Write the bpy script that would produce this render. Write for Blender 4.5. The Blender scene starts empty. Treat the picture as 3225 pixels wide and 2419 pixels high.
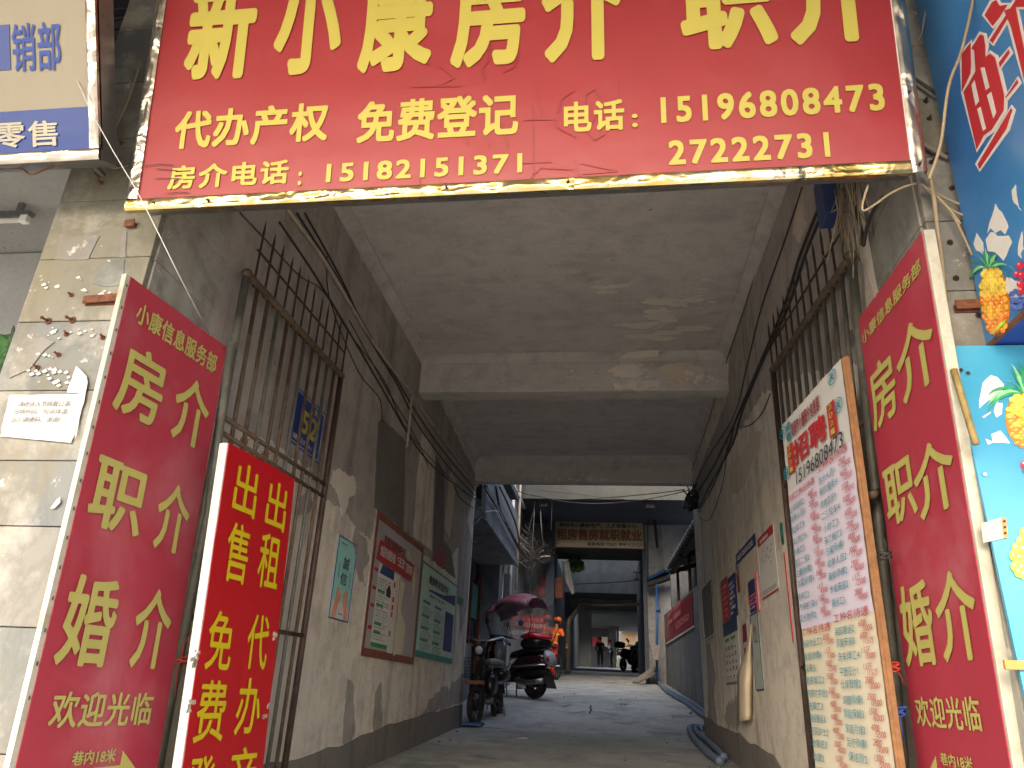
import bpy, bmesh, math, random
from mathutils import Vector, Matrix, noise
from mathutils.geometry import tessellate_polygon
random.seed(7)
R = random.random
def U_(a, b): return a + (b - a) * random.random()
SC = bpy.context.scene
COL = SC.collection

# ------------------------------------------------------------------ camera
FPX, CX, CY = 2296.0, 1612.0, 1209.5
PIT, YAW, ROL = .402, -.141, .0467
cyw, syw = math.cos(YAW), math.sin(YAW)
fwd = Vector((syw*math.cos(PIT), cyw*math.cos(PIT), math.sin(PIT)))
rgt = Vector((cyw, -syw, 0)); upv = rgt.cross(fwd)
r2 = rgt*math.cos(ROL) + upv*math.sin(ROL)
u2 = -rgt*math.sin(ROL) + upv*math.cos(ROL)
cam_d = bpy.data.cameras.new('camera'); cam = bpy.data.objects.new('camera', cam_d); COL.objects.link(cam)
cam_d.sensor_width = 36; cam_d.lens = 36*FPX/3225
cam_d.clip_start = .05; cam_d.clip_end = 500
cam.matrix_world = Matrix((( r2.x, u2.x, -fwd.x, 0), (r2.y, u2.y, -fwd.y, 0), (r2.z, u2.z, -fwd.z, 0), (0, 0, 0, 1)))
SC.camera = cam
# ------------------------------------------------------------------ light
SUN_EL, SUN_AZ = math.radians(32), math.radians(192)      # azimuth clockwise from +Y: behind the camera, a little to the left
w = bpy.data.worlds.new('World'); SC.world = w; w.use_nodes = True
nt = w.node_tree; bg = nt.nodes['Background']
sky = nt.nodes.new('ShaderNodeTexSky'); sky.sky_type = 'NISHITA'; sky.sun_disc = False
sky.sun_elevation = SUN_EL; sky.sun_rotation = SUN_AZ; sky.air_density = 1.0; sky.dust_density = 5.0; sky.ozone_density = .6
nt.links.new(sky.outputs[0], bg.inputs[0]); bg.inputs[1].default_value = .15
sd = bpy.data.lights.new('sun', 'SUN'); sd.energy = 1.2; sd.angle = math.radians(120); sd.color = (1, .97, .93)
so = bpy.data.objects.new('sun', sd); COL.objects.link(so)
sdir = Vector((math.sin(SUN_AZ)*math.cos(SUN_EL), math.cos(SUN_AZ)*math.cos(SUN_EL), math.sin(SUN_EL)))
so.rotation_euler = sdir.to_track_quat('Z', 'Y').to_euler(); so.location = (0, -10, 15)
SC.view_settings.view_transform = 'Standard'; SC.view_settings.look = 'None'
SC.view_settings.gamma = 1; SC.view_settings.exposure = 2.3
SC.cycles.max_bounces = 12; SC.cycles.diffuse_bounces = 9

# ------------------------------------------------------------------ pixel (of the 3225x2419 photo) to a point on a real plane
def ray(u, v): return r2*((u-CX)/FPX) - u2*((v-CY)/FPX) + fwd
def on(ax, val, u, v):
    d = ray(u, v); return d*(val/d[ax])
PX = lambda x, u, v: on(0, x, u, v)
PY = lambda y, u, v: on(1, y, u, v)
PZ = lambda z, u, v: on(2, z, u, v)
def V(x, y): return (x*1.458, y*1.458)                     # coordinates read from the 2212 px wide view
def G(c, r, x, y): return (1075*c + x*.486, 806*r + y*.486)  # read from the 3x3 enlargements
PROF = [(-30, -1.62), (1.9, -1.5), (2.35, -.72), (6.2, -.585), (10.3, -.41), (13.3, -.07), (21, .415), (23, .60), (50, 1.86), (75, 2.6), (120, 2.9)]
def proj(p):
    z = p.dot(fwd); return (CX+FPX*p.dot(r2)/z, CY-FPX*p.dot(u2)/z)
def bottom_near(tn, tf, px_n, px_f, x0):
    """bottom near corner on its sight line so that a board of constant width ends at px_f"""
    best = None
    for i in range(-60, 61):
        p = PX(x0+i*.005, *px_n); q_ = p + (tf-tn); e = abs(proj(q_)[0]-px_f[0] - (proj(q_)[1]-px_f[1])*(-.2 if x0 < 0 else .12))
        if best is None or e < best[0]: best = (e, p)
    return best[1]
def fz(y):
    for (a, za), (b, zb) in zip(PROF, PROF[1:]):
        if y <= b: return za + (zb-za)*max(0, (y-a))/(b-a)
    return PROF[-1][1]
def on_floor(u, v):
    r = ray(u, v); lo = None; y = 4.
    while y < 50:
        if r.z*y/r.y - fz(y) < 0 and lo is None: pass
        if (r.z*y/r.y - fz(y)) <= 0: return Vector((r.x*y/r.y, y, fz(y)))
        y += .01
    return Vector((r.x*50/r.y, 50, fz(50)))

# ------------------------------------------------------------------ materials
def lin(c): return tuple(((x/12.92) if x <= .04045 else ((x+.055)/1.055)**2.4) for x in c)
def hx(s):
    s = s.lstrip('#'); return lin(tuple(int(s[i:i+2], 16)/255 for i in (0, 2, 4)))
MATS = {}
class NB:
    def __init__(s, name):
        s.m = bpy.data.materials.new(name); s.m.use_nodes = True; s.t = s.m.node_tree
        s.b = s.t.nodes['Principled BSDF']; s.geo = s.t.nodes.new('ShaderNodeNewGeometry'); s.P = s.geo.outputs['Position']
    def n(s, ty, **k):
        o = s.t.nodes.new(ty)
        for a, b in k.items(): setattr(o, a, b)
        return o
    def l(s, a, b): s.t.links.new(a, b)
    def mapv(s, scale):
        m = s.n('ShaderNodeVectorMath', operation='MULTIPLY'); s.l(s.P, m.inputs[0]); m.inputs[1].default_value = scale; return m.outputs[0]
    def noise(s, sc, det=4, rough=.55, vec=None, dist=0, off=0):
        o = s.n('ShaderNodeTexNoise'); o.noise_dimensions = '4D' if off else '3D'
        if off: o.inputs['W'].default_value = off
        s.l(vec if vec is not None else s.P, o.inputs['Vector']); o.inputs['Scale'].default_value = sc
        o.inputs['Detail'].default_value = det; o.inputs['Roughness'].default_value = rough; o.inputs['Distortion'].default_value = dist
        return o.outputs['Fac']
    def ramp(s, f, a, b, lo=0, hi=1):
        o = s.n('ShaderNodeMapRange'); o.clamp = True; s.l(f, o.inputs[0])
        for i, x in zip((1, 2, 3, 4), (a, b, lo, hi)): o.inputs[i].default_value = x
        return o.outputs[0]
    def mix(s, f, a, b, mode='MIX'):
        o = s.n('ShaderNodeMix', data_type='RGBA', blend_type=mode)
        if isinstance(f, (int, float)): o.inputs[0].default_value = f
        else: s.l(f, o.inputs[0])
        for i, c in ((6, a), (7, b)):
            if isinstance(c, tuple): o.inputs[i].default_value = (*c[:3], 1)
            else: s.l(c, o.inputs[i])
        return o.outputs[2]
    def math(s, op, a, b=None):
        o = s.n('ShaderNodeMath', operation=op)
        for i, c in enumerate((a, b)):
            if c is None: continue
            if isinstance(c, (int, float)): o.inputs[i].default_value = c
            else: s.l(c, o.inputs[i])
        return o.outputs[0]
    def bump(s, h, st, dist=.01):
        o = s.n('ShaderNodeBump'); o.inputs['Strength'].default_value = st; o.inputs['Distance'].default_value = dist
        s.l(h, o.inputs['Height']); s.l(o.outputs[0], s.b.inputs['Normal'])
    def fin(s, col, rough=.8, metal=0, spec=.5):
        if isinstance(col, tuple): s.b.inputs['Base Color'].default_value = (*col[:3], 1)
        else: s.l(col, s.b.inputs['Base Color'])
        if isinstance(rough, (int, float)): s.b.inputs['Roughness'].default_value = rough
        else: s.l(rough, s.b.inputs['Roughness'])
        s.b.inputs['Metallic'].default_value = metal; s.b.inputs['Specular IOR Level'].default_value = spec
        MATS[s.m.name] = s.m; return s.m
def plain(name, c, rough=.6, metal=0, var=.18, sc=9, dirt=None, bump=.15, bsc=60, spec=.4, dn=(.5, .68)):
    b = NB(name); c = hx(c) if isinstance(c, str) else c
    f = b.noise(sc, 5, .6)
    o = b.mix(b.ramp(f, .3, .7), tuple(x*(1-var) for x in c), tuple(min(1, x*(1+var)) for x in c))
    if dirt: o = b.mix(b.ramp(b.noise(sc*.6, 7, .7, off=3), dn[0], dn[1], 0, .8), o, hx(dirt))
    if bump: b.bump(b.noise(bsc, 4), bump, .004)
    return b.fin(o, rough, metal, spec)
def plaster(name, c1, c2, dark, streak=.5, flake=None, sc=1.0, bump=.35, blot=.5, fth=.66, sv=(1, 1, .1)):
    b = NB(name); c1, c2, dark = hx(c1), hx(c2), hx(dark)
    big = b.noise(.9*sc, 8, .62, dist=.4); med = b.noise(4*sc, 8, .65, off=5); fine = b.noise(38*sc, 4, .7)
    o = b.mix(b.ramp(big, .35, .65), c1, c2)
    o = b.mix(b.ramp(med, .48, .72, 0, blot), o, dark)
    st = b.noise(3.2*sc, 6, .62, vec=b.mapv(sv), off=9)
    o = b.mix(b.ramp(st, .5, .72, 0, streak), o, dark)
    o = b.mix(b.ramp(fine, .3, .8, 0, .25), o, tuple(x*.45 for x in dark))
    sp = b.noise(20*sc, 2, .5, off=14)
    o = b.mix(b.ramp(sp, .70, .74, 0, .6), o, tuple(x*.35 for x in dark))
    h = b.math('ADD', b.math('MULTIPLY', med, .6), b.math('MULTIPLY', fine, .35))
    if flake:
        fl = b.ramp(b.noise(2.6*sc, 9, .7, dist=.2, off=2), fth, fth+.012)
        o = b.mix(fl, o, hx(flake)); h = b.math('ADD', h, b.math('MULTIPLY', fl, .5))
    b.bump(h, bump, .012)
    return b.fin(o, .88, 0, .25)

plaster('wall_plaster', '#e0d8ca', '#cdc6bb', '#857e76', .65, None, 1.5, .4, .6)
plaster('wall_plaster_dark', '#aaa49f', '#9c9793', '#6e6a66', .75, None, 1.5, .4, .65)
plaster('wall_plaster_darkest', '#77726f', '#6d6967', '#514e4c', .4, None, 1.5)
plaster('wall_plaster_pale', '#c9bfb2', '#bdb2a4', '#8b8177', .3, None, 2.0, .3, .3)
plaster('ceiling_plaster', '#c3c0bf', '#b8b5b3', '#8f8c89', .5, None, 1.3, .4, .5, sv=(.35, 1.3, 1))
plaster('ceiling_darker', '#a59e99', '#a8a19c', '#8a8480', .1, None, 2, .3, .6)  # darker tone of the ceiling plaster
plaster('beam_plaster', '#bfbbb8', '#b3afad', '#85817e', .5, None, 1.6, .35, .5, sv=(.4, 1, 1))
plaster('peeled_paint', '#d4cec5', '#cbc4ba', '#a29b92', .1, None, 3, .2, .2)
plaster('dado_cement', '#78746f', '#7e7a75', '#54504d', .5, None, 1.5, .4, .5)
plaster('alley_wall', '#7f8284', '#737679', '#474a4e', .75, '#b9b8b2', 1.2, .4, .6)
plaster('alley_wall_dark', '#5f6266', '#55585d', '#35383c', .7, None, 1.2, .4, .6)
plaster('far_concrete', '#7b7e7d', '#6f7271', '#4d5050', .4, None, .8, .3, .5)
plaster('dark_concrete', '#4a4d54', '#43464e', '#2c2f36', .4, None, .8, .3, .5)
plaster('soffit_grey', '#9fa09e', '#969796', '#7d7c7a', .1, None, .9, .12, .3)
plain('white_tube', '#dcdcd6', .4, 0, .05)
plain('black_mark', '#2d2522', .9, 0, .1)
plain('rust', '#6b4430', .85, .2, .35, 30, '#3a2a24', .5, 90)
plain('dark_rust', '#43302b', .8, .3, .3, 30, '#231c1b', .5, 90)
plain('old_pipe', '#625447', .7, .25, .25, 22, '#4a3a2e', .4, 80, dn=(.42, .6))
plain('grey_post', '#62615a', .6, .3, .25, 14, '#4a4a44', .3)
plain('brown_post', '#4b3a33', .6, .2, .2, 14, '#2b221f', .3)
plain('pvc_pipe', '#a6988a', .5, 0, .15, 10, '#6f6358', .1)
plain('cable_dark', '#2b2a2c', .6, 0, .1)
plain('cable_grey', '#6f6a64', .6, 0, .1)
plain('cable_tan', '#8f8068', .65, 0, .15)
plain('cable_white', '#b9bab8', .5, 0, .1)
plain('bamboo', '#8a7748', .6, 0, .25, 20, '#594a2c')
plain('board_white', '#a9a698', .6, 0, .08, 12, '#857d69', .2, dn=(.5, .68))
plain('print_yellow', '#ab9f46', .45, 0, .04, 5, None, 0)
plain('print_olive', '#a29c59', .5, 0, .07, 5, '#a99c52', .05)
plain('print_bright_yellow', '#b3a116', .4, 0, .04, 5, None, 0)
plain('print_blue', '#26428c', .5, 0, .05, 5, None, 0)
plain('print_cream', '#a5a090', .5, 0, .05, 5, None, 0)
plain('print_white', '#c8c6c2', .5, 0, .04, 5, None, 0)
plain('print_red', '#a82830', .5, 0, .08, 5, None, 0)
plain('print_darkred', '#7f1f2c', .5, 0, .08, 5, None, 0)
plain('print_teal', '#1d7f92', .6, 0, .2, 12, None, 0)
plain('print_ink', '#30333c', .6, 0, .1, 5, None, 0)
plain('print_grey', '#77797c', .6, 0, .1, 5, None, 0)
plain('print_pink', '#d77f88', .5, 0, .1, 5, None, 0)
plain('print_green', '#3e8a56', .5, 0, .1, 5, None, 0)
plain('print_orange', '#dc8a3c', .5, 0, .1, 5, None, 0)
plain('print_navy', '#223070', .45, 0, .08, 5, None, 0)
plain('print_skin', '#cf8f78', .5, 0, .2, 20, None, 0)
plain('print_greygreen', '#a4afa4', .5, 0, .05, 5, None, 0)
plain('paper_white', '#b4b3b0', .7, 0, .03, 8, None, .5, 14)
plain('paper_lilac', '#bdb6c4', .7, 0, .05, 4, None, .6, 10)
plain('paper_cream', '#c4bda8', .7, 0, .05, 4, '#cbbf9f', .6, 10)
plain('paper_back', '#d0c0a8', .7, 0, .08, 6, None, .2, 10)
plain('wood_edge', '#775436', .7, 0, .25, 30, '#6f4826', .3)
plain('wood_brown', '#7d4a38', .7, 0, .25, 20, '#4f3027', .3)
plain('teal_poster', '#8fc4bd', .45, 0, .05, 4, None, 0)
plain('mint_poster', '#a9c5bc', .45, 0, .06, 4, None, 0)
plain('teal_frame', '#2e8078', .5, 0, .1, 8, None, 0)
plain('dark_blue_paint', '#2a3a66', .5, 0, .15, 6, '#1b2440')
plain('blue_plate', '#1c3a86', .35, 0, .1, 12, '#15265a', .1)
plain('plastic_black', '#17181b', .3, 0, .2, 10, None, .05)
plain('matte_black', '#1c1c1e', .8, 0, .2, 10, '#3a3835')
plain('tyre', '#1d1d1e', .9, 0, .2, 30, '#3b3833', .4)
plain('maroon_paint', '#34131b', .22, .1, .1, 5, None, 0, spec=.6)
plain('red_paint', '#b01726', .2, 0, .08, 5, None, 0, spec=.6)
plain('canopy_purple', '#84505c', .4, 0, .15, 6, '#5d2740', .1)
plain('steel_dull', '#8c8c8c', .35, .9, .1, 12, '#555555')
plain('silver_trim', '#c2c3c6', .2, .9, .05)
plain('seat_grey', '#6c7075', .6, 0, .1)
plain('cloth_orange', '#e8641c', .75, 0, .1, 12, None, .3, 25)
plain('cloth_trouser', '#a83520', .8, 0, .15, 12, None, .3, 25)
plain('cloth_dark', '#1d1f24', .85, 0, .15, 12, None, .3, 25)
plain('reflective_yellow', '#d7e04a', .5, 0, .05)
plain('skin', '#a87355', .6, 0, .1)
plain('hose_blue', '#5d6f86', .5, 0, .15, 14, '#4a4f58')
plain('blue_metal', '#23416a', .5, .1, .2, 8, '#26364c')
plain('blue_pipe', '#1f4c80', .45, 0, .1)
plain('roof_sheet', '#53565a', .7, .1, .3, 9, '#2f3033')
plain('leaf', '#4f7a36', .7, 0, .35, 14)
plain('leaf_dark', '#2c4a26', .7, 0, .35, 14)
plain('vine_dry', '#6d5a45', .9, 0, .3, 14)
plain('wood_grey', '#77716a', .8, 0, .25, 12, '#4b4641')
plain('door_wood', '#6a3d26', .6, 0, .2, 8, '#46291b')
plain('glass_dark', '#26343a', .15, 0, .1)
plain('green_panel', '#2c6a62', .5, 0, .3, 12, '#1d3f3d')
plain('bag_plastic', '#969da2', .3, 0, .1, 6, None, .5, 18)
plain('camo_green', '#2c5228', .85, 0, .6, 10, '#232c1c', .4, 12, dn=(.47, .5))
plain('crate_navy', '#213a8c', .4, 0, .05)
plain('tape_orange', '#b98045', .5, 0, .1)
plain('rope_red', '#a63326', .7, 0, .1)
plain('rope_blue', '#2a4590', .7, 0, .1)
plain('bounce_paving', '#bab6ae', .9, 0, .15, 6, '#565654', .5, 60)  # pale concrete paving, lightened so the unseen street bounces light into the passage
def cement_floor():
    b = NB('cement_floor')
    o = b.mix(b.ramp(b.noise(.6, 8, .62), .35, .65), hx('#8a8d8d'), hx('#a3a6a5'))
    o = b.mix(b.ramp(b.noise(2.2, 9, .68, off=4), .48, .66, 0, .6), o, hx('#5d5f5f'))
    o = b.mix(b.ramp(b.noise(5, 8, .7, vec=b.mapv((1, .25, 1)), off=15), .52, .7, 0, .5), o, hx('#6a6c6b'))
    o = b.mix(b.ramp(b.noise(1.4, 4, .5, off=21), .62, .66, 0, .45), o, hx('#55585a'))
    o = b.mix(b.ramp(b.noise(55, 3, .6, off=8), .55, .75, 0, .5), o, hx('#4a4b4a'))
    b.bump(b.noise(24, 7, .75), .6, .01)
    return b.fin(o, .82, 0, .3)
cement_floor()
def marble(name, a, bb, c):
    b = NB(name)
    d = b.noise(1.6, 9, .7, dist=.7); e = b.noise(1.1, 6, .6, off=6)
    o = b.mix(b.ramp(e, .35, .65), hx(a), hx(bb))
    v = b.ramp(b.math('ABSOLUTE', b.math('SUBTRACT', d, .5)), 0, .05, .5, 0)
    o = b.mix(v, o, hx(c))
    st = b.noise(5, 7, .65, vec=b.mapv((1, 1, .18)), off=3)
    o = b.mix(b.ramp(st, .46, .7, 0, .7), o, hx('#6f664f'))
    o = b.mix(b.ramp(b.noise(3.3, 8, .7, off=23), .5, .62, 0, .5), o, hx('#9b9a92'))
    o = b.mix(b.ramp(b.noise(4.5, 9, .72, off=29), .52, .66, 0, .6), o, hx('#5f5c50'))
    o = b.mix(b.ramp(b.noise(9, 8, .7, off=11), .62, .66, 0, .75), o, hx('#b3b3ac'))
    o = b.mix(b.ramp(b.noise(16, 5, .7, off=17), .66, .72, 0, .6), o, hx('#4d463b'))
    b.bump(b.noise(14, 8, .7), .2, .006)
    return b.fin(o, .55, 0, .35)
marble('tile_warm', '#6f6d61', '#67655a', '#57554b')
marble('tile_grey', '#666969', '#5c6061', '#4e5353')
marble('tile_pale', '#747370', '#6b6a66', '#5b5a55')
marble('tile_reveal', '#8f8e88', '#7f807c', '#636566')
def vinyl(name, c, fade, amt=.35, rough=.38, weave=.1):
    b = NB(name)
    o = b.mix(b.ramp(b.noise(1.6, 5, .55), .3, .75), hx(c), tuple(x*.86 for x in hx(c)))
    o = b.mix(b.ramp(b.noise(1.9, 7, .62, dist=.3, off=3), .52, .78, 0, amt), o, hx(fade))
    sc_ = b.noise(7, 6, .7, vec=b.mapv((1, 1, .25)), off=12)
    o = b.mix(b.ramp(sc_, .68, .72, 0, amt), o, hx(fade))
    o = b.mix(b.ramp(b.noise(240, 1, .5, vec=b.mapv((1, 1, .04))), .35, .7, 0, weave), o, tuple(x*.5 for x in hx(c)))
    b.bump(b.noise(2.4, 3, .5, off=7), .35, .03)
    return b.fin(o, rough, 0, .45)
vinyl('sign_red', '#8c2228', '#984247', .45)
vinyl('strip_red', '#9c3443', '#b07c84', .5)
vinyl('fresh_red', '#a00b18', '#a81e26', .15)
vinyl('faded_red', '#8c2230', '#7a4048', .4)
vinyl('scrawl_red', '#852024', '#8b262a', .1)
vinyl('cream_panel', '#8a826f', '#797160', .3)
vinyl('blue_panel', '#1e3a80', '#2c4780', .2)
vinyl('board_yellow', '#a08f6c', '#6f6450', .5)
vinyl('aged_print', '#a8a2a4', '#8d8490', .5)
def billboard(name, a, bb, rough=.3):
    b = NB(name)
    o = b.mix(b.ramp(b.noise(1.3, 5, .55), .32, .68), hx(a), hx(bb))
    b.bump(b.noise(3, 3, .5, off=7), .2, .02)
    return b.fin(o, rough, 0, .45)
billboard('billboard_blue', '#1a5294', '#3c7cb0')
billboard('billboard_cyan', '#2479a0', '#4292b0')
def foil(name, c1, c2, rough=.25, bs=.5, sc=5):
    b = NB(name)
    o = b.mix(b.ramp(b.noise(4, 4, .6), .35, .65), hx(c1), hx(c2))
    o = b.mix(b.ramp(b.noise(12, 6, .7, off=4), .64, .7, 0, .6), o, hx('#7d6c4c'))
    b.bump(b.noise(sc, 3, .45, dist=1.2), bs, .05)
    return b.fin(o, rough, 1, .5)
foil('foil_yellow_reflection', '#c9a85c', '#c4bc9c')  # bottom chrome strip: yellow street reflection put into the base colour
foil('foil_chrome', '#bfb9aa', '#b4b1a6')
foil('foil_smooth', '#b3aca0', '#aaa399', .25, .35, 4)
def glassy():
    b = NB('clear_plastic'); b.b.inputs['Transmission Weight'].default_value = .85; b.b.inputs['IOR'].default_value = 1.05
    b.b.inputs['Alpha'].default_value = .5
    return b.fin(hx('#9fb0b4'), .12, 0, .5)
glassy()
M = MATS

plaster('granite', '#4a4b49', '#424341', '#323331', .1, None, 4, .3, .4)
plaster('blue_soffit', '#484e5c', '#414755', '#30343f', .2, None, 1, .3, .4)
plaster('stained_pier', '#87898b', '#76787b', '#4a4c51', .7, '#c9c5bf', 1.3, .4, .6)
# ------------------------------------------------------------------ mesh builder
class MB:
    def __init__(s): s.v = []; s.f = []
    def add(s, vs, fs):
        n = len(s.v); s.v += [Vector(v) for v in vs]; s.f += [tuple(i+n for i in f) for f in fs]; return s
    def box(s, a, b):
        x0, y0, z0 = a; x1, y1, z1 = b
        return s.add([(x0,y0,z0),(x1,y0,z0),(x1,y1,z0),(x0,y1,z0),(x0,y0,z1),(x1,y0,z1),(x1,y1,z1),(x0,y1,z1)],
                     [(0,3,2,1),(4,5,6,7),(0,1,5,4),(1,2,6,5),(2,3,7,6),(3,0,4,7)])
    def prism(s, pts, ext):
        pts = [Vector(p) for p in pts]; ext = Vector(ext); n = len(pts)
        tris = tessellate_polygon([pts])
        nm = Vector((0,0,0))
        for i in range(n): nm += pts[i].cross(pts[(i+1) % n])
        flip = nm.dot(ext) > 0     # pts is the back when ext goes out along the normal
        vs = pts + [p+ext for p in pts]
        fs = []
        for t in tris:
            a, b, c = t
            tn = (pts[b]-pts[a]).cross(pts[c]-pts[a])
            if tn.dot(ext) > 0: a, b, c = a, c, b
            fs.append((a, b, c)); fs.append((a+n, c+n, b+n))
        for i in range(n):
            j = (i+1) % n
            fs.append((i, j, j+n, i+n) if flip else (j, i, i+n, j+n))
        return s.add(vs, fs)
    def bar(s, p, q, wx, wy, up=(0,0,1)):
        p, q = Vector(p), Vector(q); d = (q-p).normalized(); up = Vector(up)
        if abs(d.dot(up)) > .95: up = Vector((0,1,0))
        a = d.cross(up).normalized()*wx/2; b = a.cross(d).normalized()*wy/2
        return s.add([p-a-b, p+a-b, p+a+b, p-a+b, q-a-b, q+a-b, q+a+b, q-a+b],
                     [(0,1,2,3),(7,6,5,4),(0,4,5,1),(1,5,6,2),(2,6,7,3),(3,7,4,0)])
    def tube(s, pts, r, n=8, r1=None, cap=True):
        pts = [Vector(p) for p in pts]; k = len(pts); rs = [r]*k if r1 is None else [r+(r1-r)*i/(k-1) for i in range(k)]
        if isinstance(r, (list, tuple)): rs = list(r)
        rings = []; ref = None
        for i, p in enumerate(pts):
            d = (pts[min(i+1, k-1)]-pts[max(i-1, 0)])
            if d.length < 1e-9: d = Vector((0,0,1))
            d.normalize()
            if ref is None: ref = d.orthogonal().normalized()
            else: ref = (ref - d*ref.dot(d)); ref = ref.normalized() if ref.length > 1e-6 else d.orthogonal().normalized()
            b = d.cross(ref)
            rings.append([p + (ref*math.cos(2*math.pi*j/n) + b*math.sin(2*math.pi*j/n))*rs[i] for j in range(n)])
        vs = [v for g in rings for v in g]; fs = []
        for i in range(k-1):
            for j in range(n):
                a, b_ = i*n+j, i*n+(j+1) % n
                fs.append((a, b_, b_+n, a+n))
        if cap: fs.append(tuple(range(n))[::-1]); fs.append(tuple((k-1)*n+j for j in range(n)))
        return s.add(vs, fs)
    def ball(s, c, r, n=10, m=7, sx=1, sy=1, sz=1):
        c = Vector(c); pts = []; 
        vs = [c+Vector((0,0,-r*sz))]
        for i in range(1, m):
            t = math.pi*i/m
            for j in range(n):
                a = 2*math.pi*j/n
                vs.append(c+Vector((r*sx*math.sin(t)*math.cos(a), r*sy*math.sin(t)*math.sin(a), -r*sz*math.cos(t))))
        vs.append(c+Vector((0,0,r*sz))); L = len(vs)-1; fs = []
        for j in range(n): fs.append((0, 1+(j+1) % n, 1+j)); fs.append((L, L-n+j, L-n+(j+1) % n))
        for i in range(m-2):
            for j in range(n):
                a, b = 1+i*n+j, 1+i*n+(j+1) % n; fs.append((a, b, b+n, a+n))
        return s.add(vs, fs)
    def sheet(s, rows, th=0):
        """rows: grid of points -> surface (two sided, thickness th along z if given)"""
        h, w_ = len(rows), len(rows[0]); vs = [p for r_ in rows for p in r_]
        fs = [(i*w_+j, i*w_+j+1, (i+1)*w_+j+1, (i+1)*w_+j) for i in range(h-1) for j in range(w_-1)]
        return s.add(vs, fs)
    def build(s, name, mat, parent=None, smooth=False, bevel=0, origin=None, solid=0):
        me = bpy.data.meshes.new(name)
        if parent is not None: org = wloc(parent)
        elif origin is not None: org = Vector(origin)
        else:
            xs = [v.x for v in s.v]; ys = [v.y for v in s.v]; zs = [v.z for v in s.v]
            org = Vector(((min(xs)+max(xs))/2, (min(ys)+max(ys))/2, min(zs)))
        me.from_pydata([tuple(v-org) for v in s.v], [], s.f); me.update()
        me.materials.append(M[mat])
        if smooth:
            for p in me.polygons: p.use_smooth = True
        o = bpy.data.objects.new(name, me); COL.objects.link(o); WL[o.name] = org
        if parent is not None: o.parent = parent
        else: o.location = org
        if bevel:
            md = o.modifiers.new('b', 'BEVEL'); md.width = bevel; md.segments = 2; md.limit_method = 'ANGLE'
        if solid:
            md = o.modifiers.new('s', 'SOLIDIFY'); md.thickness = solid; md.offset = 0
        return o
WL = {}
def wloc(o): return WL[o.name]
def tag(o, label=None, cat=None, group=None, kind=None):
    for k, v in (('label', label), ('category', cat), ('group', group), ('kind', kind)):
        if v: o[k] = v
    return o
def thing(name, label, cat, loc, group=None):
    o = bpy.data.objects.new(name, None); COL.objects.link(o); o.location = loc; WL[o.name] = Vector(loc)
    o.empty_display_size = .1
    return tag(o, label, cat, group)
def struct(mb, name, mat, label=None, **k):
    o = mb.build(name, mat, **k); o['kind'] = 'structure'
    if label: o['label'] = label
    return o

# ------------------------------------------------------------------ plane frames, print and lettering
class Frame:
    def __init__(s, O, Udir, Vdir, ortho=True):
        s.O = Vector(O); s.U = Vector(Udir).normalized(); v = Vector(Vdir)
        s.V = (v - s.U*v.dot(s.U)).normalized() if ortho else v.normalized()
        s.N = s.U.cross(s.V).normalized(); s.c = s.U.dot(s.V)
    def ab(s, u, v):
        d = ray(u, v); p = d*(s.O.dot(s.N)/d.dot(s.N)) - s.O
        x, y, c = p.dot(s.U), p.dot(s.V), s.c; k = 1-c*c
        return ((x-c*y)/k, (y-c*x)/k)
    def P(s, a, b, n=0): return s.O + s.U*a + s.V*b + s.N*n
def poly(F, pts, t, lift=0, mb=None):
    """plate: front at lift, thickness t going back"""
    mb = mb or MB()
    return mb.prism([F.P(a, b, lift-t) for a, b in pts], F.N*t)
def rect(F, a0, b0, a1, b1, t, lift=0, mb=None): return poly(F, [(a0,b0),(a1,b0),(a1,b1),(a0,b1)], t, lift, mb)
_TC = {}
def glyphs(s, space=1.0):
    k = (s, space)
    if k in _TC: return _TC[k]
    c = bpy.data.curves.new('t', 'FONT'); c.body = s; c.size = 1; c.resolution_u = 3; c.space_character = space
    o = bpy.data.objects.new('t', c); COL.objects.link(o)
    dg = bpy.context.evaluated_depsgraph_get(); dg.update()
    me = bpy.data.meshes.new_from_object(o.evaluated_get(dg))
    vs = [(v.co.x, v.co.y) for v in me.vertices]; fs = [tuple(p.vertices) for p in me.polygons]
    bpy.data.objects.remove(o); bpy.data.curves.remove(c); bpy.data.meshes.remove(me)
    x0 = min(v[0] for v in vs); x1 = max(v[0] for v in vs); y0 = min(v[1] for v in vs); y1 = max(v[1] for v in vs)
    vs = [(x-x0, y-y0) for x, y in vs]
    _TC[k] = (vs, fs, x1-x0, y1-y0); return _TC[k]
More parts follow.
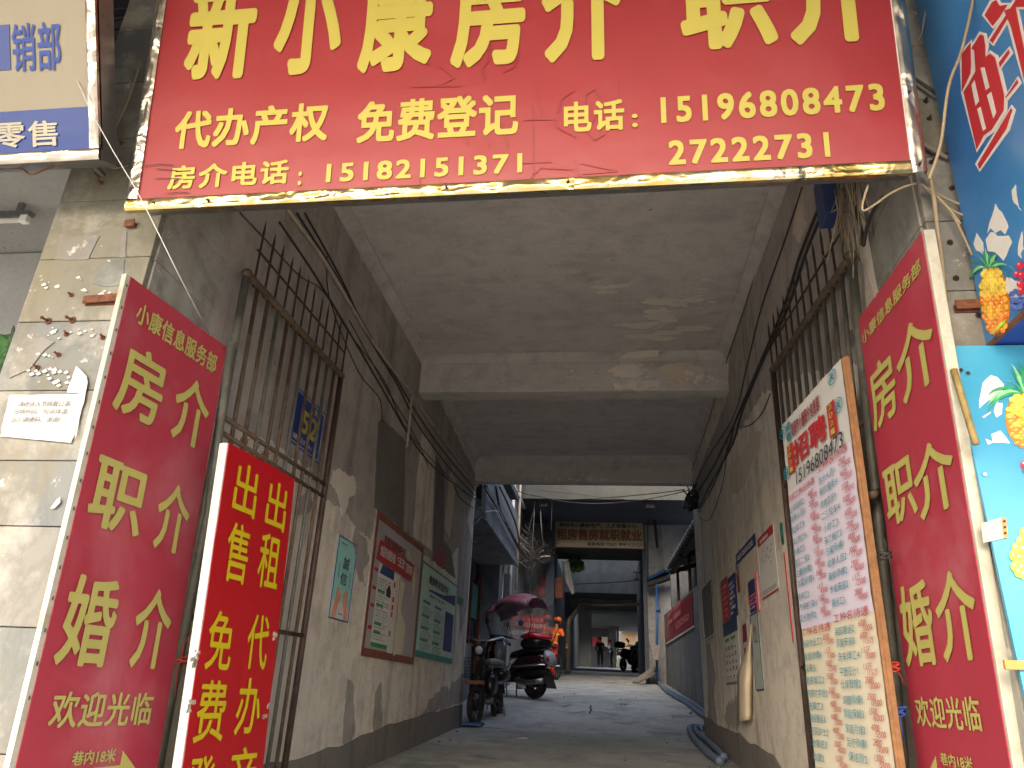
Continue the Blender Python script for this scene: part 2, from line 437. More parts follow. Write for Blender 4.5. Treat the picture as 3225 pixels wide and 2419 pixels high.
def text(F, s, a0, b0, a1, b1, mat, parent, lift=.004, bold=.02, space=1.0, name='lettering', mb=None, shear=0, wob=0):
    """bold = half the extra stroke width in ems: the outline is laid down several times, each a hair above the last"""
    vs, fs, w_, h_ = glyphs(s, space)
    own = mb is None; mb = mb or MB(); d = bold
    offs = [(0, 0)] if d < .004 else ([(-d, 0), (d, 0), (0, d), (0, -d)] if d < .013 else [(-d, -d), (0, -d), (d, -d), (-d, 0), (d, 0), (-d, d), (0, d), (d, d)])
    if d >= .02 and len(s) == 1: offs = [(d*math.cos(6.2832*i/18), d*math.sin(6.2832*i/18)) for i in range(18)] + [(0, 0)]
    W_, H_ = w_+2*d, h_+2*d
    for k, (ox, oy) in enumerate(offs):
        pts = []
        for x, y in vs:
            x = (x+ox+d)/W_; y = (y+oy+d)/H_
            a = a0+(a1-a0)*x + shear*(b1-b0)*(y-.5); b = b0+(b1-b0)*y
            if wob: a += wob*math.sin(b*90+a*40); b += wob*math.sin(a*70)
            pts.append(F.P(a, b, lift+.00012*k))
        ff = []
        for f in fs:
            n_ = (pts[f[1]]-pts[f[0]]).cross(pts[f[2]]-pts[f[0]])
            ff.append(f if n_.dot(F.N) > 0 else f[::-1])
        mb.add(pts, ff)
    if own: return mb.build(name, mat, parent)
def textpx(F, s, bl, tr, mat, parent, **k):
    a0, b0 = F.ab(*bl); a1, b1 = F.ab(*tr); return text(F, s, a0, b0, a1, b1, mat, parent, **k)
def dashes(F, a0, b0, a1, b1, rows, mb, fill=.5, lift=.004, seed=1, cw=None, t=.0008):
    rd = random.Random(seed); h = (b1-b0)/rows; cw = cw or h*.7
    for r_ in range(rows):
        y = b0 + h*r_; a = a0; end = a1 - (a1-a0)*(rd.random()*.5 if rd.random() < .35 else 0)
        while a < end - cw:
            if rd.random() < .88:
                k = rd.randint(0, 2); hh = h*fill
                if k == 0: rect(F, a, y, a+cw*.75, y+hh*.25, t, lift, mb); rect(F, a+cw*.1, y+hh*.7, a+cw*.7, y+hh, t, lift, mb)
                elif k == 1: rect(F, a, y+hh*.4, a+cw*.75, y+hh*.62, t, lift, mb); rect(F, a+cw*.3, y, a+cw*.48, y+hh*.38, t, lift, mb); rect(F, a+cw*.25, y+hh*.64, a+cw*.5, y+hh, t, lift, mb)
                else: rect(F, a, y, a+cw*.2, y+hh, t, lift, mb); rect(F, a+cw*.35, y, a+cw*.75, y+hh*.3, t, lift, mb); rect(F, a+cw*.35, y+hh*.6, a+cw*.75, y+hh*.85, t, lift, mb)
            a += cw
    return mb
def ragged(pts, amp=.02, step=.03, seed=0, closed=True):
    out = []; n = len(pts); rd = random.Random(seed)
    for i in range(n):
        p, q = Vector(pts[i]), Vector(pts[(i+1) % n]); L = (q-p).length; k = max(1, int(L/step))
        nn = Vector((-(q-p).y, (q-p).x)).normalized() if L > 0 else Vector((0,0))
        for j in range(k):
            t = j/k; e = p.lerp(q, t)
            am = amp*(noise.noise(Vector((e.x*9, e.y*9, seed*3.1)))*1.3 + noise.noise(Vector((e.x*37, e.y*37, seed*7.7)))*.7)
            out.append((e.x+nn.x*am, e.y+nn.y*am))
    return out

XL, XR, YF, YB = -1.92, 1.18, 2.42, 10.27
ZB, ZC, ZS = 2.81, 3.13, 3.21
WLF = Frame((XL, 0, 0), (0, 1, 0), (0, 0, 1))     # left wall: a = Y, normal +X
WRF = Frame((XR, 0, 0), (0, -1, 0), (0, 0, 1))    # right wall: a = -Y, normal -X
CEF = Frame((0, 0, ZS), (1, 0, 0), (0, -1, 0))    # ceiling: seen from below, normal -Z
B1F = Frame((0, 6.74, 0), (1, 0, 0), (0, 0, 1)); B2F = Frame((0, 10.11, 0), (1, 0, 0), (0, 0, 1))

# ================================================================== setting: ground
yy = [-30, 1.9, 2.35, 4, 6.2, 8.2, 10.3, 11.8, 13.3, 17, 21, 23, 30, 46, 70]
mb = MB()
mb.sheet([[Vector((x, y, -1.62 if y < 0 else -1.5)) for x in (-40, -5, 0, 5, 40)] for y in (-40, -6, 1.95)]); struct(mb, 'street', 'bounce_paving')
mb = MB()
ys = [2.35 + .35*i for i in range(int((10.3-2.35)/.35)+1)] + [10.3]
xs = [XL-.02 + (XR-XL+.04)*i/14 for i in range(15)]
mb.sheet([[Vector((x, y, fz(y) + .008*noise.noise(Vector((x*1.3, y*1.3, 0))))) for x in xs] for y in ys])
mb.add([(XL-.02, 2.35, fz(2.35)), (XR+.02, 2.35, fz(2.35)), (XR+.02, 1.95, -1.5), (XL-.02, 1.95, -1.5)], [(3,2,1,0)])
struct(mb, 'passage_floor', 'cement_floor', smooth=True)
mb = MB()
ys = [10.3 + .4*i for i in range(0, 180)]
xs = [-8 + 16*i/40 for i in range(41)]
def aly(x, y):
    d = max(0, abs(y-21)-1.5)
    return fz(y) + .012*noise.noise(Vector((x*.9, y*.9, 0)))*min(1, (y-10.3)/1.0)
mb.sheet([[Vector((x, y, aly(x, y))) for x in xs] for y in ys])
struct(mb, 'alley_floor', 'cement_floor', smooth=True)
# worn white joint across the floor and cracks
mb = MB()
a, b = on_floor(1736, 2276), on_floor(2040, 2301)
for i in range(46):
    t = i/46; p = a.lerp(b, t); 
    if noise.noise(Vector((i*.35, 0, 0))) < -.25: continue
    y = p.y + .02*noise.noise(Vector((i*.7, 3, 0))); w_ = .008 + .012*R()
    z = aly(p.x, y)+.006
    mb.add([(p.x, y-w_, z), (p.x+.042, y-w_+.008*R(), z), (p.x+.042, y+w_, z), (p.x, y+w_*.6, z)], [(0,1,2,3)])
o = struct(mb, 'floor_joint', 'peeled_paint')
mb = MB()
for px in ([(1800,2193),(1860,2190),(1920,2191),(2010,2189),(2060,2186)], [(1770,2228),(1800,2220),(1855,2223),(1935,2227),(1955,2232)],
           [(1860,2222),(1861,2240),(1858,2250)], [(1790,2247),(1840,2242),(1900,2246),(1945,2256)], [(1640,2215),(1700,2212),(1765,2214),(1850,2212)]):
    pts = [on_floor(*p) for p in px]
    for p, q in zip(pts, pts[1:]):
        d = (q-p); sd_ = Vector((-d.y, d.x, 0)).normalized()*.013
        n_ = max(2, int(d.length/.15))
        for i in range(n_):
            e, f = p.lerp(q, i/n_), p.lerp(q, (i+1)/n_)
            e = e + sd_*noise.noise(e*5)*3; f = f + sd_*noise.noise(f*5)*3
            e.z = aly(e.x, e.y)+.005; f.z = aly(f.x, f.y)+.005
            mb.add([e-sd_, f-sd_, f+sd_, e+sd_], [(0,1,2,3)])
struct(mb, 'floor_cracks', 'black_mark')

# ================================================================== the gateway building (its ground floor is the passage)
bld = thing('apartment_building', 'old concrete building over the covered passage, with stained plaster walls and stone clad pillars', 'building', (-.37, 2.42, -.7))
WT = .3; UPH = 9.5
mb = MB(); mb.box((XL-WT, 2.9, -1.6), (XL, YB, 3.4)); wl = mb.build('side_wall', 'wall_plaster', bld)
mb = MB(); mb.box((XR, 2.9, -1.6), (XR+WT, YB+.02, 3.4)); wr = mb.build('side_wall', 'wall_plaster', bld)
wr['label'] = 'right passage wall'; wl['label'] = 'left passage wall'
mb = MB(); mb.box((XL-WT, 2.44, ZS), (XR+WT, 6.74, ZS+.2)); ce1 = mb.build('ceiling', 'ceiling_plaster', bld)
mb = MB(); mb.box((XL-WT, 6.97, ZS-.02), (XR+WT, 10.11, ZS+.2)); ce2 = mb.build('ceiling', 'ceiling_plaster', bld)
mb = MB(); mb.box((XL-WT+.01, 6.74, ZB), (XR+WT-.01, 6.97, ZS+.18)); bm1 = mb.build('beam', 'beam_plaster', bld, bevel=.012)
mb = MB(); mb.box((XL-WT+.01, 10.11, ZB), (XR+WT-.01, YB+.01, ZS+.18)); bm2 = mb.build('beam', 'beam_plaster', bld, bevel=.012)
# coved mouldings round each bay
def cove(y0, y1, zs):
    s = .085
    def prof(axis):
        return [(0, -s), (.012, -s), (.03, -s*.62), (s*.62, -.03), (s, -.012), (s, 0), (0, 0)]
    for (p, q, inw) in (((XL, y0), (XL, y1), (1, 0)), ((XR, y1), (XR, y0), (-1, 0)), ((XL, y1), (XR, y1), (0, -1)), ((XR, y0), (XL, y0), (0, 1))):
        mb = MB(); p3, q3 = Vector((*p, zs)), Vector((*q, zs)); iw = Vector((*inw, 0))
        vs = []
        for e in (p3, q3):
            d = (q3-p3).normalized()
            for (a, b) in prof(0): vs.append(e + iw*(a+.002) + d*(a if e is p3 else -a) + Vector((0,0,b-.002)))
        n = 7; fs = [(i, (i+1) % n, n+(i+1) % n, n+i) for i in range(n)]
        mb.add(vs, fs); o = mb.build('cornice_moulding', 'beam_plaster', bld)
cove(2.9, 6.738, ZS); cove(6.972, 10.108, ZS-.02)
# sides beyond: solid masses and upper storeys
mb = MB(); mb.box((XL-WT, 2.44, ZS+.21), (XR+WT, YB, 5.4)); mb.build('upper_storey', 'wall_plaster_dark', bld)
mb = MB(); mb.box((-8, 3.9, -1.6), (XL-WT-.005, YB, UPH)); mb.build('shop_block', 'soffit_grey', bld)
mb = MB(); mb.box((XR+WT+.005, 2.6, -1.6), (7, YB, UPH)); mb.build('shop_block', 'wall_plaster', bld)
MB().box((-8, -3, 3.35), (7, 2.43, 3.5)).build('balcony_slab', 'wall_plaster_dark', bld, bevel=.01)  # overhang above the sign, its unseen reach stretched to shade the facade
# cement dado along the foot of both walls, ragged top
for F, sgn, y0, y1, sd_ in ((WLF, 1, 2.95, 10.26, 1), (WRF, -1, 2.95, 10.28, 2)):
    top = [(sgn*y, fz(y) + .215 + (.05 if y > 6 else 0)) for y in [y0 + (y1-y0)*i/30 for i in range(31)]]
    rt = []
    for (a, b) in top: rt.append((a, b + .05*noise.noise(Vector((a*1.5, sd_, 0))) + .025*noise.noise(Vector((a*6, sd_, 5)))))
    pts = [(sgn*y0, fz(y0)-.1), (sgn*y1, fz(y1)-.1)] + rt[::-1]
    poly(F, pts, .012, .012).build('dado', 'dado_cement', bld)
# plaster patches (outlines read off the photograph, set on the wall they belong to)
def patch(F, px, mat, par, t=.004, amp=.02, step=.035, name='plaster_patch', seed=0, ab=False):
    pts = px if ab else [F.ab(*p) for p in px]
    return poly(F, ragged(pts, amp, step, seed), t, t).build(name, mat, par)
V6 = lambda x, y: (900+x*.6445, 1350+y*.6445)
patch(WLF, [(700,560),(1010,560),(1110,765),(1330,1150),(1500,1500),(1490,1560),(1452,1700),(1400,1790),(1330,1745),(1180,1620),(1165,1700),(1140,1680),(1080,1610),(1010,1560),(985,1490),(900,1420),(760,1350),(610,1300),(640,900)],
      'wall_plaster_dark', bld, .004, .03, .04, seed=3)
patch(WLF, [(1189,1336),(1201,1319),(1221,1336),(1274,1389),(1269,1672),(1176,1600)], 'wall_plaster_darkest', bld, .007, .012, seed=5)
patch(WLF, [(1328,1355),(1367,1423),(1360,1640),(1358,1735),(1300,1690),(1312,1500)], 'wall_plaster', bld, .007, .012, seed=6)
patch(WLF, [(1372,1440),(1398,1490),(1396,1700),(1420,1740),(1432,1820),(1360,1765),(1364,1640)], 'wall_plaster_darkest', bld, .0075, .012, seed=7)
patch(WLF, [(1416,1482),(1433,1515),(1424,1620),(1414,1692),(1398,1660),(1404,1580)], 'wall_plaster_pale', bld, .009, .012, seed=8)
patch(WLF, [V6(*p) for p in ((225,195),(270,205),(325,240),(345,290),(335,320),(305,335),(300,380),(275,420),(262,380),(250,320),(215,270))], 'peeled_paint', bld, .008, .02, .02, seed=9)
patch(WLF, [(1108,1700),(1118,1660),(1150,1700),(1162,1760),(1140,1800),(1150,1850),(1125,1820)], 'wall_plaster_dark', bld, .006, .02, .02, seed=10)
patch(WLF, [V6(*p) for p in ((60,345),(110,300),(130,360),(100,420),(60,440),(40,400))], 'wall_plaster_dark', bld, .005, .02, .02, seed=11)
patch(WLF, [(1361,1745),(1385,1720),(1402,1762),(1398,1790),(1372,1775)], 'faded_red', bld, .0085, .03, .02, 'red_paint_stain', seed=12)
patch(WLF, [V6(*p) for p in ((300,1210),(330,1260),(335,1480),(310,1560),(275,1530),(285,1350))], 'wall_plaster_dark', bld, .003, .02, seed=13)
patch(WLF, [V6(*p) for p in ((435,1290),(465,1240),(470,1480),(440,1560),(420,1450))], 'wall_plaster_dark', bld, .003, .02, seed=14)
patch(WLF, [V6(*p) for p in ((760,1270),(800,1260),(862,1200),(862,1330),(740,1390),(660,1420),(700,1330))], 'wall_plaster_dark', bld, .005, .03, seed=15)
patch(WLF, [(1434,1560),(1470,1640),(1486,1700),(1470,1900),(1452,2000),(1440,1850),(1446,1700)], 'wall_plaster_dark', bld, .005, .015, seed=16)
R9 = lambda x, y: (2050+x*.3014, 1150+y*.3014)
patch(WRF, [R9(*p) for p in ((1120,690),(1165,720),(1150,860),(1080,980),(1040,1060),(985,1240),(900,1340),(850,1340),(830,1180),(850,1060),(930,940),(1030,800))], 'wall_plaster_pale', bld, .005, .018, .03, seed=21)
Z7 = lambda x, y: (2350+x*.3917, 550+y*.3917)
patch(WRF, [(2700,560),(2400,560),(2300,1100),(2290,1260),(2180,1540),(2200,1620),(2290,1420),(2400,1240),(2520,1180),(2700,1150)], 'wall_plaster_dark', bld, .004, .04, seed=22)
patch(WRF, [Z7(*p) for p in ((770,880),(800,900),(820,1090),(850,1230),(840,1400),(815,1250),(790,1150),(765,950))], 'wall_plaster_pale', bld, .007, .015, .03, seed=23)
patch(WRF, [Z7(*p) for p in ((820,1270),(860,1240),(880,1320),(870,1400),(830,1360))], 'wall_plaster_darkest', bld, .009, .012, .03, seed=24)
patch(WRF, [Z7(*p) for p in ((450,100),(480,320),(500,400),(440,560),(380,480),(400,250),(430,160))], 'wall_plaster_pale', bld, .006, .02, .03, seed=25)
patch(WRF, [Z7(*p) for p in ((960,880),(985,840),(1040,1000),(980,1080),(950,1000))], 'wall_plaster_pale', bld, .006, .015, .03, seed=26)
R5 = lambda x, y: (2000+x*.4219, 1600+y*.4219)
patch(WRF, [R5(*p) for p in ((530,1010),(560,1000),(600,1260),(590,1400),(620,1640),(560,1700),(540,1640),(545,1300))], 'wall_plaster_dark', bld, .003, .03, seed=27)
patch(WRF, [R5(*p) for p in ((690,1460),(760,1420),(800,1500),(780,1640),(700,1640),(670,1560))], 'wall_plaster_dark', bld, .003, .04, seed=28)
def flakes(F, cx, cy, rx, ry, n, mat, par, seed, smin=.012, smax=.06, t=.004, ax=1.0):
    rd = random.Random(seed); c = F.ab(cx, cy); e = F.ab(cx+rx, cy+ry); wx, wy = abs(e[0]-c[0]), abs(e[1]-c[1]); mb = MB()
    for i in range(n):
        a = c[0]+wx*rd.gauss(0, .45); b = c[1]+wy*rd.gauss(0, .45); s = smin+(smax-smin)*rd.random()**2.5
        k = 11; out = [(a+s*ax*(.55+.5*rd.random())*math.cos(6.283*j/k), b+s*.8*(.55+.5*rd.random())*math.sin(6.283*j/k)) for j in range(k)]
        poly(F, ragged(out, s*.12, s*.4, seed+i), t, t+.00023*i, mb)
    return mb.build('paint_flakes', mat, par)
flakes(CEF, 2060, 1010, 90, 80, 26, 'peeled_paint', bld, 31, .015, .09, ax=2.2)
flakes(CEF, 1960, 900, 110, 60, 9, 'peeled_paint', bld, 32, .01, .06, ax=2.4)
flakes(CEF, 2180, 940, 60, 60, 12, 'peeled_paint', bld, 33, .015, .08, ax=2)
patch(CEF, [(1760,860),(1830,862),(1900,880),(1840,890),(1770,880)], 'beam_plaster', bld, .003, .05, .04, 'ceiling_patch', 43)
patch(CEF, [(2100,1020),(2240,980),(2285,1000),(2270,1100),(2060,1105),(2040,1060)], 'beam_plaster', bld, .003, .09, .05, 'ceiling_patch', 44)
c5 = lambda x, y: (1075+x*.486, 806+y*.486)
patch(B1F, [c5(*p) for p in ((1800,690),(1850,650),(2050,632),(2052,680),(1900,688))], 'peeled_paint', bld, .09, .006, .015, 'peeled_patch', 51)
patch(B1F, [c5(*p) for p in ((1730,740),(1780,712),(1900,705),(1960,770),(1900,790),(1720,760))], 'peeled_paint', bld, .006, .02, .02, 'peeled_patch', 52)
patch(B1F, [c5(*p) for p in ((2050,730),(2100,705),(2230,700),(2330,720),(2350,800),(2200,815),(2080,800))], 'wall_plaster_pale', bld, .005, .03, .03, 'peeled_patch', 53)
patch(B1F, [c5(*p) for p in ((1760,830),(1850,800),(2060,815),(2060,860),(1760,868))], 'wall_plaster', bld, .004, .03, .03, 'peeled_patch', 54)
flakes(B1F, 1950, 1165, 110, 25, 22, 'peeled_paint', bld, 55, .008, .045, .007)
flakes(B1F, 2170, 1190, 130, 22, 22, 'peeled_paint', bld, 56, .008, .05, .007)
patch(B2F, [c5(*p) for p in ((1520,1440),(1620,1340),(1700,1315),(1740,1330),(1760,1390),(1700,1440),(1600,1455))], 'beam_plaster', bld, .006, .03, .04, 'peeled_patch', 57)
patch(B2F, [c5(*p) for p in ((1790,1380),(1850,1330),(2000,1320),(2050,1350),(1960,1440),(1830,1455),(1750,1430))], 'beam_plaster', bld, .006, .03, .04, 'peeled_patch', 58)
flakes(B2F, 1840, 1510, 120, 6, 18, 'peeled_paint', bld, 59, .01, .04, .007)
C2F = Frame((0, 0, ZS-.02), (1, 0, 0), (0, -1, 0))
patch(C2F, [c5(*p) for p in ((1900,1030),(2000,940),(2212,920),(2400,930),(2400,1250),(2050,1250),(2000,1200),(2020,1120),(1900,1040))], 'ceiling_plaster', bld, .003, .08, .05, 'ceiling_patch', 60)
patch(C2F, [(2205,1340),(2225,1290),(2260,1260),(2230,1400),(2180,1430),(2190,1370)], 'ceiling_darker', bld, .005, .06, .05, 'ceiling_patch', 61)

# pillars clad with stone tiles, each tile a piece
def pillar(x0, x1, zs, mats, label, reveal_x, rdir):
    p = MB().box((x0+.02, 2.45, -1.6), (x1-.02, 2.9, 3.35)).build('pillar', 'wall_plaster_dark', bld)
    p['label'] = label; WL[p.name] = wloc(bld)
    for i, (a, b) in enumerate(zip(zs, zs[1:])):
        w_ = x1-x0; t = .002*R()
        MB().box((x0, YF+t, a+.0015), (x1, 2.448, b-.0015)).build('stone_tile', mats[i % len(mats)], p, bevel=.003)
        rx = reveal_x
        MB().box((min(rx, rx+rdir*.03), 2.452, a+.002), (max(rx, rx+rdir*.03), 2.93, b-.002)).build('stone_tile', 'tile_reveal', p, bevel=.003)
    return p
pl = pillar(-2.44, XL, [-1.6, -.25, .14, .49, .74, 1.03, 1.34, 1.645, 1.95, 2.3, 2.65, 3.0, 3.34], ['tile_pale','tile_grey','tile_pale','tile_grey','tile_pale','tile_grey','tile_warm','tile_warm','tile_warm'], 'left stone clad pillar', XL-.022, 1)
pr = pillar(XR, 1.60, [-1.6, .5, .8, 1.09, 1.386, 1.682, 1.98, 2.27, 2.56, 2.9, 3.34], ['tile_pale','tile_pale','tile_warm','tile_pale'], 'right stone clad pillar', XR+.022, -1)
PLF = Frame((0, YF, 0), (1, 0, 0), (0, 0, 1))
L6 = lambda x, y: (x*.633, 350+y*.633)
patch(PLF, [L6(*p) for p in ((303,625),(497,622),(440,740),(275,740))], 'tile_pale', pl, .003, .004, .03, 'paper_residue', 70)
patch(PLF, [L6(*p) for p in ((60,1240),(120,1120),(230,1110),(270,1150),(200,1240),(150,1290),(60,1325))], 'tile_pale', pl, .0035, .02, .03, 'stone_stain', 71)
patch(PLF, [L6(*p) for p in ((460,860),(500,780),(560,745),(615,740),(610,860),(520,870))], 'tile_grey', pl, .003, .01, .03, 'stone_stain', 72)
patch(PLF, [L6(*p) for p in ((615,600),(632,600),(628,730),(590,735))], 'tile_pale', pl, .003, .005, .03, 'stone_stain', 73)
# nail holes, bolts and plaster scraps on the pillars
def bolt(px, y=YF, L=.02, r=.0042, up=.3):
    p = PY(y-.001, *px); mb = MB(); d = Vector((U_(-.3, .3), -1, U_(-.1, up))).normalized()
    mb.tube([p, p+d*L], r, 6, r*.8); mb.ball(p+d*L, r*1.3, 6, 4); mb.tube([p+Vector((0,-.0005,0)), p+Vector((0,-.003,0))], r*2.6, 8)
    return mb
for q in ((605,160),(490,325),(503,360),(590,290),(480,270),(355,915),(330,1108+2),(510,1127),(290,1212),(187,1276),(575,262)):
    bolt(L6(*q)).build('anchor_bolt', 'rust', pl, smooth=True)
for q in ((240,1045),(360,1040)):
    bolt(L6(*q), L=.032, r=.006, up=.6).build('anchor_bolt', 'rust', pl, smooth=True)
for q in ((870,545),(918,833),(1100,1130),(885,110)):
    bolt((2650+q[0]*.3917, 550+q[1]*.3917), L=.012).build('anchor_bolt', 'dark_rust', pr, smooth=True)
for q in ((180,885),(210,1035),(230,1415)):
    bolt((2850+q[0]*.3616, q[1]*.3616), L=.018).build('anchor_bolt', 'dark_rust', pr, smooth=True)
mb = MB(); rd = random.Random(5)
for cx, cy, n, sp in ((250,880,4,25),(415,897,3,20),(500,905,6,30),(265,1105,5,28),(385,1105,4,18),(475,1108,3,14),(220,1220,5,20),(200,1290,9,36),(320,1325,12,40),(545,745,2,8),(400,830,2,10)):
    for i in range(n):
        x, y = L6(cx+rd.gauss(0, sp), cy+rd.gauss(0, sp*.45)); a, b = PLF.ab(x, y); s = .004+.01*rd.random()
        poly(PLF, [(a-s, b), (a, b-s*.7), (a+s*1.3, b-s*.2), (a+s*.3, b+s*.8)], .002, .003+.004*rd.random(), mb)
mb.build('paper_scraps', 'paper_white', pl)
# rusty flat brackets
def bracket(px0, px1, h, par, mat='rust'):
    a, b = PY(YF-.02, *px0), PY(YF-.02, *px1); mb = MB()
    mb.bar(a, b, .035, .004, (0,1,0)); mb.bar(a+Vector((0,.018,0)), b+Vector((0,.018,0)), .004, h, (0,1,0)) if 0 else None
    mb.box((min(a.x,b.x), YF-.005, min(a.z,b.z)-h), (max(a.x,b.x), YF-.0005, max(a.z,b.z)+.002))
    return mb.build('steel_bracket', mat, par)
bracket(L6(413,938), L6(590,925), .018, pl)
bracket((2650+918*.3917, 550+1045*.3917), (2650+1130*.3917, 550+1035*.3917), .022, pr)
bracket(L6(618,560), L6(668,552), .01, pl)

# ================================================================== main sign
SB = Vector((-1.948, 2.25, 1.75)); SUP = Vector((0, -.17, .985))
SF = Frame(SB, (1, 0, .0065), SUP)
SW, SH = 3.083, 1.36
ms = thing('shop_sign', 'large red sign box with yellow lettering in a crinkled foil frame above the passage', 'sign', SB)
rect(SF, .03, .03, SW-.03, SH-.03, .09, -.012).build('sign_box', 'steel_dull', ms)
rect(SF, .045, .048, SW-.045, SH-.045, .006, .0).build('panel', 'sign_red', ms)
def foilbar(F, a0, b0, a1, b1, mat, seed, par, th=.012, n=90, hgt=.007):
    """crumpled sheet metal strip, long side along the longer extent"""
    rd = random.Random(seed); horiz = (a1-a0) > (b1-b0); L = (a1-a0) if horiz else (b1-b0); W_ = (b1-b0) if horiz else (a1-a0)
    k = max(8, int(L/.02)); m = 6; rows = []
    for j in range(m+1):
        row = []
        for i in range(k+1):
            t = L*i/k; s_ = W_*j/m
            h = th + (hgt*noise.noise(Vector((t*14, s_*30, seed))) + hgt*.5*noise.noise(Vector((t*40, s_*60, seed+9))))*math.sin(math.pi*j/m) 
            if j in (0, m): h = th - .004
            row.append(F.P(a0+t, b0+s_, h) if horiz else F.P(a0+s_, b0+t, h))
        rows.append(row)
    mb = MB(); mb.sheet(rows if horiz else rows[::-1])
    # returned edges
    for row in (rows[0], rows[-1]):
        mb.sheet([row, [p - F.N*(th+.012) for p in row]])
    return mb.build('frame_strip', mat, par, smooth=True)
foilbar(SF, .0, .0, .3, .05, 'foil_yellow_reflection', 3, ms)
foilbar(SF, .301, .0, 1.83, .05, 'foil_yellow_reflection', 1, ms, hgt=.012)
foilbar(SF, 1.832, .0, SW-.05, .05, 'foil_yellow_reflection', 2, ms, .010, hgt=.004)
foilbar(SF, 0, .051, .047, SH, 'foil_chrome', 4, ms, hgt=.009)
foilbar(SF, SW-.049, 0, SW, SH, 'foil_smooth', 5, ms, hgt=.005)
mb = MB(); rect(SF, SW-.052, .05, SW-.045, SH, .004, .006, mb); mb.build('frame_lip', 'print_white', ms)
for a, b in ((.02,.09),(.13,.025),(1.34,.03),(1.81,.03),(SW-.03,.32),(.36,.027),(SW-.025,.03)):
    MB().tube([SF.P(a, b, .008), SF.P(a, b, .02)], .005, 8).build('screw', 'dark_rust', ms)
K1 = lambda x, y: (300+x*.6103, y*.6103)
K2 = lambda x, y: (1600+x*.6103, y*.6103)
for s, bl, tr in (('新', (572,262), (826,-84)), ('小', (852,244), (1093,-98)), ('康', (1123,236), (1372,-112)), ('房', (1417,220), (1657,-128)),
                  ('介', (1704,204), (1960,-142)), ('职', (2146,166), (2427,-172)), ('介', (2479,148), (2740,-196))):
    textpx(SF, s, bl, tr, 'print_yellow', ms, bold=.038)
T = [('代办产权', K1(400,775), K1(1212,528), 1.08), ('免费登记', K1(1345,745), K1(2185,478), 1.05), ('电话', K2(288,690), K2(597,513), 1.1),
     (':', K2(640,662), K2(667,590), 1), ('15196808473', K2(790,640), K2(1930,433), 1.2), ('27222731', K2(830,856), K2(1650,684), 1.2),
     ('房介电话', K1(372,982), K1(1005,825), 1.15), (':', K1(1045,960), K1(1070,888), 1), ('15182151371', K1(1190,945), (1645,484), 1.2)]
for s, bl, tr, sp in T: textpx(SF, s, bl, tr, 'print_yellow', ms, bold=.026, space=sp)
# old marker scrawl on the vinyl and torn slits
mb = MB()
def scr(pts, w_=.006, F=SF, mb=mb, lift=.0035):
    for p, q in zip(pts, pts[1:]):
        p, q = Vector(F.ab(*p)), Vector(F.ab(*q)); d = (q-p); nn = Vector((-d.y, d.x)).normalized()*w_/2
        v = [p-nn, q-nn, q+nn, p+nn]; mb.add([F.P(e.x, e.y, lift) for e in v], [(0,1,2,3)])
c2 = lambda x, y: (1075+x*.486, y*.486)
for pts in ([(560,360),(565,430)], [(640,430),(730,510),(630,560)], [(455,565),(780,560)], [(865,400),(880,330),(1100,320),(1150,360),(1120,440),(1050,470)], [(965,250),(950,400),(910,450),(930,520)],
            [(1240,680),(1245,1180)], [(1180,780),(1380,775),(1400,830),(1520,890)], [(1270,580),(1300,760)], [(1400,740),(1430,640),(1510,590)], [(1580,740),(1580,620),(1640,580),(1680,640),(1650,760),(1590,850),(1640,910),(1710,870)],
            [(1795,520),(1800,640)], [(1160,1060),(1360,1050)], [(1200,1180),(1290,1090),(1500,1100)], [(1510,1030),(1545,1180)], [(1550,1060),(1790,1110),(1560,1130)], [(500,1100),(510,1240)], [(625,1090),(635,1215)], [(560,1200),(1190,1220)], [(800,600),(820,940)], [(900,780),(960,950)], [(1040,800),(1080,950)]):
    scr([c2(*p) for p in pts])
mb.build('marker_scrawl', 'scrawl_red', ms)
mb = MB()
for pts in ([(930,1080),(1050,1070),(1130,1075)], [(1020,1100),(1100,1105),(1180,1118)], [(1010,1165),(1040,1160),(1180,1165)], [(1090,1260),(1170,1250),(1230,1255)]):
    scr([(x*.486, y*.486) for x, y in pts], .003, SF, mb, .0075)
mb.build('torn_slits', 'black_mark', ms)

# ================================================================== left shop sign (cream / blue), leaning forward
p0 = PY(2.15, 316, 503); q0 = PY(2.15, 0, 522)
topd = PY(1.88, 311, 0) - p0
LF = Frame(p0, (1, 0, .0), topd)
ls = thing('shop_sign', 'cream and blue sign box in a dull steel frame at the upper left corner', 'sign', p0)
rect(LF, -2.4, 0, -.0, 1.2, .10, -.006).build('sign_box', 'steel_dull', ls)
rect(LF, -2.4, .045, -.045, 1.2, .004, .0).build('panel', 'cream_panel', ls)
aa, bb_ = LF.ab(281, 336)
rect(LF, -2.4, .046, -.046, bb_, .0035, .003).build('blue_band', 'blue_panel', ls)
foilbar(LF, -2.4, 0, 0, .044, 'foil_smooth', 8, ls, hgt=.004); foilbar(LF, -.043, .045, 0, 1.2, 'foil_smooth', 9, ls, hgt=.005)
q = lambda x, y: (x*.486, y*.486)
textpx(LF, '销', q(86,472), q(228,148), 'print_blue', ls, bold=.014); textpx(LF, '部', q(252,465), q(392,138), 'print_blue', ls, bold=.014)
textpx(LF, '售', q(190,958), q(380,778), 'print_cream', ls, bold=.02, lift=.006); textpx(LF, '零', q(-30,968), q(168,792), 'print_cream', ls, bold=.02, lift=.006)
a0, b0 = LF.ab(*q(-300, 480)); a1, b1 = LF.ab(*q(62, 160)); rect(LF, a0, b0, a1, b1, .003, .003).build('blue_block', 'blue_panel', ls)

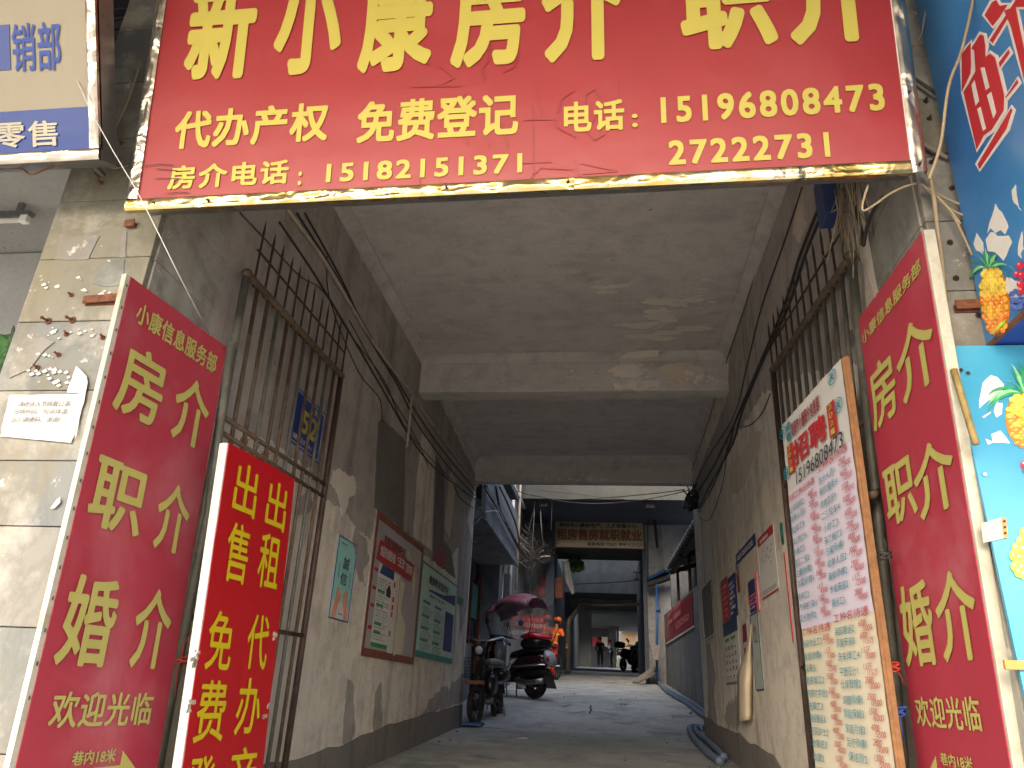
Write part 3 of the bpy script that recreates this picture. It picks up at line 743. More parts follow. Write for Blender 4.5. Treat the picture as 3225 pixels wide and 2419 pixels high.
# left shop recess: ceiling, shutter box, lamp, camouflage cloth
lsr = thing('shop_recess', 'grey recessed shop front ceiling and roller shutter box left of the pillar', 'shop front', (-3.4, 3, -1.5))
mb = MB(); mb.box((-6, 2.46, 2.38), (-2.445, 3.9, 2.5)); mb.build('recess_ceiling', 'soffit_grey', lsr)
zr = PY(3.4, 100, 740).z
mb = MB(); mb.box((-6, 3.4, 1.75), (-2.445, 3.88, 2.37)); mb.build('shutter_box', 'soffit_grey', lsr, bevel=.01)
for k in range(2): MB().box((-6, 3.385, zr-.03-.012*k*0), (-2.446, 3.399, zr+.012)).build('moulding', 'soffit_grey', lsr, bevel=.004) if k == 0 else None
for i in range(26): 
    z = 1.72-.12*(i+1); MB().box((-6, 3.5+.006*(i % 2), z+.003), (-2.447, 3.53, z+.117)).build('shutter_slat', 'soffit_grey', lsr, bevel=.004)
MB().box((-2.50, 3.36, -1.4), (-2.448, 3.5, 1.74)).build('shutter_guide', 'steel_dull', lsr)
fl = thing('tube_light', 'unlit white tube light fitting on the ceiling of the left shop', 'light', (-3.0, 2.95, 2.3))
pe = PY(2.95, 85, 690); zt = pe.z
MB().box((-4.2, 2.93, zt+.02), (pe.x+.02, 2.97, zt+.045)).build('batten', 'steel_dull', fl)
MB().tube([(-4.2, 2.95, zt-.006), (pe.x-.03, 2.95, zt-.006)], .014, 10).build('tube', 'white_tube', fl, smooth=True)
MB().box((pe.x-.035, 2.932, zt-.024), (pe.x+.01, 2.968, zt+.02)).build('lamp_holder', 'white_tube', fl, bevel=.004)
MB().box((pe.x-.08, 2.94, zt+.045), (pe.x-.05, 2.96, 2.38)).build('hanger', 'steel_dull', fl)
# cloth
cl = MB(); rows = []
c_tl, c_bl = PY(2.62, -60, 1060), PY(2.62, -60, 1330)
for j in range(14):
    t = j/13; yv = 1035 + (1300-1035)*t; wd = [(-120, 0), (60, 1)]
    right = {0: 58}.get(j, 58 - 46*t + 14*math.sin(t*9)); row = []
    for i in range(16):
        s = i/15; p = PY(2.60, -220 + (right+220)*s, yv + 60*(1-s)*(1-t)); p.y += .03*math.sin(s*17+t*3); row.append(p)
    rows.append(row)
cl.sheet(rows); o = cl.build('camouflage_cloth', 'camo_green', smooth=True, solid=.004)
tag(o, 'green camouflage cloth hanging at the left edge behind the stone pillar', 'cloth')

# ================================================================== strip boards
def strip_board(name, label, tn, tf, bn, mat, left=True, ext=1.3, th=.045, side='board_white', cat='sign'):
    """tn/tf top near/far corner points, bn bottom near point"""
    th_ = thing(name, label, cat, bn)
    if left: F = Frame(bn, tf-tn, tn-bn, False); wd = (tf-tn).length
    else: F = Frame(bn, tn-tf, tn-bn, False); F.O = bn - F.U*(tn-tf).length; wd = (tn-tf).length
    h = (tn-bn).length
    return th_, F, wd, h
# left red strip
tn = PX(-1.885, 401, 860); tf = PZ(tn.z, 713, 1090); bn = bottom_near(tn, tf, (30, 2419), (493, 2419), -1.885)
st, F1, W1, H1 = strip_board('strip_sign', 'tall red board with pale yellow characters fixed on the left pillar corner, white edge outside', tn, tf, bn, 'strip_red')
MB().box((-8, 2.6, 2.51), (-2.445, 3.88, 3.34)).build('upper_fascia', 'dark_concrete', lsr)
MB().box((-8, 2.5, 3.36), (-2.225, 3.88, 8)).build('upper_fascia', 'dark_concrete', lsr)
rect(F1, 0, -.45, W1, H1, .022, -.004).build('backing_board', 'board_white', st, bevel=.003)
poly(F1, [(.022,-.45),(W1,-.45)] + [(W1-(W1-.022)*i/30, H1-.004-.004*abs(noise.noise(Vector((i*.6,1,2))))) for i in range(31)], .003, .0).build('printed_face', 'strip_red', st)
tx = lambda F, s, bl, tr, par, m='print_olive', **k: textpx(F, s, bl, tr, m, par, **k)
g4 = lambda x, y: (x*.486, 806+y*.486)
tx(F1, '小康信息服务部', g4(866,425), g4(1406,648), st, bold=.018, space=1.05)
tx(F1, '房', g4(712,985), g4(1088,700), st, bold=.021); tx(F1, '介', g4(1082,1165), g4(1372,870), st, bold=.021)
tx(F1, '职', V(178,1130), V(322,1024), st, bold=.021); tx(F1, '介', V(322,1182), V(416,1060), st, bold=.021)
tx(F1, '婚', V(109,1436), V(264,1258), st, bold=.021); tx(F1, '介', V(270,1442), V(378,1280), st, bold=.021)
tx(F1, '欢迎光临', V(98,1574), V(332,1497), st, bold=.016, space=1.06)
tx(F1, '巷内18米', (219,2414), (365,2356), st, bold=.02)
a, b = F1.ab(385, 2365); c, d = F1.ab(300, 2419)
poly(F1, [(a,b),(a+.10,b-.075),(a,b-.15),(a,b-.105),(a-.22,b-.105),(a-.22,b-.045),(a,b-.045)], .001, .003).build('arrow', 'print_olive', st)
mb = MB()
for i in range(16): mb.box(*[tuple(x) for x in ((F1.P(.012, H1-.1*i-.05, -.003)-Vector((.001,.001,.006))), (F1.P(.012, H1-.1*i-.05, .0)+Vector((.001,.001,.006))))])
mb.build('staples', 'dark_rust', st)
# right red strip
tn = PX(1.11, 2905, 722); tf = PZ(tn.z, 2702, 1004); bn = bottom_near(tn, tf, (3188, 2419), (2890, 2419), 1.11)
sr, F2, W2, H2 = strip_board('strip_sign', 'tall red board with pale yellow characters on the right pillar, beside the pineapple hoardings', tn, tf, bn, 'strip_red', left=False)
rect(F2, 0, -.45, W2, H2, .038, -.004).build('backing_board', 'board_white', sr, bevel=.004)
poly(F2, [(0,-.45),(W2-.012,-.45)] + [((W2-.012)*(1-i/30), H2-.002-.014*abs(noise.noise(Vector((i*.5,7,2))))*(1 if 6<i<26 else .2)) for i in range(31)], .003, .0).build('printed_face', 'strip_red', sr)
r3 = lambda x, y: (2650+x*.3917, 550+y*.3917)
g6 = lambda x, y: (2150+x*.486, 806+y*.486)
g9 = lambda x, y: (2150+x*.4864, 1612+y*.4864)
tx(F2, '小康信息服务部', r3(180,1375), r3(634,660), sr, bold=.018, space=1.05)
tx(F2, '房', g6(1250,1150), g6(1352,590), sr, bold=.021); tx(F2, '介', g6(1433,985), g6(1597,295), sr, bold=.021)
tx(F2, '职', g6(1345,1770), g6(1478,1265), sr, bold=.021); tx(F2, '介', g6(1545,1730), g6(1728,1115), sr, bold=.021)
tx(F2, '婚', g9(1460,1010), g9(1588,425), sr, bold=.021); tx(F2, '介', g9(1695,980), g9(1862,335), sr, bold=.021)
tx(F2, '欢迎光临', g9(1530,1390), g9(1918,1195), sr, bold=.016, space=1.06)
tx(F2, '巷内18米', g9(1682,1640), g9(1880,1588), sr, bold=.02)
a, b = F2.ab(*g9(1640,1585))
poly(F2, [(a,b),(a-.10,b-.075),(a,b-.15),(a,b-.105),(a+.20,b-.105),(a+.20,b-.045),(a,b-.045)], .001, .003).build('arrow', 'print_olive', sr)
# second left board (fresh red)
tn = PX(-1.56, 718, 1393); tf = PZ(tn.z, 928, 1508); bn = bottom_near(tn, tf, (571, 2419), (824, 2419), -1.56)
s2, F3, W3, H3 = strip_board('strip_sign', 'bright red narrow board with vivid yellow characters leaning on the left gate', tn, tf, bn, 'fresh_red')
rect(F3, 0, -.3, W3, H3, .038, -.003).build('backing_board', 'paper_white', s2, bevel=.004)
poly(F3, ragged([(.006,-.3),(W3+.002,-.3),(W3+.002,H3+.001),(.006,H3+.001)], .0025, .03, 5), .002, .0).build('printed_face', 'fresh_red', s2)
by = dict(bold=.012)
tx(F3, '出', g4(1492,1650), g4(1680,1395), s2, 'print_bright_yellow', **by); tx(F3, '出', g4(1705,1745), g4(1866,1505), s2, 'print_bright_yellow', **by)
g7 = lambda x, y: (x*.4864, 1612+y*.4864)
tx(F3, '售', g7(1432,440), g7(1624,105), s2, 'print_bright_yellow', **by); tx(F3, '租', g7(1648,480), g7(1822,172), s2, 'print_bright_yellow', **by)
tx(F3, '免', g7(1310,1020), g7(1524,660), s2, 'print_bright_yellow', **by); tx(F3, '代', g7(1572,1015), g7(1750,680), s2, 'print_bright_yellow', **by)
tx(F3, '费', g7(1235,1500), g7(1480,1095), s2, 'print_bright_yellow', **by); tx(F3, '办', g7(1502,1450), g7(1702,1080), s2, 'print_bright_yellow', **by)
tx(F3, '登', g7(1170,1990), g7(1400,1570), s2, 'print_bright_yellow', **by); tx(F3, '产', g7(1440,1900), g7(1670,1515), s2, 'print_bright_yellow', **by)
mb = MB(); rd = random.Random(3)
for px in ((1272,910),(1250,960),(1262,990),(1225,1260),(1240,1240),(1212,1300),(1775,800),(1735,1260),(1715,1330)):
    for k in range(4):
        a, b = F3.ab(*g7(px[0]+rd.gauss(0,8), px[1]+rd.gauss(0,12))); s = .004+.006*rd.random()
        poly(F3, ragged([(a-s,b-s),(a+s,b-s*.6),(a+s*.7,b+s),(a-s*.8,b+s*.6)], s*.4, s*.5, k), .001, .0018, mb)
mb.build('worn_spots', 'board_white', s2)
# job board on the right
tn = PX(1.0, 2645, 1130); tf = PZ(tn.z, 2460, 1340); bn = PX(1.0, 2815, 2419)
jb, F4, W4, H4 = strip_board('job_notice_board', 'tall wooden board with handwritten job notices in blue and red, tied to the right gate', tn, tf, bn, 'paper_cream', left=False, cat='notice board')
rect(F4, -.012, -.3, W4+.022, H4+.004, .02, -.012).build('plywood', 'wood_edge', jb, bevel=.002)
rect(F4, W4+.006, -.3, W4+.022, H4-.004, .012, .0).build('batten', 'wood_edge', jb, bevel=.002)
z6 = lambda x, y: (2450+x*.3617, 1100+y*.3617)
def jab(x, y): return F4.ab(*z6(x, y))
hb = jab(60, 1290)[1]; mb_ = F4.ab(2560, 1975)[1]
def sheetp(b0, b1, mat, seed, lift):
    n = 12; m = 10; rows = []
    for j in range(m+1):
        rows.append([F4.P(W4*i/n + .006*noise.noise(Vector((j*.7, 0, seed)))*(1 if i in (0, n) else 0), b0+(b1-b0)*j/m, lift+.006*abs(noise.noise(Vector((i*.6, j*.5, seed))))) for i in range(n+1)])
    return MB().sheet(rows).build('paper_sheet', mat, jb, smooth=True)
sheetp(hb, H4, 'paper_white', 1, -.004)
sheetp(mb_, hb+.01, 'paper_lilac', 2, -.003)
sheetp(-.3, mb_+.01, 'paper_cream', 3, -.0045)
LT = .008
def fr(a, b): return (W4*a, b)
Hh = H4-hb
def jt(s, a0, b0, a1, b1, m, **k):   # fractions across, fractions of header height
    text(F4, s, W4*a0, hb+Hh*b0, W4*a1, hb+Hh*b1, m, jb, lift=LT, **k)
jt('简阳市小康职介信息部', .2, .66, .68, .86, 'print_darkred', bold=.02)
jt('招聘', .2, .26, .74, .60, 'print_red', bold=.022)
jt('15196808473', .2, .02, .93, .20, 'print_ink', bold=.004, shear=.15)
jt('成', .1, .80, .19, .92, 'print_teal', bold=.02); jt('都', .1, .66, .19, .78, 'print_teal', bold=.02)
for x0 in (.085, .77):
    rect(F4, W4*x0, hb+Hh*.22, W4*(x0+.11), hb+Hh*.62, .001, LT-.001).build('red_label', 'print_red', jb)
    for i, ch in enumerate('2021'):
        # characters run down the label
        bt = .53-.1*i; text(F4, ch, W4*(x0+.03), hb+Hh*bt, W4*(x0+.085), hb+Hh*(bt+.07), 'print_yellow', jb, lift=LT+.002, bold=.02)
def ring(F, a, b, ra, rb, mat, par, lift):
    n = 28; vs = []; 
    for j in range(n):
        t = 6.2832*j/n; vs += [F.P(a+ra*math.cos(t), b+rb*math.sin(t), lift), F.P(a+ra*.86*math.cos(t), b+rb*.86*math.sin(t), lift)]
    fs = [(2*j, (2*j+2) % (2*n), (2*j+3) % (2*n), 2*j+1) for j in range(n)]
    MB().add(vs, fs).build('ring_mark', mat, par)
for s, x, y in (('今', .04, .86), ('日', .04, .28), ('天', .89, .88), ('天', .93, .50)):
    ring(F4, W4*x, hb+Hh*y, W4*.055, Hh*.09, 'print_teal', jb, LT); text(F4, s, W4*(x-.03), hb+Hh*(y-.05), W4*(x+.03), hb+Hh*(y+.05), 'print_teal', jb, lift=LT, bold=.02)
left_jobs = ['手机工种名待遇', '公司司机2', '财务人员3', '机修工3', '车工铣工4', '水电工3', '电工二名2', '红案师傅2', '凉菜师傅1', '洗车工2', '汽修打杂1', '店长制作2', '工种名待遇', '高空作业工2', '酿酒师傅4', '保安5', '厨房帮工2', '宽带打字员2', '洗碗工3', '搬运搬运3', '医院护士2', '收银员3', '收银2', '粉刷工2']
right_jobs = ['工种名待遇', '会计人员1', '餐饮服务4', '烧烤店员3', '二三轮车4', '小时工3', '杂工搬工2', '白案师傅1', '收单人员2', '装修师傅2', '水电安装2', '搬运工3', '工种名待遇', '装卸搬运2', '家装安装2', '洗车焊工4', '平面设计1', '仓库管理2', '烧腊师傅1', '家庭保姆3', '家庭月嫂2', '足疗师傅1', '保洁员2']
pay = ['3000', '1500', '2500', '4500', '6000', '1.5万', '3500', '5500', '2800', '4000']
mt, mr = MB(), MB(); rd = random.Random(11)
top = hb - .015
rowh = (top - mb_)/12.2
for col, (x0, x1, px0, px1, jobs) in enumerate(((.02, .34, .36, .50, left_jobs), (.53, .83, .84, .985, right_jobs))):
    for i, s in enumerate(jobs):
        b1 = top - rowh*(i+rd.uniform(-.07,.07)) - (0 if i < 12 else .01) + (.03 if col == 1 else 0); b0 = b1 - rowh*.66
        if b0 < -.28: break
        hd = i in (0, 12)
        x1r = x0 + (x1-x0)*min(1, len(s)/rd.uniform(5.3, 6.6)) if not hd else px1-.02
        text(F4, s, W4*(x0+rd.uniform(0, .012)), b0, W4*x1r, b1, None, jb, lift=LT, bold=.001, space=1.0, mb=mr if hd else mt, shear=.12, wob=.0012)
        if not hd:
            text(F4, rd.choice(pay), W4*px0, b0+rowh*.34, W4*(px0+(px1-px0)*.6), b1+rowh*.12, None, jb, lift=LT, bold=0, mb=mr, shear=.3, wob=.001)
            text(F4, '/'+rd.choice(pay), W4*(px0+.03), b0-rowh*.05, W4*px1, b0+rowh*.36, None, jb, lift=LT, bold=0, mb=mr, shear=.2, wob=.001)
mt.build('handwriting', 'print_teal', jb); mr.build('handwriting', 'print_red', jb)

# ================================================================== iron gates folded against the walls
def gate(label, X, ht, ft, hb_, fb, nb, sp_h, spikes, rails, mats, lead):
    """corner pixels: hinge top, far top, hinge bottom, far bottom on the plane x = X"""
    A, B, C, D = PX(X, *ht), PX(X, *ft), PX(X, *hb_), PX(X, *fb)
    # push bottoms down to the floor
    def down(T_, B_):
        d = (B_-T_); t = (T_.z+.60)/(T_.z-B_.z); return T_+d*t
    C, D = down(A, C), down(B, D)
    g = thing('iron_gate', label, 'gate', ((A+B)/2).xy.to_3d()+Vector((0,0,-.6)))
    P = lambda s, t: A.lerp(B, s).lerp(C.lerp(D, s), t)
    MB().tube([P(0,0), P(0,.5), P(0,1)], .021, 12).build('post', mats[0], g, smooth=True)
    MB().tube([P(1,0), P(1,.5), P(1,1)], .019, 12).build('post', mats[1], g, smooth=True)
    pts = [P(i/24, 0)+Vector((0, 0, .006*noise.noise(Vector((i*.9, 0, X))))) for i in range(25)]
    MB().tube(pts, [.022+.004*noise.noise(Vector((i*1.7, 3, X))) for i in range(25)], 12).build('top_rail', mats[2], g, smooth=True)
    MB().ball(A, .028).build('weld', mats[2], g, smooth=True); MB().ball(B, .026).build('weld', mats[2], g, smooth=True)
    for i in range(1, nb+1):
        s = i/(nb+1); b = .006*math.sin(i*2.1)
        MB().tube([P(s, .0), P(s+b*.3, .5), P(s, 1)], .0115, 8).build('bar', mats[3] if i % 3 else mats[0], g, smooth=True)
    for t in rails:
        MB().tube([P(0, t), P(1, t)], .013, 8).build('cross_rail', mats[3], g, smooth=True)
    hgt = Vector((0, -.02, 1))
    for i in range(spikes):
        s = lead + (1-lead)*i/(spikes-1); p = P(s, 0)-Vector((0,0,.03)); q = p + hgt*sp_h + Vector((0, .01*math.sin(i*3), 0))
        MB().tube([p, p.lerp(q, .85), q], [.0065, .0065, .001], 6).build('spike', mats[4], g)
    p, q = P(lead-.02, 0)+hgt*sp_h*.44, P(1.01, 0)+hgt*sp_h*.44
    MB().tube([p, q], .0065, 6).build('spike_rod', mats[4], g)
    for s, t in ((.18, .33), (.27, .36), (.36, .33)):
        c = P(s, t); mb = MB()
        for k in range(5):
            n = 10; mb.tube([c + Vector((.018*math.cos(6.28*j/n), .018*math.sin(6.28*j/n), .01*k + .004*math.sin(j+k))) for j in range(n+1)], .002, 5)
        mb.tube([c+Vector((.02,0,.03)), c+Vector((.05,.03,.06)), c+Vector((.06,.05,.02)), c+Vector((.03,.08,.0))], .0018, 5)
        mb.build('binding_wire', 'rust', g)
    return g, P
gl, GP = gate('rusty spiked iron gate folded against the left wall', -1.80, (777,862), (1074,1184), (498,2419), (895,2419), 10, .40, 12, (.30, .33, .66), ['grey_post','brown_post','old_pipe','old_pipe','dark_rust'], .06)
gr_, GP2 = gate('rusty spiked iron gate folded against the right wall', 1.13, (2680,806), (2434,1165), (2846,2419), (2558,2419), 10, .40, 12, (.30, .7), ['grey_post','brown_post','old_pipe','grey_post','dark_rust'], .05)
# pale marble door sheet seen behind the left bars
patch(WLF, [(905,1760),(985,1700),(965,2140),(840,2419),(800,2419)], 'peeled_paint', bld, .006, .02, .05, 'pale_sheet', 80)
# tie post between strip and gate (left), stub and ties on the right
MB().tube([PX(-1.78, 728, 1080), PX(-1.78, 655, 1612), PX(-1.78, 495, 2419)], .02, 12).build('frame_post', 'grey_post', gl, smooth=True)
MB().tube([PX(1.07, 2745, 1560), PX(1.13, 2765, 1550)], .016, 10).build('stub_rail', 'old_pipe', gr_, smooth=True)
def tie(label, c, mat, n=5, r=.03, tails=((.05,.03,-.06),(-.02,.05,.05)), cat='tie'):
    mb = MB(); c = Vector(c)
    for k in range(n):
        m = 12; mb.tube([c + Vector((r*math.cos(6.283*j/m), r*math.sin(6.283*j/m), .006*k-.01 + .006*math.sin(j*1.3+k*2))) for j in range(m+1)], .0025, 5)
    for t in tails:
        t = Vector(t); mb.tube([c, c+t*.4+Vector((0,-.02,.01)), c+t], .0022, 5)
    o = mb.build('tie_string', mat, smooth=True); tag(o, label, cat); return o
tie('red plastic string tying the job notice board to the right gate post', PX(1.05, *g9(1350,1010)), 'rope_red')
tie('blue plastic string knotted low on the right gate post', PX(1.05, *g9(1385,1300)), 'rope_blue', tails=((0,-.02,-.09),(.02,-.05,.02)))
tie('black wire knot holding the right red board to the gate', PX(1.05, *g9(1310,280)), 'cable_dark', 4, .022, ((0,-.02,.06),(.01,-.01,-.05)))
tie('red and black string tying the left red board to the gate', PX(-1.76, *g7(1175,960)), 'rope_red', 4, .03, ((0,.03,.12),(0,.01,-.14)))

# house number plate
def poster(name, label, cat, F, px_tl, px_br, mat, t=.006, frame=None, fw=.008, off=.0, tilt=0):
    a0, b1 = F.ab(*px_tl); a1, b0 = F.ab(*px_br)
    base = F.P((a0+a1)/2, b0, off); th_ = thing(name, label, cat, base)
    FF = Frame(F.P(a0, b0, off+t+.001), F.U, F.V); w_, h_ = a1-a0, b1-b0
    if tilt: FF = Frame(FF.O, FF.U*math.cos(tilt)+FF.V*math.sin(tilt), FF.V)
    rect(FF, 0, 0, w_, h_, t, 0).build('backing', mat, th_)
    if frame:
        for (x0, y0, x1, y1) in ((0,0,w_,fw), (0,h_-fw,w_,h_), (0,fw,fw,h_-fw), (w_-fw,fw,w_,h_-fw)):
            rect(FF, x0, y0, x1, y1, .004, .003).build('frame_edge', frame, th_)
    return th_, FF, w_, h_
Z8 = lambda x, y: (700+x*.5122, 650+y*.5122)
hp, FP, wp, hp_ = poster('house_number_plate', 'blue enamel house number plate 52 behind the left gate bars', 'number plate', WLF, Z8(448,1098), Z8(585,1585), 'blue_plate', .004, None)
for (x0,y0,x1,y1) in ((.03,.04,.97,.055),(.03,.945,.97,.96),(.03,.055,.045,.945),(.955,.055,.97,.945)): rect(FP, wp*x0, hp_*y0, wp*x1, hp_*y1, .001, .0015).build('border_line', 'print_white', hp)
text(FP, '52', wp*.3, hp_*.3, wp*.78, hp_*.72, 'print_yellow', hp, bold=.02); text(FP, '街', wp*.62, hp_*.78, wp*.76, hp_*.9, 'print_white', hp, bold=.01)
text(FP, '建设路41号', wp*.12, hp_*.1, wp*.88, hp_*.2, 'print_white', hp, bold=.012)

# paper notice on the left pillar
g4b = lambda x, y: (x*.486, 806+y*.486)
ntc, FN, wn, hn = poster('paper_notice', 'white printed paper notice stuck on the left stone pillar', 'notice', PLF, (30,1252), (232,1392), 'paper_white', .0015)
bpy.data.objects.remove([c for c in ntc.children][0])
pts = [FN.ab(*g4b(*p)) for p in ((70,900),(520,890),(545,940),(465,1215),(5,1170))]
n = 12; rows = []
tl, tr, br, bl = [Vector(FN.ab(*g4b(*p))) for p in ((68,905),(548,898),(468,1215),(4,1172))]
for j in range(n+1):
    rows.append([])
    for i in range(n+1):
        e = bl.lerp(br, i/n).lerp(tl.lerp(tr, i/n), j/n); rows[-1].append(FN.P(e.x, e.y, .006+.008*noise.noise(Vector((i*.45, j*.6, 2)))))
MB().sheet(rows).build('sheet', 'paper_white', ntc, smooth=True)
for s, bl_, tr_ in (('请进店人员佩戴口罩', (128,985), (474,948)), ('扫场所码、检测体温、', (98,1034), (470,998)), ('出示健康码、谢谢!', (84,1086), (408,1050))):
    textpx(FN, s, g4b(*bl_), g4b(*tr_), 'print_ink', ntc, bold=0, lift=.014, shear=.1)
o = poly(PLF, ragged([PLF.ab(*g4b(*p)) for p in ((445,892),(505,722),(575,790),(582,830),(555,960),(540,1000),(500,1190),(520,900))], .003, .02, 3), .002, .012).build('torn_paper', 'paper_white')
tag(o, 'torn blank strip of white paper beside the notice on the left pillar', 'paper')
for i, (pp, lb) in enumerate(((((340,1640),(398,1568),(400,1600),(365,1640)), 'small curled scrap of paper low on the left stone pillar'),)):
    o = poly(PLF, ragged([PLF.ab(*g4b(*p)) for p in pp], .003, .01, 3), .002, .012).build('torn_paper', 'paper_white'); tag(o, lb, 'paper')

# ================================================================== posters on the left wall
Z3 = lambda x, y: (1000+x*.3618, 1550+y*.3618)
p1, FA, wa, ha = poster('poster', 'narrow pale teal poster with two brush characters above cupped hands, left wall', 'poster', WLF, Z3(185,372), Z3(255,1140), 'teal_poster', .004, 'print_blue', .008)
text(FA, '誠', wa*.36, ha*.62, wa*.68, ha*.78, 'print_ink', p1, bold=.004, shear=.15); text(FA, '信', wa*.30, ha*.43, wa*.66, ha*.58, 'print_ink', p1, bold=.004, shear=.15)
mb = dashes(FA, wa*.1, ha*.92, wa*.45, ha*.94, 1, MB(), .7, seed=2); dashes(FA, wa*.42, ha*.07, wa*.72, ha*.09, 1, mb, .7, seed=3); mb.build('small_print', 'print_ink', p1)
mb = MB(); 
for x, b0, b1 in ((.17,.5,.68), (.78,.4,.62)):
    k = 12
    for i in range(k): rect(FA, wa*x, ha*(b0+(b1-b0)*i/k), wa*(x+.04), ha*(b0+(b1-b0)*(i+.6)/k), .0008, .003, mb)
mb.build('small_print', 'teal_frame', p1)
poly(FA, [(wa*.03,ha*.02),(wa*.97,ha*.02),(wa*.97,ha*.16),(wa*.6,ha*.22),(wa*.3,ha*.2),(wa*.03,ha*.24)], .001, .0022).build('pale_ground', 'print_white', p1)
for sgn in (0, 1):
    f = (lambda x: wa*x) if not sgn else (lambda x: wa*(1-x))
    # forearm, palm and three fingers of one cupped hand, as flat print
    mb = MB(); poly(FA, [(f(.08),ha*.02),(f(.28),ha*.02),(f(.33),ha*.14),(f(.42),ha*.24),(f(.40),ha*.33),(f(.28),ha*.30),(f(.17),ha*.22)], .0008, .0035, mb)
    for k, (x, h0, h1) in enumerate(((.20,.28,.38),(.27,.3,.39),(.34,.3,.36),(.40,.27,.33))): poly(FA, [(f(x),ha*h0),(f(x+.05),ha*h0),(f(x+.045),ha*h1),(f(x+.01),ha*h1)], .0008, .0044+.0002*k, mb)
    mb.build('printed_hand', 'print_skin', p1)
# brown framed notice board with torn prints
p2, FB, wb, hb2 = poster('notice_board', 'brown wooden framed notice board with a red banner print and torn sheets, left wall', 'notice board', WLF, Z3(508,155), Z3(820,1500), 'aged_print', .012, 'wood_brown', .06)
rect(FB, wb*.07, hb2*.80, wb*.62, hb2*.93, .001, .003).build('header_sheet', 'aged_print', p2)
text(FB, '简城街道建设路社区', wb*.16, hb2*.80, wb*.58, hb2*.87, 'print_darkred', p2, bold=.02, lift=.006)
poly(FB, ragged([(wb*.06,hb2*.66),(wb*.76,hb2*.645),(wb*.80,hb2*.79),(wb*.09,hb2*.81)], .004, .04, 4), .001, .0085).build('red_banner', 'print_red', p2)
text(FB, '食品安全制度共创', wb*.10, hb2*.70, wb*.38, hb2*.78, 'print_white', p2, bold=.02, lift=.012)
text(FB, '“三进三送”', wb*.42, hb2*.70, wb*.58, hb2*.78, 'print_white', p2, bold=.02, lift=.012); text(FB, '万家共享', wb*.60, hb2*.69, wb*.75, hb2*.77, 'print_white', p2, bold=.02, lift=.012)
rect(FB, wb*.12, hb2*.07, wb*.40, hb2*.65, .001, .005).build('paper_sheet', 'print_white', p2)
rect(FB, wb*.41, hb2*.05, wb*.52, hb2*.64, .001, .004).build('paper_sheet', 'print_white', p2)
rect(FB, wb*.045, hb2*.2, wb*.115, hb2*.66, .001, .004).build('paper_sheet', 'aged_print', p2)
poly(FB, ragged([(wb*.54,hb2*.05),(wb*.72,hb2*.05),(wb*.74,hb2*.25),(wb*.6,hb2*.4),(wb*.64,hb2*.6),(wb*.54,hb2*.64)], .02, .04, 6), .001, .004).build('paper_sheet', 'paper_cream', p2)
poly(FB, ragged([(wb*.62,hb2*.82),(wb*.80,hb2*.80),(wb*.86,hb2*.68),(wb*.84,hb2*.5),(wb*.80,hb2*.62),(wb*.78,hb2*.79),(wb*.62,hb2*.9)], .012, .04, 7), .001, .005).build('paper_sheet', 'paper_cream', p2)
poly(FB, [(wb*.14,hb2*.58),(wb*.40,hb2*.58),(wb*.40,hb2*.65),(wb*.18,hb2*.65)], .001, .0065).build('blue_header', 'blue_metal', p2)
mb = dashes(FB, wb*.13, hb2*.12, wb*.37, hb2*.56, 22, MB(), .45, .0065, 5); mb.build('small_print', 'print_grey', p2)
mb = MB()
for y in (.45, .35, .22, .16): rect(FB, wb*.14, hb2*y, wb*.26, hb2*(y+.02), .001, .0075, mb)
rect(FB, wb*.12, hb2*.07, wb*.40, hb2*.1, .001, .0065, mb); mb.build('green_print', 'print_green', p2)
poly(FB, [(wb*.29,hb2*.44),(wb*.37,hb2*.44),(wb*.37,hb2*.49),(wb*.335,hb2*.53),(wb*.29,hb2*.49)], .001, .0075).build('printed_flask', 'print_ink', p2)
mb = MB()
for y in (.58, .45, .33, .18): rect(FB, wb*.05, hb2*y, wb*.11, hb2*(y+.025), .001, .0055, mb)
for y in (.53, .42, .36, .31, .17): rect(FB, wb*.42, hb2*y, wb*.445, hb2*(y+.04), .001, .0055, mb)
mb.build('red_print', 'print_red', p2)
mb = dashes(FB, wb*.45, hb2*.3, wb*.51, hb2*.6, 16, MB(), .45, .0055, 9); mb.build('small_print', 'print_pink', p2)
text(FB, '司', wb*.88, hb2*.74, wb*.93, hb2*.79, 'print_grey', p2, bold=.005)
# green health board
p3, FC, wc, hc = poster('health_notice_board', 'mint green public health board with columns of small print, left wall by the alley', 'notice board', WLF, Z3(905,592), Z3(1160,1495), 'mint_poster', .012, 'teal_frame', .02)
text(FC, '健康教育宣传栏', wc*.18, hc*.80, wc*.72, hc*.90, 'print_ink', p3, bold=.014, space=1.1)
poly(FC, [(wc*.2,hc*.72),(wc*.96,hc*.72),(wc*.96,hc*.86),(wc*.6,hc*.77),(wc*.2,hc*.74)], .001, .0022).build('blue_wave', 'blue_metal', p3)
rect(FC, wc*.68, hc*.13, wc*.94, hc*.60, .001, .003).build('navy_block', 'print_navy', p3)
mb = dashes(FC, wc*.2, hc*.66, wc*.65, hc*.70, 1, MB(), .8, .004, 2)
for x in (.08, .38):
    for y in (.46, .32, .20, .07): dashes(FC, wc*x, hc*y, wc*(x+.26), hc*(y+.085), 4, mb, .45, .004, int(x*100+y*10))
mb.build('small_print', 'print_grey', p3)
mb = MB()
for x in (.08, .38):
    for y in (.57, .42, .29, .165): rect(FC, wc*x, hc*y, wc*(x+.18), hc*(y+.03), .001, .003, mb)
mb.build('teal_headings', 'teal_frame', p3)
rect(FC, .02, .02, wc-.02, hc*.06, .001, .0022).build('green_foot', 'teal_frame', p3)
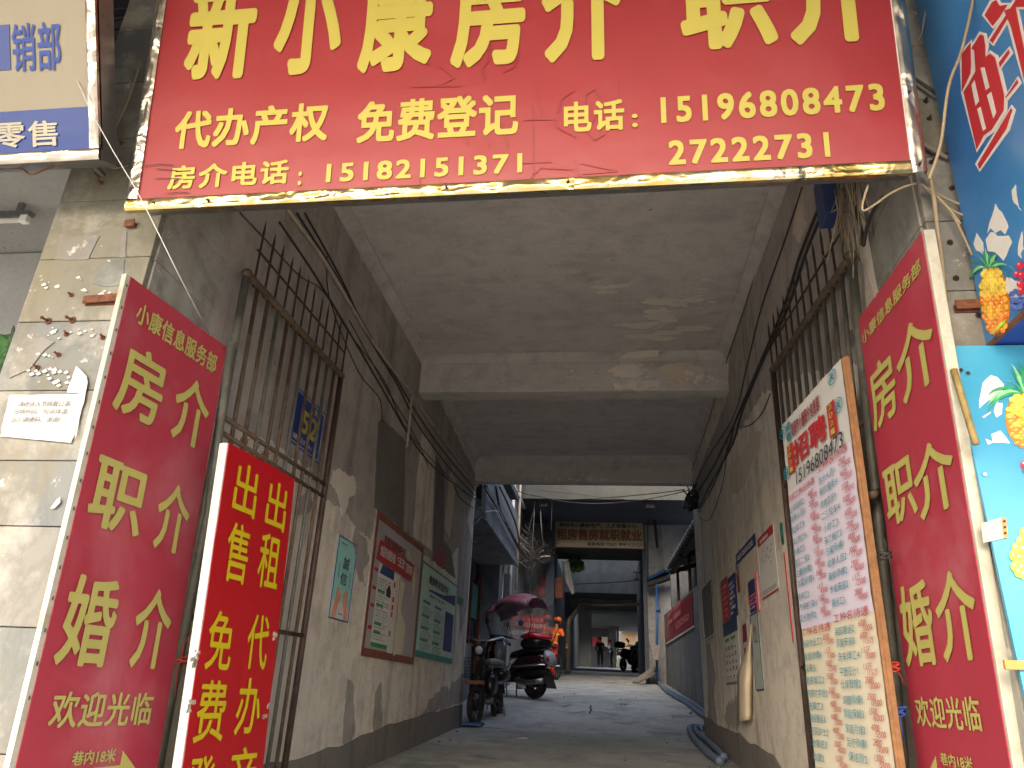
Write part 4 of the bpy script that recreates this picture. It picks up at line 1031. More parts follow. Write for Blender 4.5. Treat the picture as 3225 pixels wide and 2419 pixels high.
# tiny green plaque beside it
pq, FQ, wq, hq = poster('small_plaque', 'small dark green plaque on the left wall at the alley end', 'plaque', WLF, Z3(1220,900), Z3(1262,1000), 'green_panel', .006)
dashes(FQ, wq*.1, hq*.15, wq*.9, hq*.9, 4, MB(), .5, .003, 3).build('small_print', 'print_green', pq)
# ================================================================== posters on the right wall
def rp(name, label, cat, tl, br, mat, **k): return poster(name, label, cat, WRF, R5(*tl), R5(*br), mat, **k)
q1, FD, wd, hd = rp('poster', 'large white poster with a red top and bottom band, right wall by the gate', 'poster', (915,240), (1078,610), 'print_white', t=.003)
rect(FD, 0, hd*.86, wd, hd, .001, .002).build('red_band', 'print_red', q1); rect(FD, 0, 0, wd, hd*.03, .001, .002).build('red_band', 'print_red', q1)
dashes(FD, wd*.2, hd*.89, wd*.9, hd*.96, 1, MB(), .7, .004, 3).build('small_print', 'print_white', q1)
mb = dashes(FD, wd*.08, hd*.06, wd*.92, hd*.13, 3, MB(), .5, .004, 4)
for x, y in ((.15,.6),(.3,.55),(.45,.6),(.6,.55),(.75,.62),(.8,.7),(.55,.7),(.3,.72),(.7,.45)): dashes(FD, wd*x, hd*y, wd*(x+.12), hd*(y+.05), 2, mb, .5, .004, int(x*50))
mb.build('small_print', 'print_grey', q1)
q2, FE, we, he = rp('poster', 'navy header strip curling off a torn white poster, right wall', 'poster', (752,350), (905,275), 'print_navy', t=.003)
dashes(FE, we*.1, he*.25, we*.9, he*.75, 1, MB(), .8, .004, 6).build('small_print', 'print_white', q2)
patch(WRF, [R5(*p) for p in ((755,420),(910,275),(935,520),(850,540),(830,600),(790,740),(770,540))], 'wall_plaster_pale', bld, .003, .01, .03, 'paste_residue', 90)
q3, FG, wg, hg = rp('poster', 'red poster half covered by a navy one, right wall', 'poster', (638,555), (710,830), 'print_red', t=.003)
dashes(FG, wg*.15, hg*.1, wg*.9, hg*.9, 6, MB(), .55, .003, 7).build('small_print', 'print_pink', q3)
q4, FH, wh, hh = rp('poster', 'navy poster with white lines of print beside the red one, right wall', 'poster', (697,530), (775,800), 'print_navy', t=.003, off=.006)
dashes(FH, wh*.15, hh*.1, wh*.9, hh*.9, 7, MB(), .55, .003, 8).build('small_print', 'print_white', q4)
q5, FI, wi, hi = rp('poster', 'pale blue health poster with rows of small pictures, low on the right wall', 'poster', (657,870), (800,1310), 'print_white', t=.003)
rect(FI, 0, hi*.78, wi, hi, .001, .002).build('blue_band', 'blue_metal', q5); rect(FI, 0, 0, wi, hi*.04, .001, .002).build('foot_band', 'dado_cement', q5)
mb = MB()
for x in (.1, .52):
    for y in (.68,): rect(FI, wi*x, hi*y, wi*(x+.3), hi*(y+.05), .001, .003, mb)
mb.build('green_print', 'print_green', q5)
mb = MB(); rd = random.Random(4)
for r_ in range(5):
    for c_ in range(4):
        a, b = wi*(.1+.21*c_), hi*(.1+.11*r_); k = rd.random(); rect(FI, a, b, a+wi*.09, b+hi*(.03+.04*k), .001, .003, mb)
dashes(FI, wi*.08, hi*.05, wi*.92, hi*.1, 2, mb, .5, .003, 9); mb.build('printed_pictures', 'print_grey', q5)
q6, FJ, wj, hj = rp('poster', 'pink and white poster partly hidden by a peeled sheet, right wall', 'poster', (790,850), (868,1230), 'paper_white', t=.003)
mb = MB(); poly(FJ, ragged([(wj*.15,hj*.55),(wj*.9,hj*.6),(wj*.85,hj*.92),(wj*.2,hj*.9)], .02, .03, 3), .001, .002, mb); poly(FJ, ragged([(wj*.2,hj*.2),(wj*.5,hj*.2),(wj*.5,hj*.5),(wj*.2,hj*.5)], .02, .03, 4), .001, .002, mb); mb.build('red_flowers', 'print_darkred', q6)
q7, FK, wk, hk = rp('poster', 'tall grey green poster with a navy edge and brush writing, low on the right wall', 'poster', (862,800), (968,1362), 'print_greygreen', t=.004, frame='print_navy', fw=.012)
text(FK, '礼让', wk*.25, hk*.60, wk*.75, hk*.80, 'print_ink', q7, bold=0); dashes(FK, wk*.25, hk*.3, wk*.7, hk*.4, 3, MB(), .5, .004, 3).build('small_print', 'print_grey', q7)
text(FK, '廉', wk*.35, hk*.75, wk*.6, hk*.84, 'print_red', q7, bold=.01)
q8, FL_, wl8, hl8 = rp('poster', 'small navy and pink wavy topped poster with a wooden batten, right wall centre', 'poster', (848,560), (930,750), 'print_navy', t=.004, off=.004)
dashes(FL_, wl8*.1, hl8*.1, wl8*.9, hl8*.6, 4, MB(), .5, .003, 3).build('small_print', 'print_pink', q8)
rect(FL_, wl8*.9, -.02, wl8*1.15, hl8*1.1, .01, .006).build('batten', 'print_pink', q8)
poly(FL_, [(-.05,hl8*.3),(0,hl8*.25),(0,hl8*.95),(-.05,hl8*.8)], .002, .0).build('orange_edge', 'print_orange', q8)
q9, FM, wm, hm = rp('framed_notice', 'grey sheet in a thin white frame at the far end of the right wall', 'notice', (500,600), (600,950), 'dado_cement', t=.008, frame='print_white', fw=.02)
dashes(FM, wm*.15, hm*.2, wm*.85, hm*.85, 9, MB(), .4, .003, 5).build('small_print', 'print_grey', q9)
qa, FO, wo, ho = rp('small_plaque', 'small dark green plaque behind the right gate post', 'plaque', (1085,120), (1115,262), 'green_panel', t=.006)
dashes(FO, wo*.15, ho*.2, wo*.85, ho*.85, 4, MB(), .4, .003, 5).build('small_print', 'print_green', qa)
qb, FR, wr_, hr = rp('poster', 'narrow red edged poster beside the right gate post', 'poster', (1118,330), (1190,1010), 'print_pink', t=.006, frame='print_red', fw=.012)
qc, FS, ws, hs = rp('poster', 'small maroon slip beside the navy poster on the right wall', 'poster', (758,480), (788,620), 'print_darkred', t=.003)
# peeled hanging sheet
rows = []
for j in range(20):
    t = j/19; row = []
    p0_ = R5(868-4*t+10*t, 850+725*t); wpx = 4+ (70 if t > .5 else 70*(t*2)**1.6)
    for i in range(7):
        s = i/6; u, v = p0_[0]-wpx*.62*s, p0_[1] + (10*s if t < .9 else 10*s)
        p = PX(XR-.01-.07*math.sin(s*2.2)*min(1, t*1.6), u, v); row.append(p)
    rows.append(row)
o = MB().sheet(rows).build('peeled_sheet', 'paper_back', smooth=True, solid=.002); tag(o, 'long curled sheet of brownish paper hanging off the right wall', 'paper')
o = MB().sheet([[PX(XR-.03-.03*math.sin(i), *R5(720+50*i/5, 440+50*j/3-20*math.sin(i))) for i in range(6)] for j in range(4)]).build('torn_paper', 'paper_white', smooth=True, solid=.002)
tag(o, 'white curled flap of torn paper above the navy poster on the right wall', 'paper')

# ================================================================== pipes and cables
def cable(name, label, pts, r, mat, cat='cable', sub=5, group=None, sag=0):
    """smooth curve through the points"""
    pts = [Vector(p) for p in pts]; out = []
    n = len(pts)
    for i in range(n-1):
        p0, p1, p2, p3 = pts[max(i-1, 0)], pts[i], pts[i+1], pts[min(i+2, n-1)]
        for k in range(sub):
            t = k/sub
            out.append(.5*((2*p1)+(p2-p0)*t+(2*p0-5*p1+4*p2-p3)*t*t+(3*p1-p0-3*p2+p3)*t**3) - Vector((0, 0, sag*4*((i+t)/(n-1))*(1-(i+t)/(n-1)))))
    out.append(pts[-1]); o = MB().tube(out, r, 6).build(name, mat, smooth=True)
    tag(o, label, cat, group); return o
LX = lambda d, *px: [PX(XL+d, *p) for p in px]
cable('conduit_pipe', 'pale conduit pipe running high along the left passage wall', LX(.03, (905,660), (1030,835), (1155,1048), (1230,1155), (1290,1233), (1400,1390), (1505,1530)), .013, 'pvc_pipe', 'pipe')
cable('conduit_pipe', 'thinner second conduit beside the pale pipe on the left wall', LX(.02, (1292,1240), (1350,1345), (1430,1450), (1500,1532)), .011, 'pvc_pipe', 'pipe')
mb = MB(); pts = LX(.03, (1297,1246), (1292,1300), (1287,1350), (1281,1405)); mb.tube(pts, .012, 8); mb.tube([pts[-1], pts[-1]+Vector((0,-.03,-.015))], .014, 8); tag(mb.build('drop_pipe', 'pvc_pipe', smooth=True), 'short vertical drop pipe below the conduit on the left wall', 'pipe')
lp = [
    ((935,672),(1060,870),(1150,1030),(1240,1180),(1330,1330),(1410,1440),(1497,1545)),
    ((960,672),(1075,880),(1160,1060),(1250,1210),(1320,1345),(1420,1480),(1495,1560)),
    ((755,670),(850,770),(945,870),(1020,920),(1100,1050),(1210,1200),(1300,1380),(1490,1580)),
    ((1030,806),(1040,950),(1128,1170),(1195,1255),(1203,1330)),
    ((1100,1010),(1215,1220),(1310,1380),(1350,1475)),
    ((1430,1530),(1450,1570),(1490,1600)),
    ((880,700),(1000,880),(1120,1080),(1215,1245),(1300,1390),(1380,1485),(1493,1570)),
]
lab = ['black cable just under the pale conduit on the left wall', 'dark cable bundle strand below the conduit on the left wall', 'thin cable crossing the left wall behind the gate spikes', 'loose cable looping down the left wall beside the gate', 'short thin cable sagging down the left wall over the notice board', 'short black cable stub at the far end of the left wall', 'thin dark cable following the conduit along the left wall']
for i, (l_, t_) in enumerate(zip(lp, lab)): cable('wall_cable', t_, LX(.012+.004*(i % 3), *l_), .004 if i in (2,3,4) else .007, 'cable_dark', group='cables along the left wall')
RX = lambda d, *px: [PX(XR-d, *p) for p in px]
rpts = [
    ((2460,590),(2410,760),(2350,950),(2290,1130),(2270,1200),(2200,1420),(2160,1530)),
    ((2525,590),(2470,760),(2400,960),(2352,1150),(2310,1310),(2230,1440),(2180,1540)),
    ((2600,600),(2520,800),(2470,960),(2390,1150),(2330,1290),(2300,1360),(2240,1480),(2190,1560)),
    ((2620,600),(2540,790),(2480,970),(2400,1140),(2335,1300),(2305,1400),(2240,1520),(2200,1600)),
    ((2425,1240),(2400,1300),(2360,1340),(2320,1345)),
    ((2290,1390),(2280,1500),(2255,1590),(2230,1640),(2200,1630)),
    ((2310,1345),(2290,1420),(2240,1540),(2205,1600)),
]
rl = ['thin straight cable nearest the ceiling along the right wall', 'thin cable second from the ceiling along the right wall', 'thick black cable run descending the right wall to the alley', 'second strand of the thick black cable run on the right wall', 'short wavy cable branching off by the right gate', 'thin wire dropping down the middle of the right wall', 'strand under the black cable knot on the right wall']
for i, (l_, t_) in enumerate(zip(rpts, rl)): cable('wall_cable', t_, RX(.014+.005*(i % 3), *l_), (.004,.005,.009,.009,.004,.004,.008)[i], 'cable_dark', group='cables along the right wall')
# knot of cable at the far right corner
mb = MB(); rd = random.Random(8); c = PX(XR-.08, 2180, 1565)
for k in range(16):
    pts = [c+Vector((rd.gauss(0,.05), rd.gauss(0,.06), rd.gauss(0,.09)-.05)) for _ in range(5)]; mb.tube(pts, .009, 5)
o = mb.build('cable_tangle', 'cable_dark', smooth=True); tag(o, 'dark tangle of cables at the far top corner of the right wall', 'cables', kind='stuff')
# junction tangle over the right gate
mb = MB(); c = PX(1.1, 2665, 640)
for k in range(22):
    p = c+Vector((rd.gauss(0,.03), rd.gauss(0,.05), .12)); q_ = p+Vector((rd.gauss(0,.04), rd.gauss(0,.08), -U_(.15,.5)))
    mb.tube([p, p.lerp(q_, .4)+Vector((0, rd.gauss(0,.08), 0)), q_, q_+Vector((0, rd.gauss(0,.06), .1))], .003, 5)
o = mb.build('cable_tangle', 'cable_tan', smooth=True); tag(o, 'tangle of thin tan wires hanging over the right gate', 'cables', kind='stuff')
o = MB().box(tuple(PX(1.1, 2610, 640)-Vector((.04,.06,.1))), tuple(PX(1.1, 2610, 640)+Vector((.03,.08,.16)))).build('junction_box', 'dark_blue_paint', bevel=.01); tag(o, 'dark blue junction box above the right gate', 'box')
cable('hanging_cable', 'thick black cable loop clamped on the right pillar reveal', [PX(1.13, *r3(*p)) for p in ((100,60),(110,250),(165,470),(175,570),(200,440),(250,300),(330,180))], .008, 'cable_dark')
cable('hanging_wire', 'tan wire drooping in a loop under the right end of the red sign', [PY(2.3, *r3(*p)) for p in ((600,70),(500,100),(380,160),(270,240),(180,290),(170,230),(215,80))], .0045, 'cable_tan')
cable('hanging_wire', 'long tan cable running down the right pillar beside the red board', [PY(2.37, *r3(*p)) for p in ((640,-60),(710,20),(745,200),(770,420),(800,650),(820,900),(845,1180))], .008, 'cable_tan')
for i, l_ in enumerate((((640,80),(760,150),(880,210),(960,240)), ((660,90),(780,210),(900,290),(980,330)), ((650,80),(830,240),(930,390),(1050,650)), ((700,110),(850,260),(960,400)))):
    cable('hanging_wire', ['tan wire fanning right across the right pillar, topmost of the fan', 'tan wire of the fan on the right pillar, second from the top', 'longest tan wire of the fan, reaching down to the blue hoarding', 'short dark wire within the fan on the right pillar'][i], [PY(2.385-.004*i, *r3(*p)) for p in l_], .0045, 'cable_tan', group='wires fanning over the right pillar')
r8 = lambda x, y: (2850+x*.3616, y*.3616)
cable('hanging_wire', 'brown wire hanging from above across the blue hoarding to the sign corner', [PY(2.0, *r8(*p)) for p in ((595,-60),(585,40),(540,250),(480,480),(400,680),(360,870),(310,1250),(210,1560))], .005, 'cable_tan')
cable('hanging_wire', 'pale wire hanging beside the upper right corner of the red sign', [PY(2.3, *r8(*p)) for p in ((200,-50),(175,120),(140,300),(90,400),(60,520))], .004, 'cable_grey')
for i, l_ in enumerate((((80,690),(170,750),(265,820)), ((160,1260),(260,1320),(380,1380)), ((160,1275),(270,1345),(380,1335)), ((85,720),(180,790),(268,850)))):
    cable('pillar_cable', ['upper dark cable strapped across the right pillar', 'lower grey cable strapped across the right pillar', 'black cable over the lower grey one on the right pillar', 'grey cable just under the upper dark one on the right pillar'][i], [PY(2.405, *r8(*p)) for p in l_], .01 if i in (0,1) else .006, 'cable_grey' if i in (1,3) else 'cable_dark', group='cables strapped across the right pillar')
cable('stay_wire', 'thin pale wire running diagonally in front of the cream sign down to the left board', [PY(2.0, 140, 10), PY(2.02, 285, 350), PY(2.1, 430, 600), PY(2.2, 560, 860), PX(-1.86, 657, 1050)], .0022, 'cable_white', sub=2)
cable('hanging_wire', 'tan wire looping between the cream sign and the red sign', [PY(2.34, *q(*p)) for p in ((910,400),(830,650),(770,780),(720,920),(670,1020),(600,1055),(560,1045))], .004, 'cable_tan')
cable('hanging_wire', 'pair of grey wires crossing the left pillar under the signs', [PY(2.36, *q(*p)) for p in ((560,1050),(660,1060),(740,1090),(830,1075))], .0045, 'cable_grey')
cable('hanging_wire', 'brown wire drooping under the cream sign', [PY(2.2, *q(*p)) for p in ((-60,1105),(60,1090),(140,1095),(205,1130),(300,1095),(420,1065))], .004, 'rust')
pc = PY(2.28, *q(540,1062)); o = thing('security_camera', 'small white bullet camera under the corner of the cream sign', 'camera', pc)
MB().tube([pc+Vector((.03,.0,.0)), pc+Vector((-.05,-.03,-.01))], .018, 12).build('housing', 'white_tube', o, smooth=True); MB().tube([pc+Vector((-.05,-.03,-.01)), pc+Vector((-.054,-.032,-.011))], .014, 12).build('lens', 'matte_black', o)
MB().box(tuple(pc+Vector((.01,0,.01))), tuple(pc+Vector((.03,.1,.025)))).build('bracket', 'steel_dull', o)
for i in range(4):
    cable('dark_cable', ['topmost', 'second', 'third', 'lowest'][i]+' dark cable in the gap between the two upper left signs', [PY(2.5+.02*i, *q(640+0*i, 60+70*i)), PY(2.45, *q(720, 75+62*i)), PY(2.45, *q(800, 60+60*i)), PY(2.5, *q(930, 90+64*i))], .008, 'cable_dark', group='cables in the gap between the upper left signs')

# ================================================================== right hoardings
XH = 1.29
pc = PX(XH, 3105, 1085); zb_ = pc.z
ub = thing('fruit_hoarding', 'tall blue hoarding with red characters and a pineapple, projecting at the upper right', 'hoarding', (XH+.5, 2.6, zb_))
# side panel, plane x = XH from the wall out towards the street
UF = Frame((XH, pc.y, zb_), (0, -1, 0), (0, 0, 1))     # a grows towards the street, normal -X
ev = pc.y
topl = PX(XH, 2889, 29)
def uab(u, v): return UF.ab(u, v)
poly(UF, [(0, 0), (1.6, 0), (1.6, 2.6), (uab(2889,29)[0]-.05, 2.6), uab(2889,29), uab(3054,802)], .03, 0).build('side_panel', 'billboard_blue', ub)
MB().box((XH+.001, ev-1.6, zb_-.012), (XH+1.6, ev-.002, zb_-.001)).build('underside', 'crate_navy', ub)
MB().box((XH+.03, ev-1.6, zb_+.001), (XH+1.6, ev-1.57, zb_+2.6)).build('front_panel', 'billboard_blue', ub)
MB().box((XH-.004, ev-1.6, zb_-.014), (XH+.012, ev, zb_-.004)).build('edge_strip', 'rust', ub)
def upoly(pxs, mat, name, lift, amp=.0, F=UF, par=None, step=.02, seed=1):
    pts = [F.ab(*p) for p in pxs]
    if amp: pts = ragged(pts, amp, step, seed)
    return poly(F, pts, .001, lift).build(name, mat, par or ub)
# the character cut by the frame, drawn as outlined strokes
CH = [[(500,470),(575,370),(580,560),(575,640),(500,800)],
      [(585,420),(660,300),(690,310),(705,400),(705,500),(745,465),(790,500),(870,830),(865,960),(760,1130),(690,1180),(630,1300),(515,800),(560,730),(620,620),(610,440)],
      [(640,1430),(930,940),(940,960),(890,1120),(655,1470)],
      [(700,130),(765,20),(800,0),(830,50),(900,40),(830,150),(770,225)],
      [(745,350),(985,-20),(1050,-20),(1050,60),(960,60),(770,375)],
      [(870,90),(970,60),(1100,700),(1060,760),(985,440),(930,230)],
      [(825,545),(910,430),(920,460),(835,585)], [(880,850),(985,690),(995,720),(890,850)]]
def grow(pts, d):
    P_ = [Vector(p) for p in pts]; n = len(P_); out = []
    ar = sum(P_[i].x*P_[(i+1) % n].y-P_[(i+1) % n].x*P_[i].y for i in range(n)); sg = 1 if ar > 0 else -1
    for i in range(n):
        e1 = (P_[i]-P_[i-1]).normalized(); e2 = (P_[(i+1) % n]-P_[i]).normalized()
        n1 = Vector((e1.y, -e1.x))*sg; n2 = Vector((e2.y, -e2.x))*sg; m = (n1+n2); m = m.normalized() if m.length > .1 else n1
        out.append(P_[i]+m*d)
    return [tuple(p) for p in out]
for i, c_ in enumerate(CH):
    upoly([r8(*p) for p in grow(c_, 28)], 'print_white', 'letter_outline', .0012+.0001*i)
for i, c_ in enumerate(CH):
    upoly([r8(*p) for p in c_], 'print_red', 'letter_stroke', .003+.0001*i)
for i, c_ in enumerate(([(668,590),(700,585),(745,760),(715,785)], [(725,830),(760,800),(805,980),(780,1030)], [(590,740),(615,700),(655,880),(625,920)], [(640,950),(668,930),(715,1120),(690,1140)])):
    upoly([r8(*p) for p in c_], 'print_white', 'letter_gap', .0045+.0001*i)
# ice peaks and fruit on the side panel
for i, c_ in enumerate(([(1240,230),(1290,300),(1345,430),(1320,470),(1280,440),(1240,470),(1200,440),(1170,470),(1190,380)], [(1200,480),(1340,500),(1370,540),(1350,600),(1300,700),(1250,640),(1190,600),(1170,540)],
                        [(1085,480),(1130,560),(1150,620),(1090,600),(1070,560)], [(1370,120),(1410,75),(1425,150),(1440,260),(1450,300),(1410,260),(1370,200)], [(1410,640),(1430,520),(1465,450),(1480,620),(1430,700)], [(1330,830),(1400,850),(1468,840),(1468,980),(1370,980),(1320,900)])):
    upoly([r3(*p) for p in c_], 'print_white', 'printed_ice', .0012+.0002*i, .012, seed=i)
def pineapple(F, ab, cx, cy, rx, ry, rot, par, leaf_n=16, lift=.002, crown=.9):
    """printed fruit: cx.. in photo px, sizes px; built as flat coloured pieces"""
    def T_(x, y):
        c, s = math.cos(rot), math.sin(rot); return F.ab(*ab(cx+x*c-y*s, cy+x*s+y*c))
    rd = random.Random(int(cx))
    n = 30; out = [T_(rx*math.cos(6.283*i/n), ry*math.sin(6.283*i/n)) for i in range(n)]
    poly(F, out, .001, lift).build('pineapple_body', 'pine_dark', par)
    mbs = {'pine_a': MB(), 'pine_b': MB(), 'pine_c': MB(), 'pine_hi': MB()}; R_ = 9; k = 0
    for j in range(-R_, R_+1):
        y = ry*j/R_*.97; hw = rx*math.sqrt(max(0, 1-(j/R_)**2)); cw = rx*2/5.2
        i0 = -3 + (.5 if j % 2 else 0)
        for i in range(7):
            x = (i0+i)*cw
            if abs(x) > hw-.1*cw: continue
            w_, h_ = cw*.46, ry/R_*.78; t = j/R_
            m = 'pine_a' if t < -.2 else ('pine_b' if rd.random() < .6-.2*t else 'pine_c'); k += 1
            o_ = [T_(x+w_*math.cos(6.283*q_/8), y+h_*math.sin(6.283*q_/8)) for q_ in range(8)]
            poly(F, o_, .0008, lift+.0018+.00001*k, mbs[m])
            o_ = [T_(x-w_*.2+w_*.4*math.cos(6.283*q_/6), y-h_*.35+h_*.3*math.sin(6.283*q_/6)) for q_ in range(6)]
            poly(F, o_, .0005, lift+.003+.00001*k, mbs['pine_hi'])
    for m, b_ in mbs.items():
        if b_.v: b_.build('pineapple_eyes', m, par)
    la, lb_ = MB(), MB()
    for i in range(leaf_n):
        a = -math.pi/2 + (i/(leaf_n-1)-.5)*3.0*(1 if i % 2 else .8); L = ry*crown*U_(.6, 1.05); w_ = rx*.17
        bx, by_ = rx*.25*math.cos(a), -ry*.93; bend = .5*math.cos(a)
        pts = []; k_ = 6
        for t in [x/k_ for x in range(k_+1)]:
            aa_ = a + bend*t*t*.9; pts.append((bx+L*t*math.cos(aa_), by_+L*t*math.sin(aa_)+ry*.25*t*t*abs(math.cos(a)), w_*math.sin(math.pi*min(1, .15+t*.85))))
        left = [T_(x-wd_*.6, y-wd_*.4) for x, y, wd_ in pts]; right = [T_(x+wd_*.6, y+wd_*.4) for x, y, wd_ in pts]
        poly(F, left+right[::-1], .0005, lift+.004+.0002*i, la if i % 3 else lb_)
    la.build('pineapple_leaves', 'pine_leaf', par); lb_.build('pineapple_leaves', 'pine_leaf2', par)
for nm, c_ in (('pine_dark','#b9741f'),('pine_a','#e6c24e'),('pine_b','#f0a53c'),('pine_c','#e7803a'),('pine_hi','#f0c860'),('pine_leaf','#2f8a5c'),('pine_leaf2','#7fc08a'),('berry','#c8203c'),('berry_hi','#f0a0a8'),('grape_blue','#5060a8'),('grape_green','#a8c83c'),('grape_hi','#e0ec9a')): plain(nm, c_, .4, 0, .38, 40, None, 0)
idt = lambda x, y: (x, y)
pineapple(UF, idt, 2650+1235*.3917, 550+1010*.3917, 46, 112, -.10, ub, 20, .002, .62)
def berries(F, pts, r, m1, m2, par, lift, asp=1.0, hi=(.3,-.35)):
    a_, b_ = MB(), MB()
    for k, (x, y) in enumerate(pts):
        poly(F, [F.ab(x+r*math.cos(6.283*i/12), y+r*asp*math.sin(6.283*i/12)) for i in range(12)], .0005, lift+.0002*k, a_)
        poly(F, [F.ab(x-r*hi[0]+r*.3*math.cos(6.283*i/8), y+r*hi[1]+r*.3*asp*math.sin(6.283*i/8)) for i in range(8)], .0004, lift+.0006*1+.0002*k+.0005, b_)
    a_.build('printed_berries', m1, par); b_.build('berry_highlights', m2, par)
berries(UF, [r3(*p) for p in ((1450,730),(1432,800),(1465,810),(1455,880),(1468,930))], 12, 'berry', 'berry_hi', ub, .006)
berries(UF, [r3(*p) for p in ((1380,960),(1410,940),(1445,960),(1395,1010),(1430,1010),(1460,1020),(1390,1060),(1425,1070),(1455,1060))], 9, 'grape_blue', 'billboard_cyan', ub, .005)
upoly([r3(*p) for p in ((1230,1250),(1300,1150),(1340,1130),(1290,1250),(1240,1290))], 'pine_c', 'fruit_slice', .0085); upoly([r3(*p) for p in ((1220,1290),(1300,1190),(1350,1160),(1330,1200),(1250,1270))], 'grape_green', 'fruit_rind', .0095)
# lower hoarding, facing the street
lbY = 2.395
HF = Frame((1.25, lbY, 0), (1, 0, 0), (0, 0, 1))
lb2 = thing('fruit_hoarding', 'light blue hoarding with pineapple and green grapes at the right edge behind the red board', 'hoarding', (1.6, lbY, -.8))
a0, b1 = HF.ab(2992, 1090)
rect(HF, a0, -.9, 1.6, b1, .012, 0).build('panel', 'billboard_cyan', lb2)
z4 = lambda x, y: (2900+x*.4219, 1000+y*.4219)
for i, c_ in enumerate(([(430,560),(460,490),(520,430),(580,440),(620,500),(610,600),(570,640),(520,620),(470,650),(440,680)], [(560,640),(600,640),(600,720),(570,745),(540,700)], [(485,900),(520,925),(520,860),(590,845),(640,900),(665,948),(485,948)], [(700,930),(730,900),(740,948),(700,948)], [(455,745),(515,700),(510,715),(470,750)])):
    upoly([z4(*p) for p in c_], 'print_white', 'printed_ice', .0012+.0002*i, .01, HF, lb2, seed=i)
pineapple(HF, idt, 2900+800*.4219, 1000+765*.4219, 72, 92, -.12, lb2, 22, .002, 1.15)
berries(HF, [z4(*p) for p in ((768,1100),(785,1140))], 13, 'berry', 'berry_hi', lb2, .004)
z5 = lambda x, y: (2880+x*.4637, 1650+y*.4637)
berries(HF, [z5(*p) for p in ((740,60),(720,120),(760,110),(690,165),(735,175),(770,170),(670,215),(715,235),(755,240),(680,290),(730,300),(765,300),(740,345),(770,350),(705,330))], 16, 'grape_green', 'grape_hi', lb2, .003, 1.1)
MB().box(tuple(HF.P(.0, HF.ab(*z5(600,990))[1], .003)), tuple(HF.P(1.3, HF.ab(*z5(600,925))[1], .02))).build('wooden_batten', 'wood_edge', lb2) if 0 else None
bt = HF.ab(*z5(605,990)); tp = HF.ab(*z5(605,925)); mbx = MB(); rect(HF, bt[0], bt[1], 1.3, tp[1], .012, .014, mbx); mbx.build('wooden_batten', 'tape_orange', lb2, bevel=.002)
o = poly(HF, [HF.ab(*z5(*p)) for p in ((445,0),(580,-40),(612,-40),(625,95),(460,132))], .003, .006).build('paper_tag', 'board_white'); tag(o, 'blank white card with an orange printed edge stuck on the light blue hoarding', 'card')
WL[o.name] = o.location.copy()
mbx = MB(); poly(HF, [HF.ab(*z5(*p)) for p in ((582,-40),(612,-40),(625,95),(600,100))], .001, .0085, mbx); e_ = mbx.build('orange_edge', 'tape_orange', o)
mbx = MB(); 
for k in range(3):
    x, y = 600+3*k, -20+40*k; poly(HF, [HF.ab(*z5(x-8,y)), HF.ab(*z5(x+8,y-2)), HF.ab(*z5(x+8,y+14)), HF.ab(*z5(x-8,y+16))], .0005, .0095, mbx)
mbx.build('dark_print', 'black_mark', o)
cable('bamboo_stick', 'thin bamboo stick wedged behind the right red board', [PY(2.36, *z4(245,390)), PY(2.34, *z4(330,680)), PY(2.32, *z4(410,945))], .011, 'bamboo', 'stick', 2)
for px in ((300,390),(478,1170),(352,413)):
    MB().tube([PY(lbY-.001, *z4(*px)), PY(lbY-.008, *z4(*px))], .006, 8).build('nail_head', 'dark_rust' if px[0] != 478 else 'print_white', lb2)

# ================================================================== the alley beyond
# --- left house of the alley
lh = thing('alley_house', 'grey concrete house with a balcony slab along the left side of the alley', 'building', (-4, 14, -.3))
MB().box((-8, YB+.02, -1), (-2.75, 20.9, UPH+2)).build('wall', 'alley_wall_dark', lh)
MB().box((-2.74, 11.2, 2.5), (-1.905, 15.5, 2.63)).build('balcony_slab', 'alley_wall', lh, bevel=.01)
MB().box((-2.0, 11.25, 2.635), (-1.93, 15.45, 3.55)).build('balcony_parapet', 'alley_wall', lh)
MB().box((-2.74, 11.2, 3.9), (-1.95, 15.5, 4.05)).build('balcony_slab', 'alley_wall_dark', lh)
MB().box((-2.73, 15.52, -.3), (-2.28, 15.95, 7)).build('column', 'alley_wall', lh, bevel=.01)
MB().box((-2.73, 17.0, 0), (-2.2, 17.5, 7)).build('column', 'alley_wall', lh, bevel=.01)
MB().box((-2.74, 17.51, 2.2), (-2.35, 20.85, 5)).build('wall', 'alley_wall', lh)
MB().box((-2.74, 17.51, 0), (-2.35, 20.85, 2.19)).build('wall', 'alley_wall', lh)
# door and window under the slab (visible as a narrow strip)
def on_x(px, X=-2.74): return PX(X, *px)
dr = MB(); a = on_x((1497,1800)); b = on_x((1540,1930))
for y0, z0, y1, z1, m, nm in ((13.2, -.1, 14.4, 1.9, 'wood_grey', 'door'), (14.5, .9, 15.3, 2.1, 'glass_dark', 'window'), (14.45, .86, 15.35, .92, 'door_wood', 'window_sill')):
    MB().box((-2.748, y0, z0), (-2.70, y1, z1)).build(nm, m, lh)
MB().box((-2.70, 14.40, -.05), (-2.64, 14.47, 2.25)).build('door_jamb', 'door_wood', lh); MB().box((-2.69, 15.33, -.05), (-2.62, 15.42, 2.3)).build('door_jamb', 'door_wood', lh)
MB().box((-2.695, 14.6, 1.35), (-2.66, 15.2, 2.0)).build('green_curtain', 'green_panel', lh)
MB().box((-2.69, 11.9, -.3), (-2.35, 13.1, .75)).build('low_wall', 'alley_wall', lh, bevel=.01)
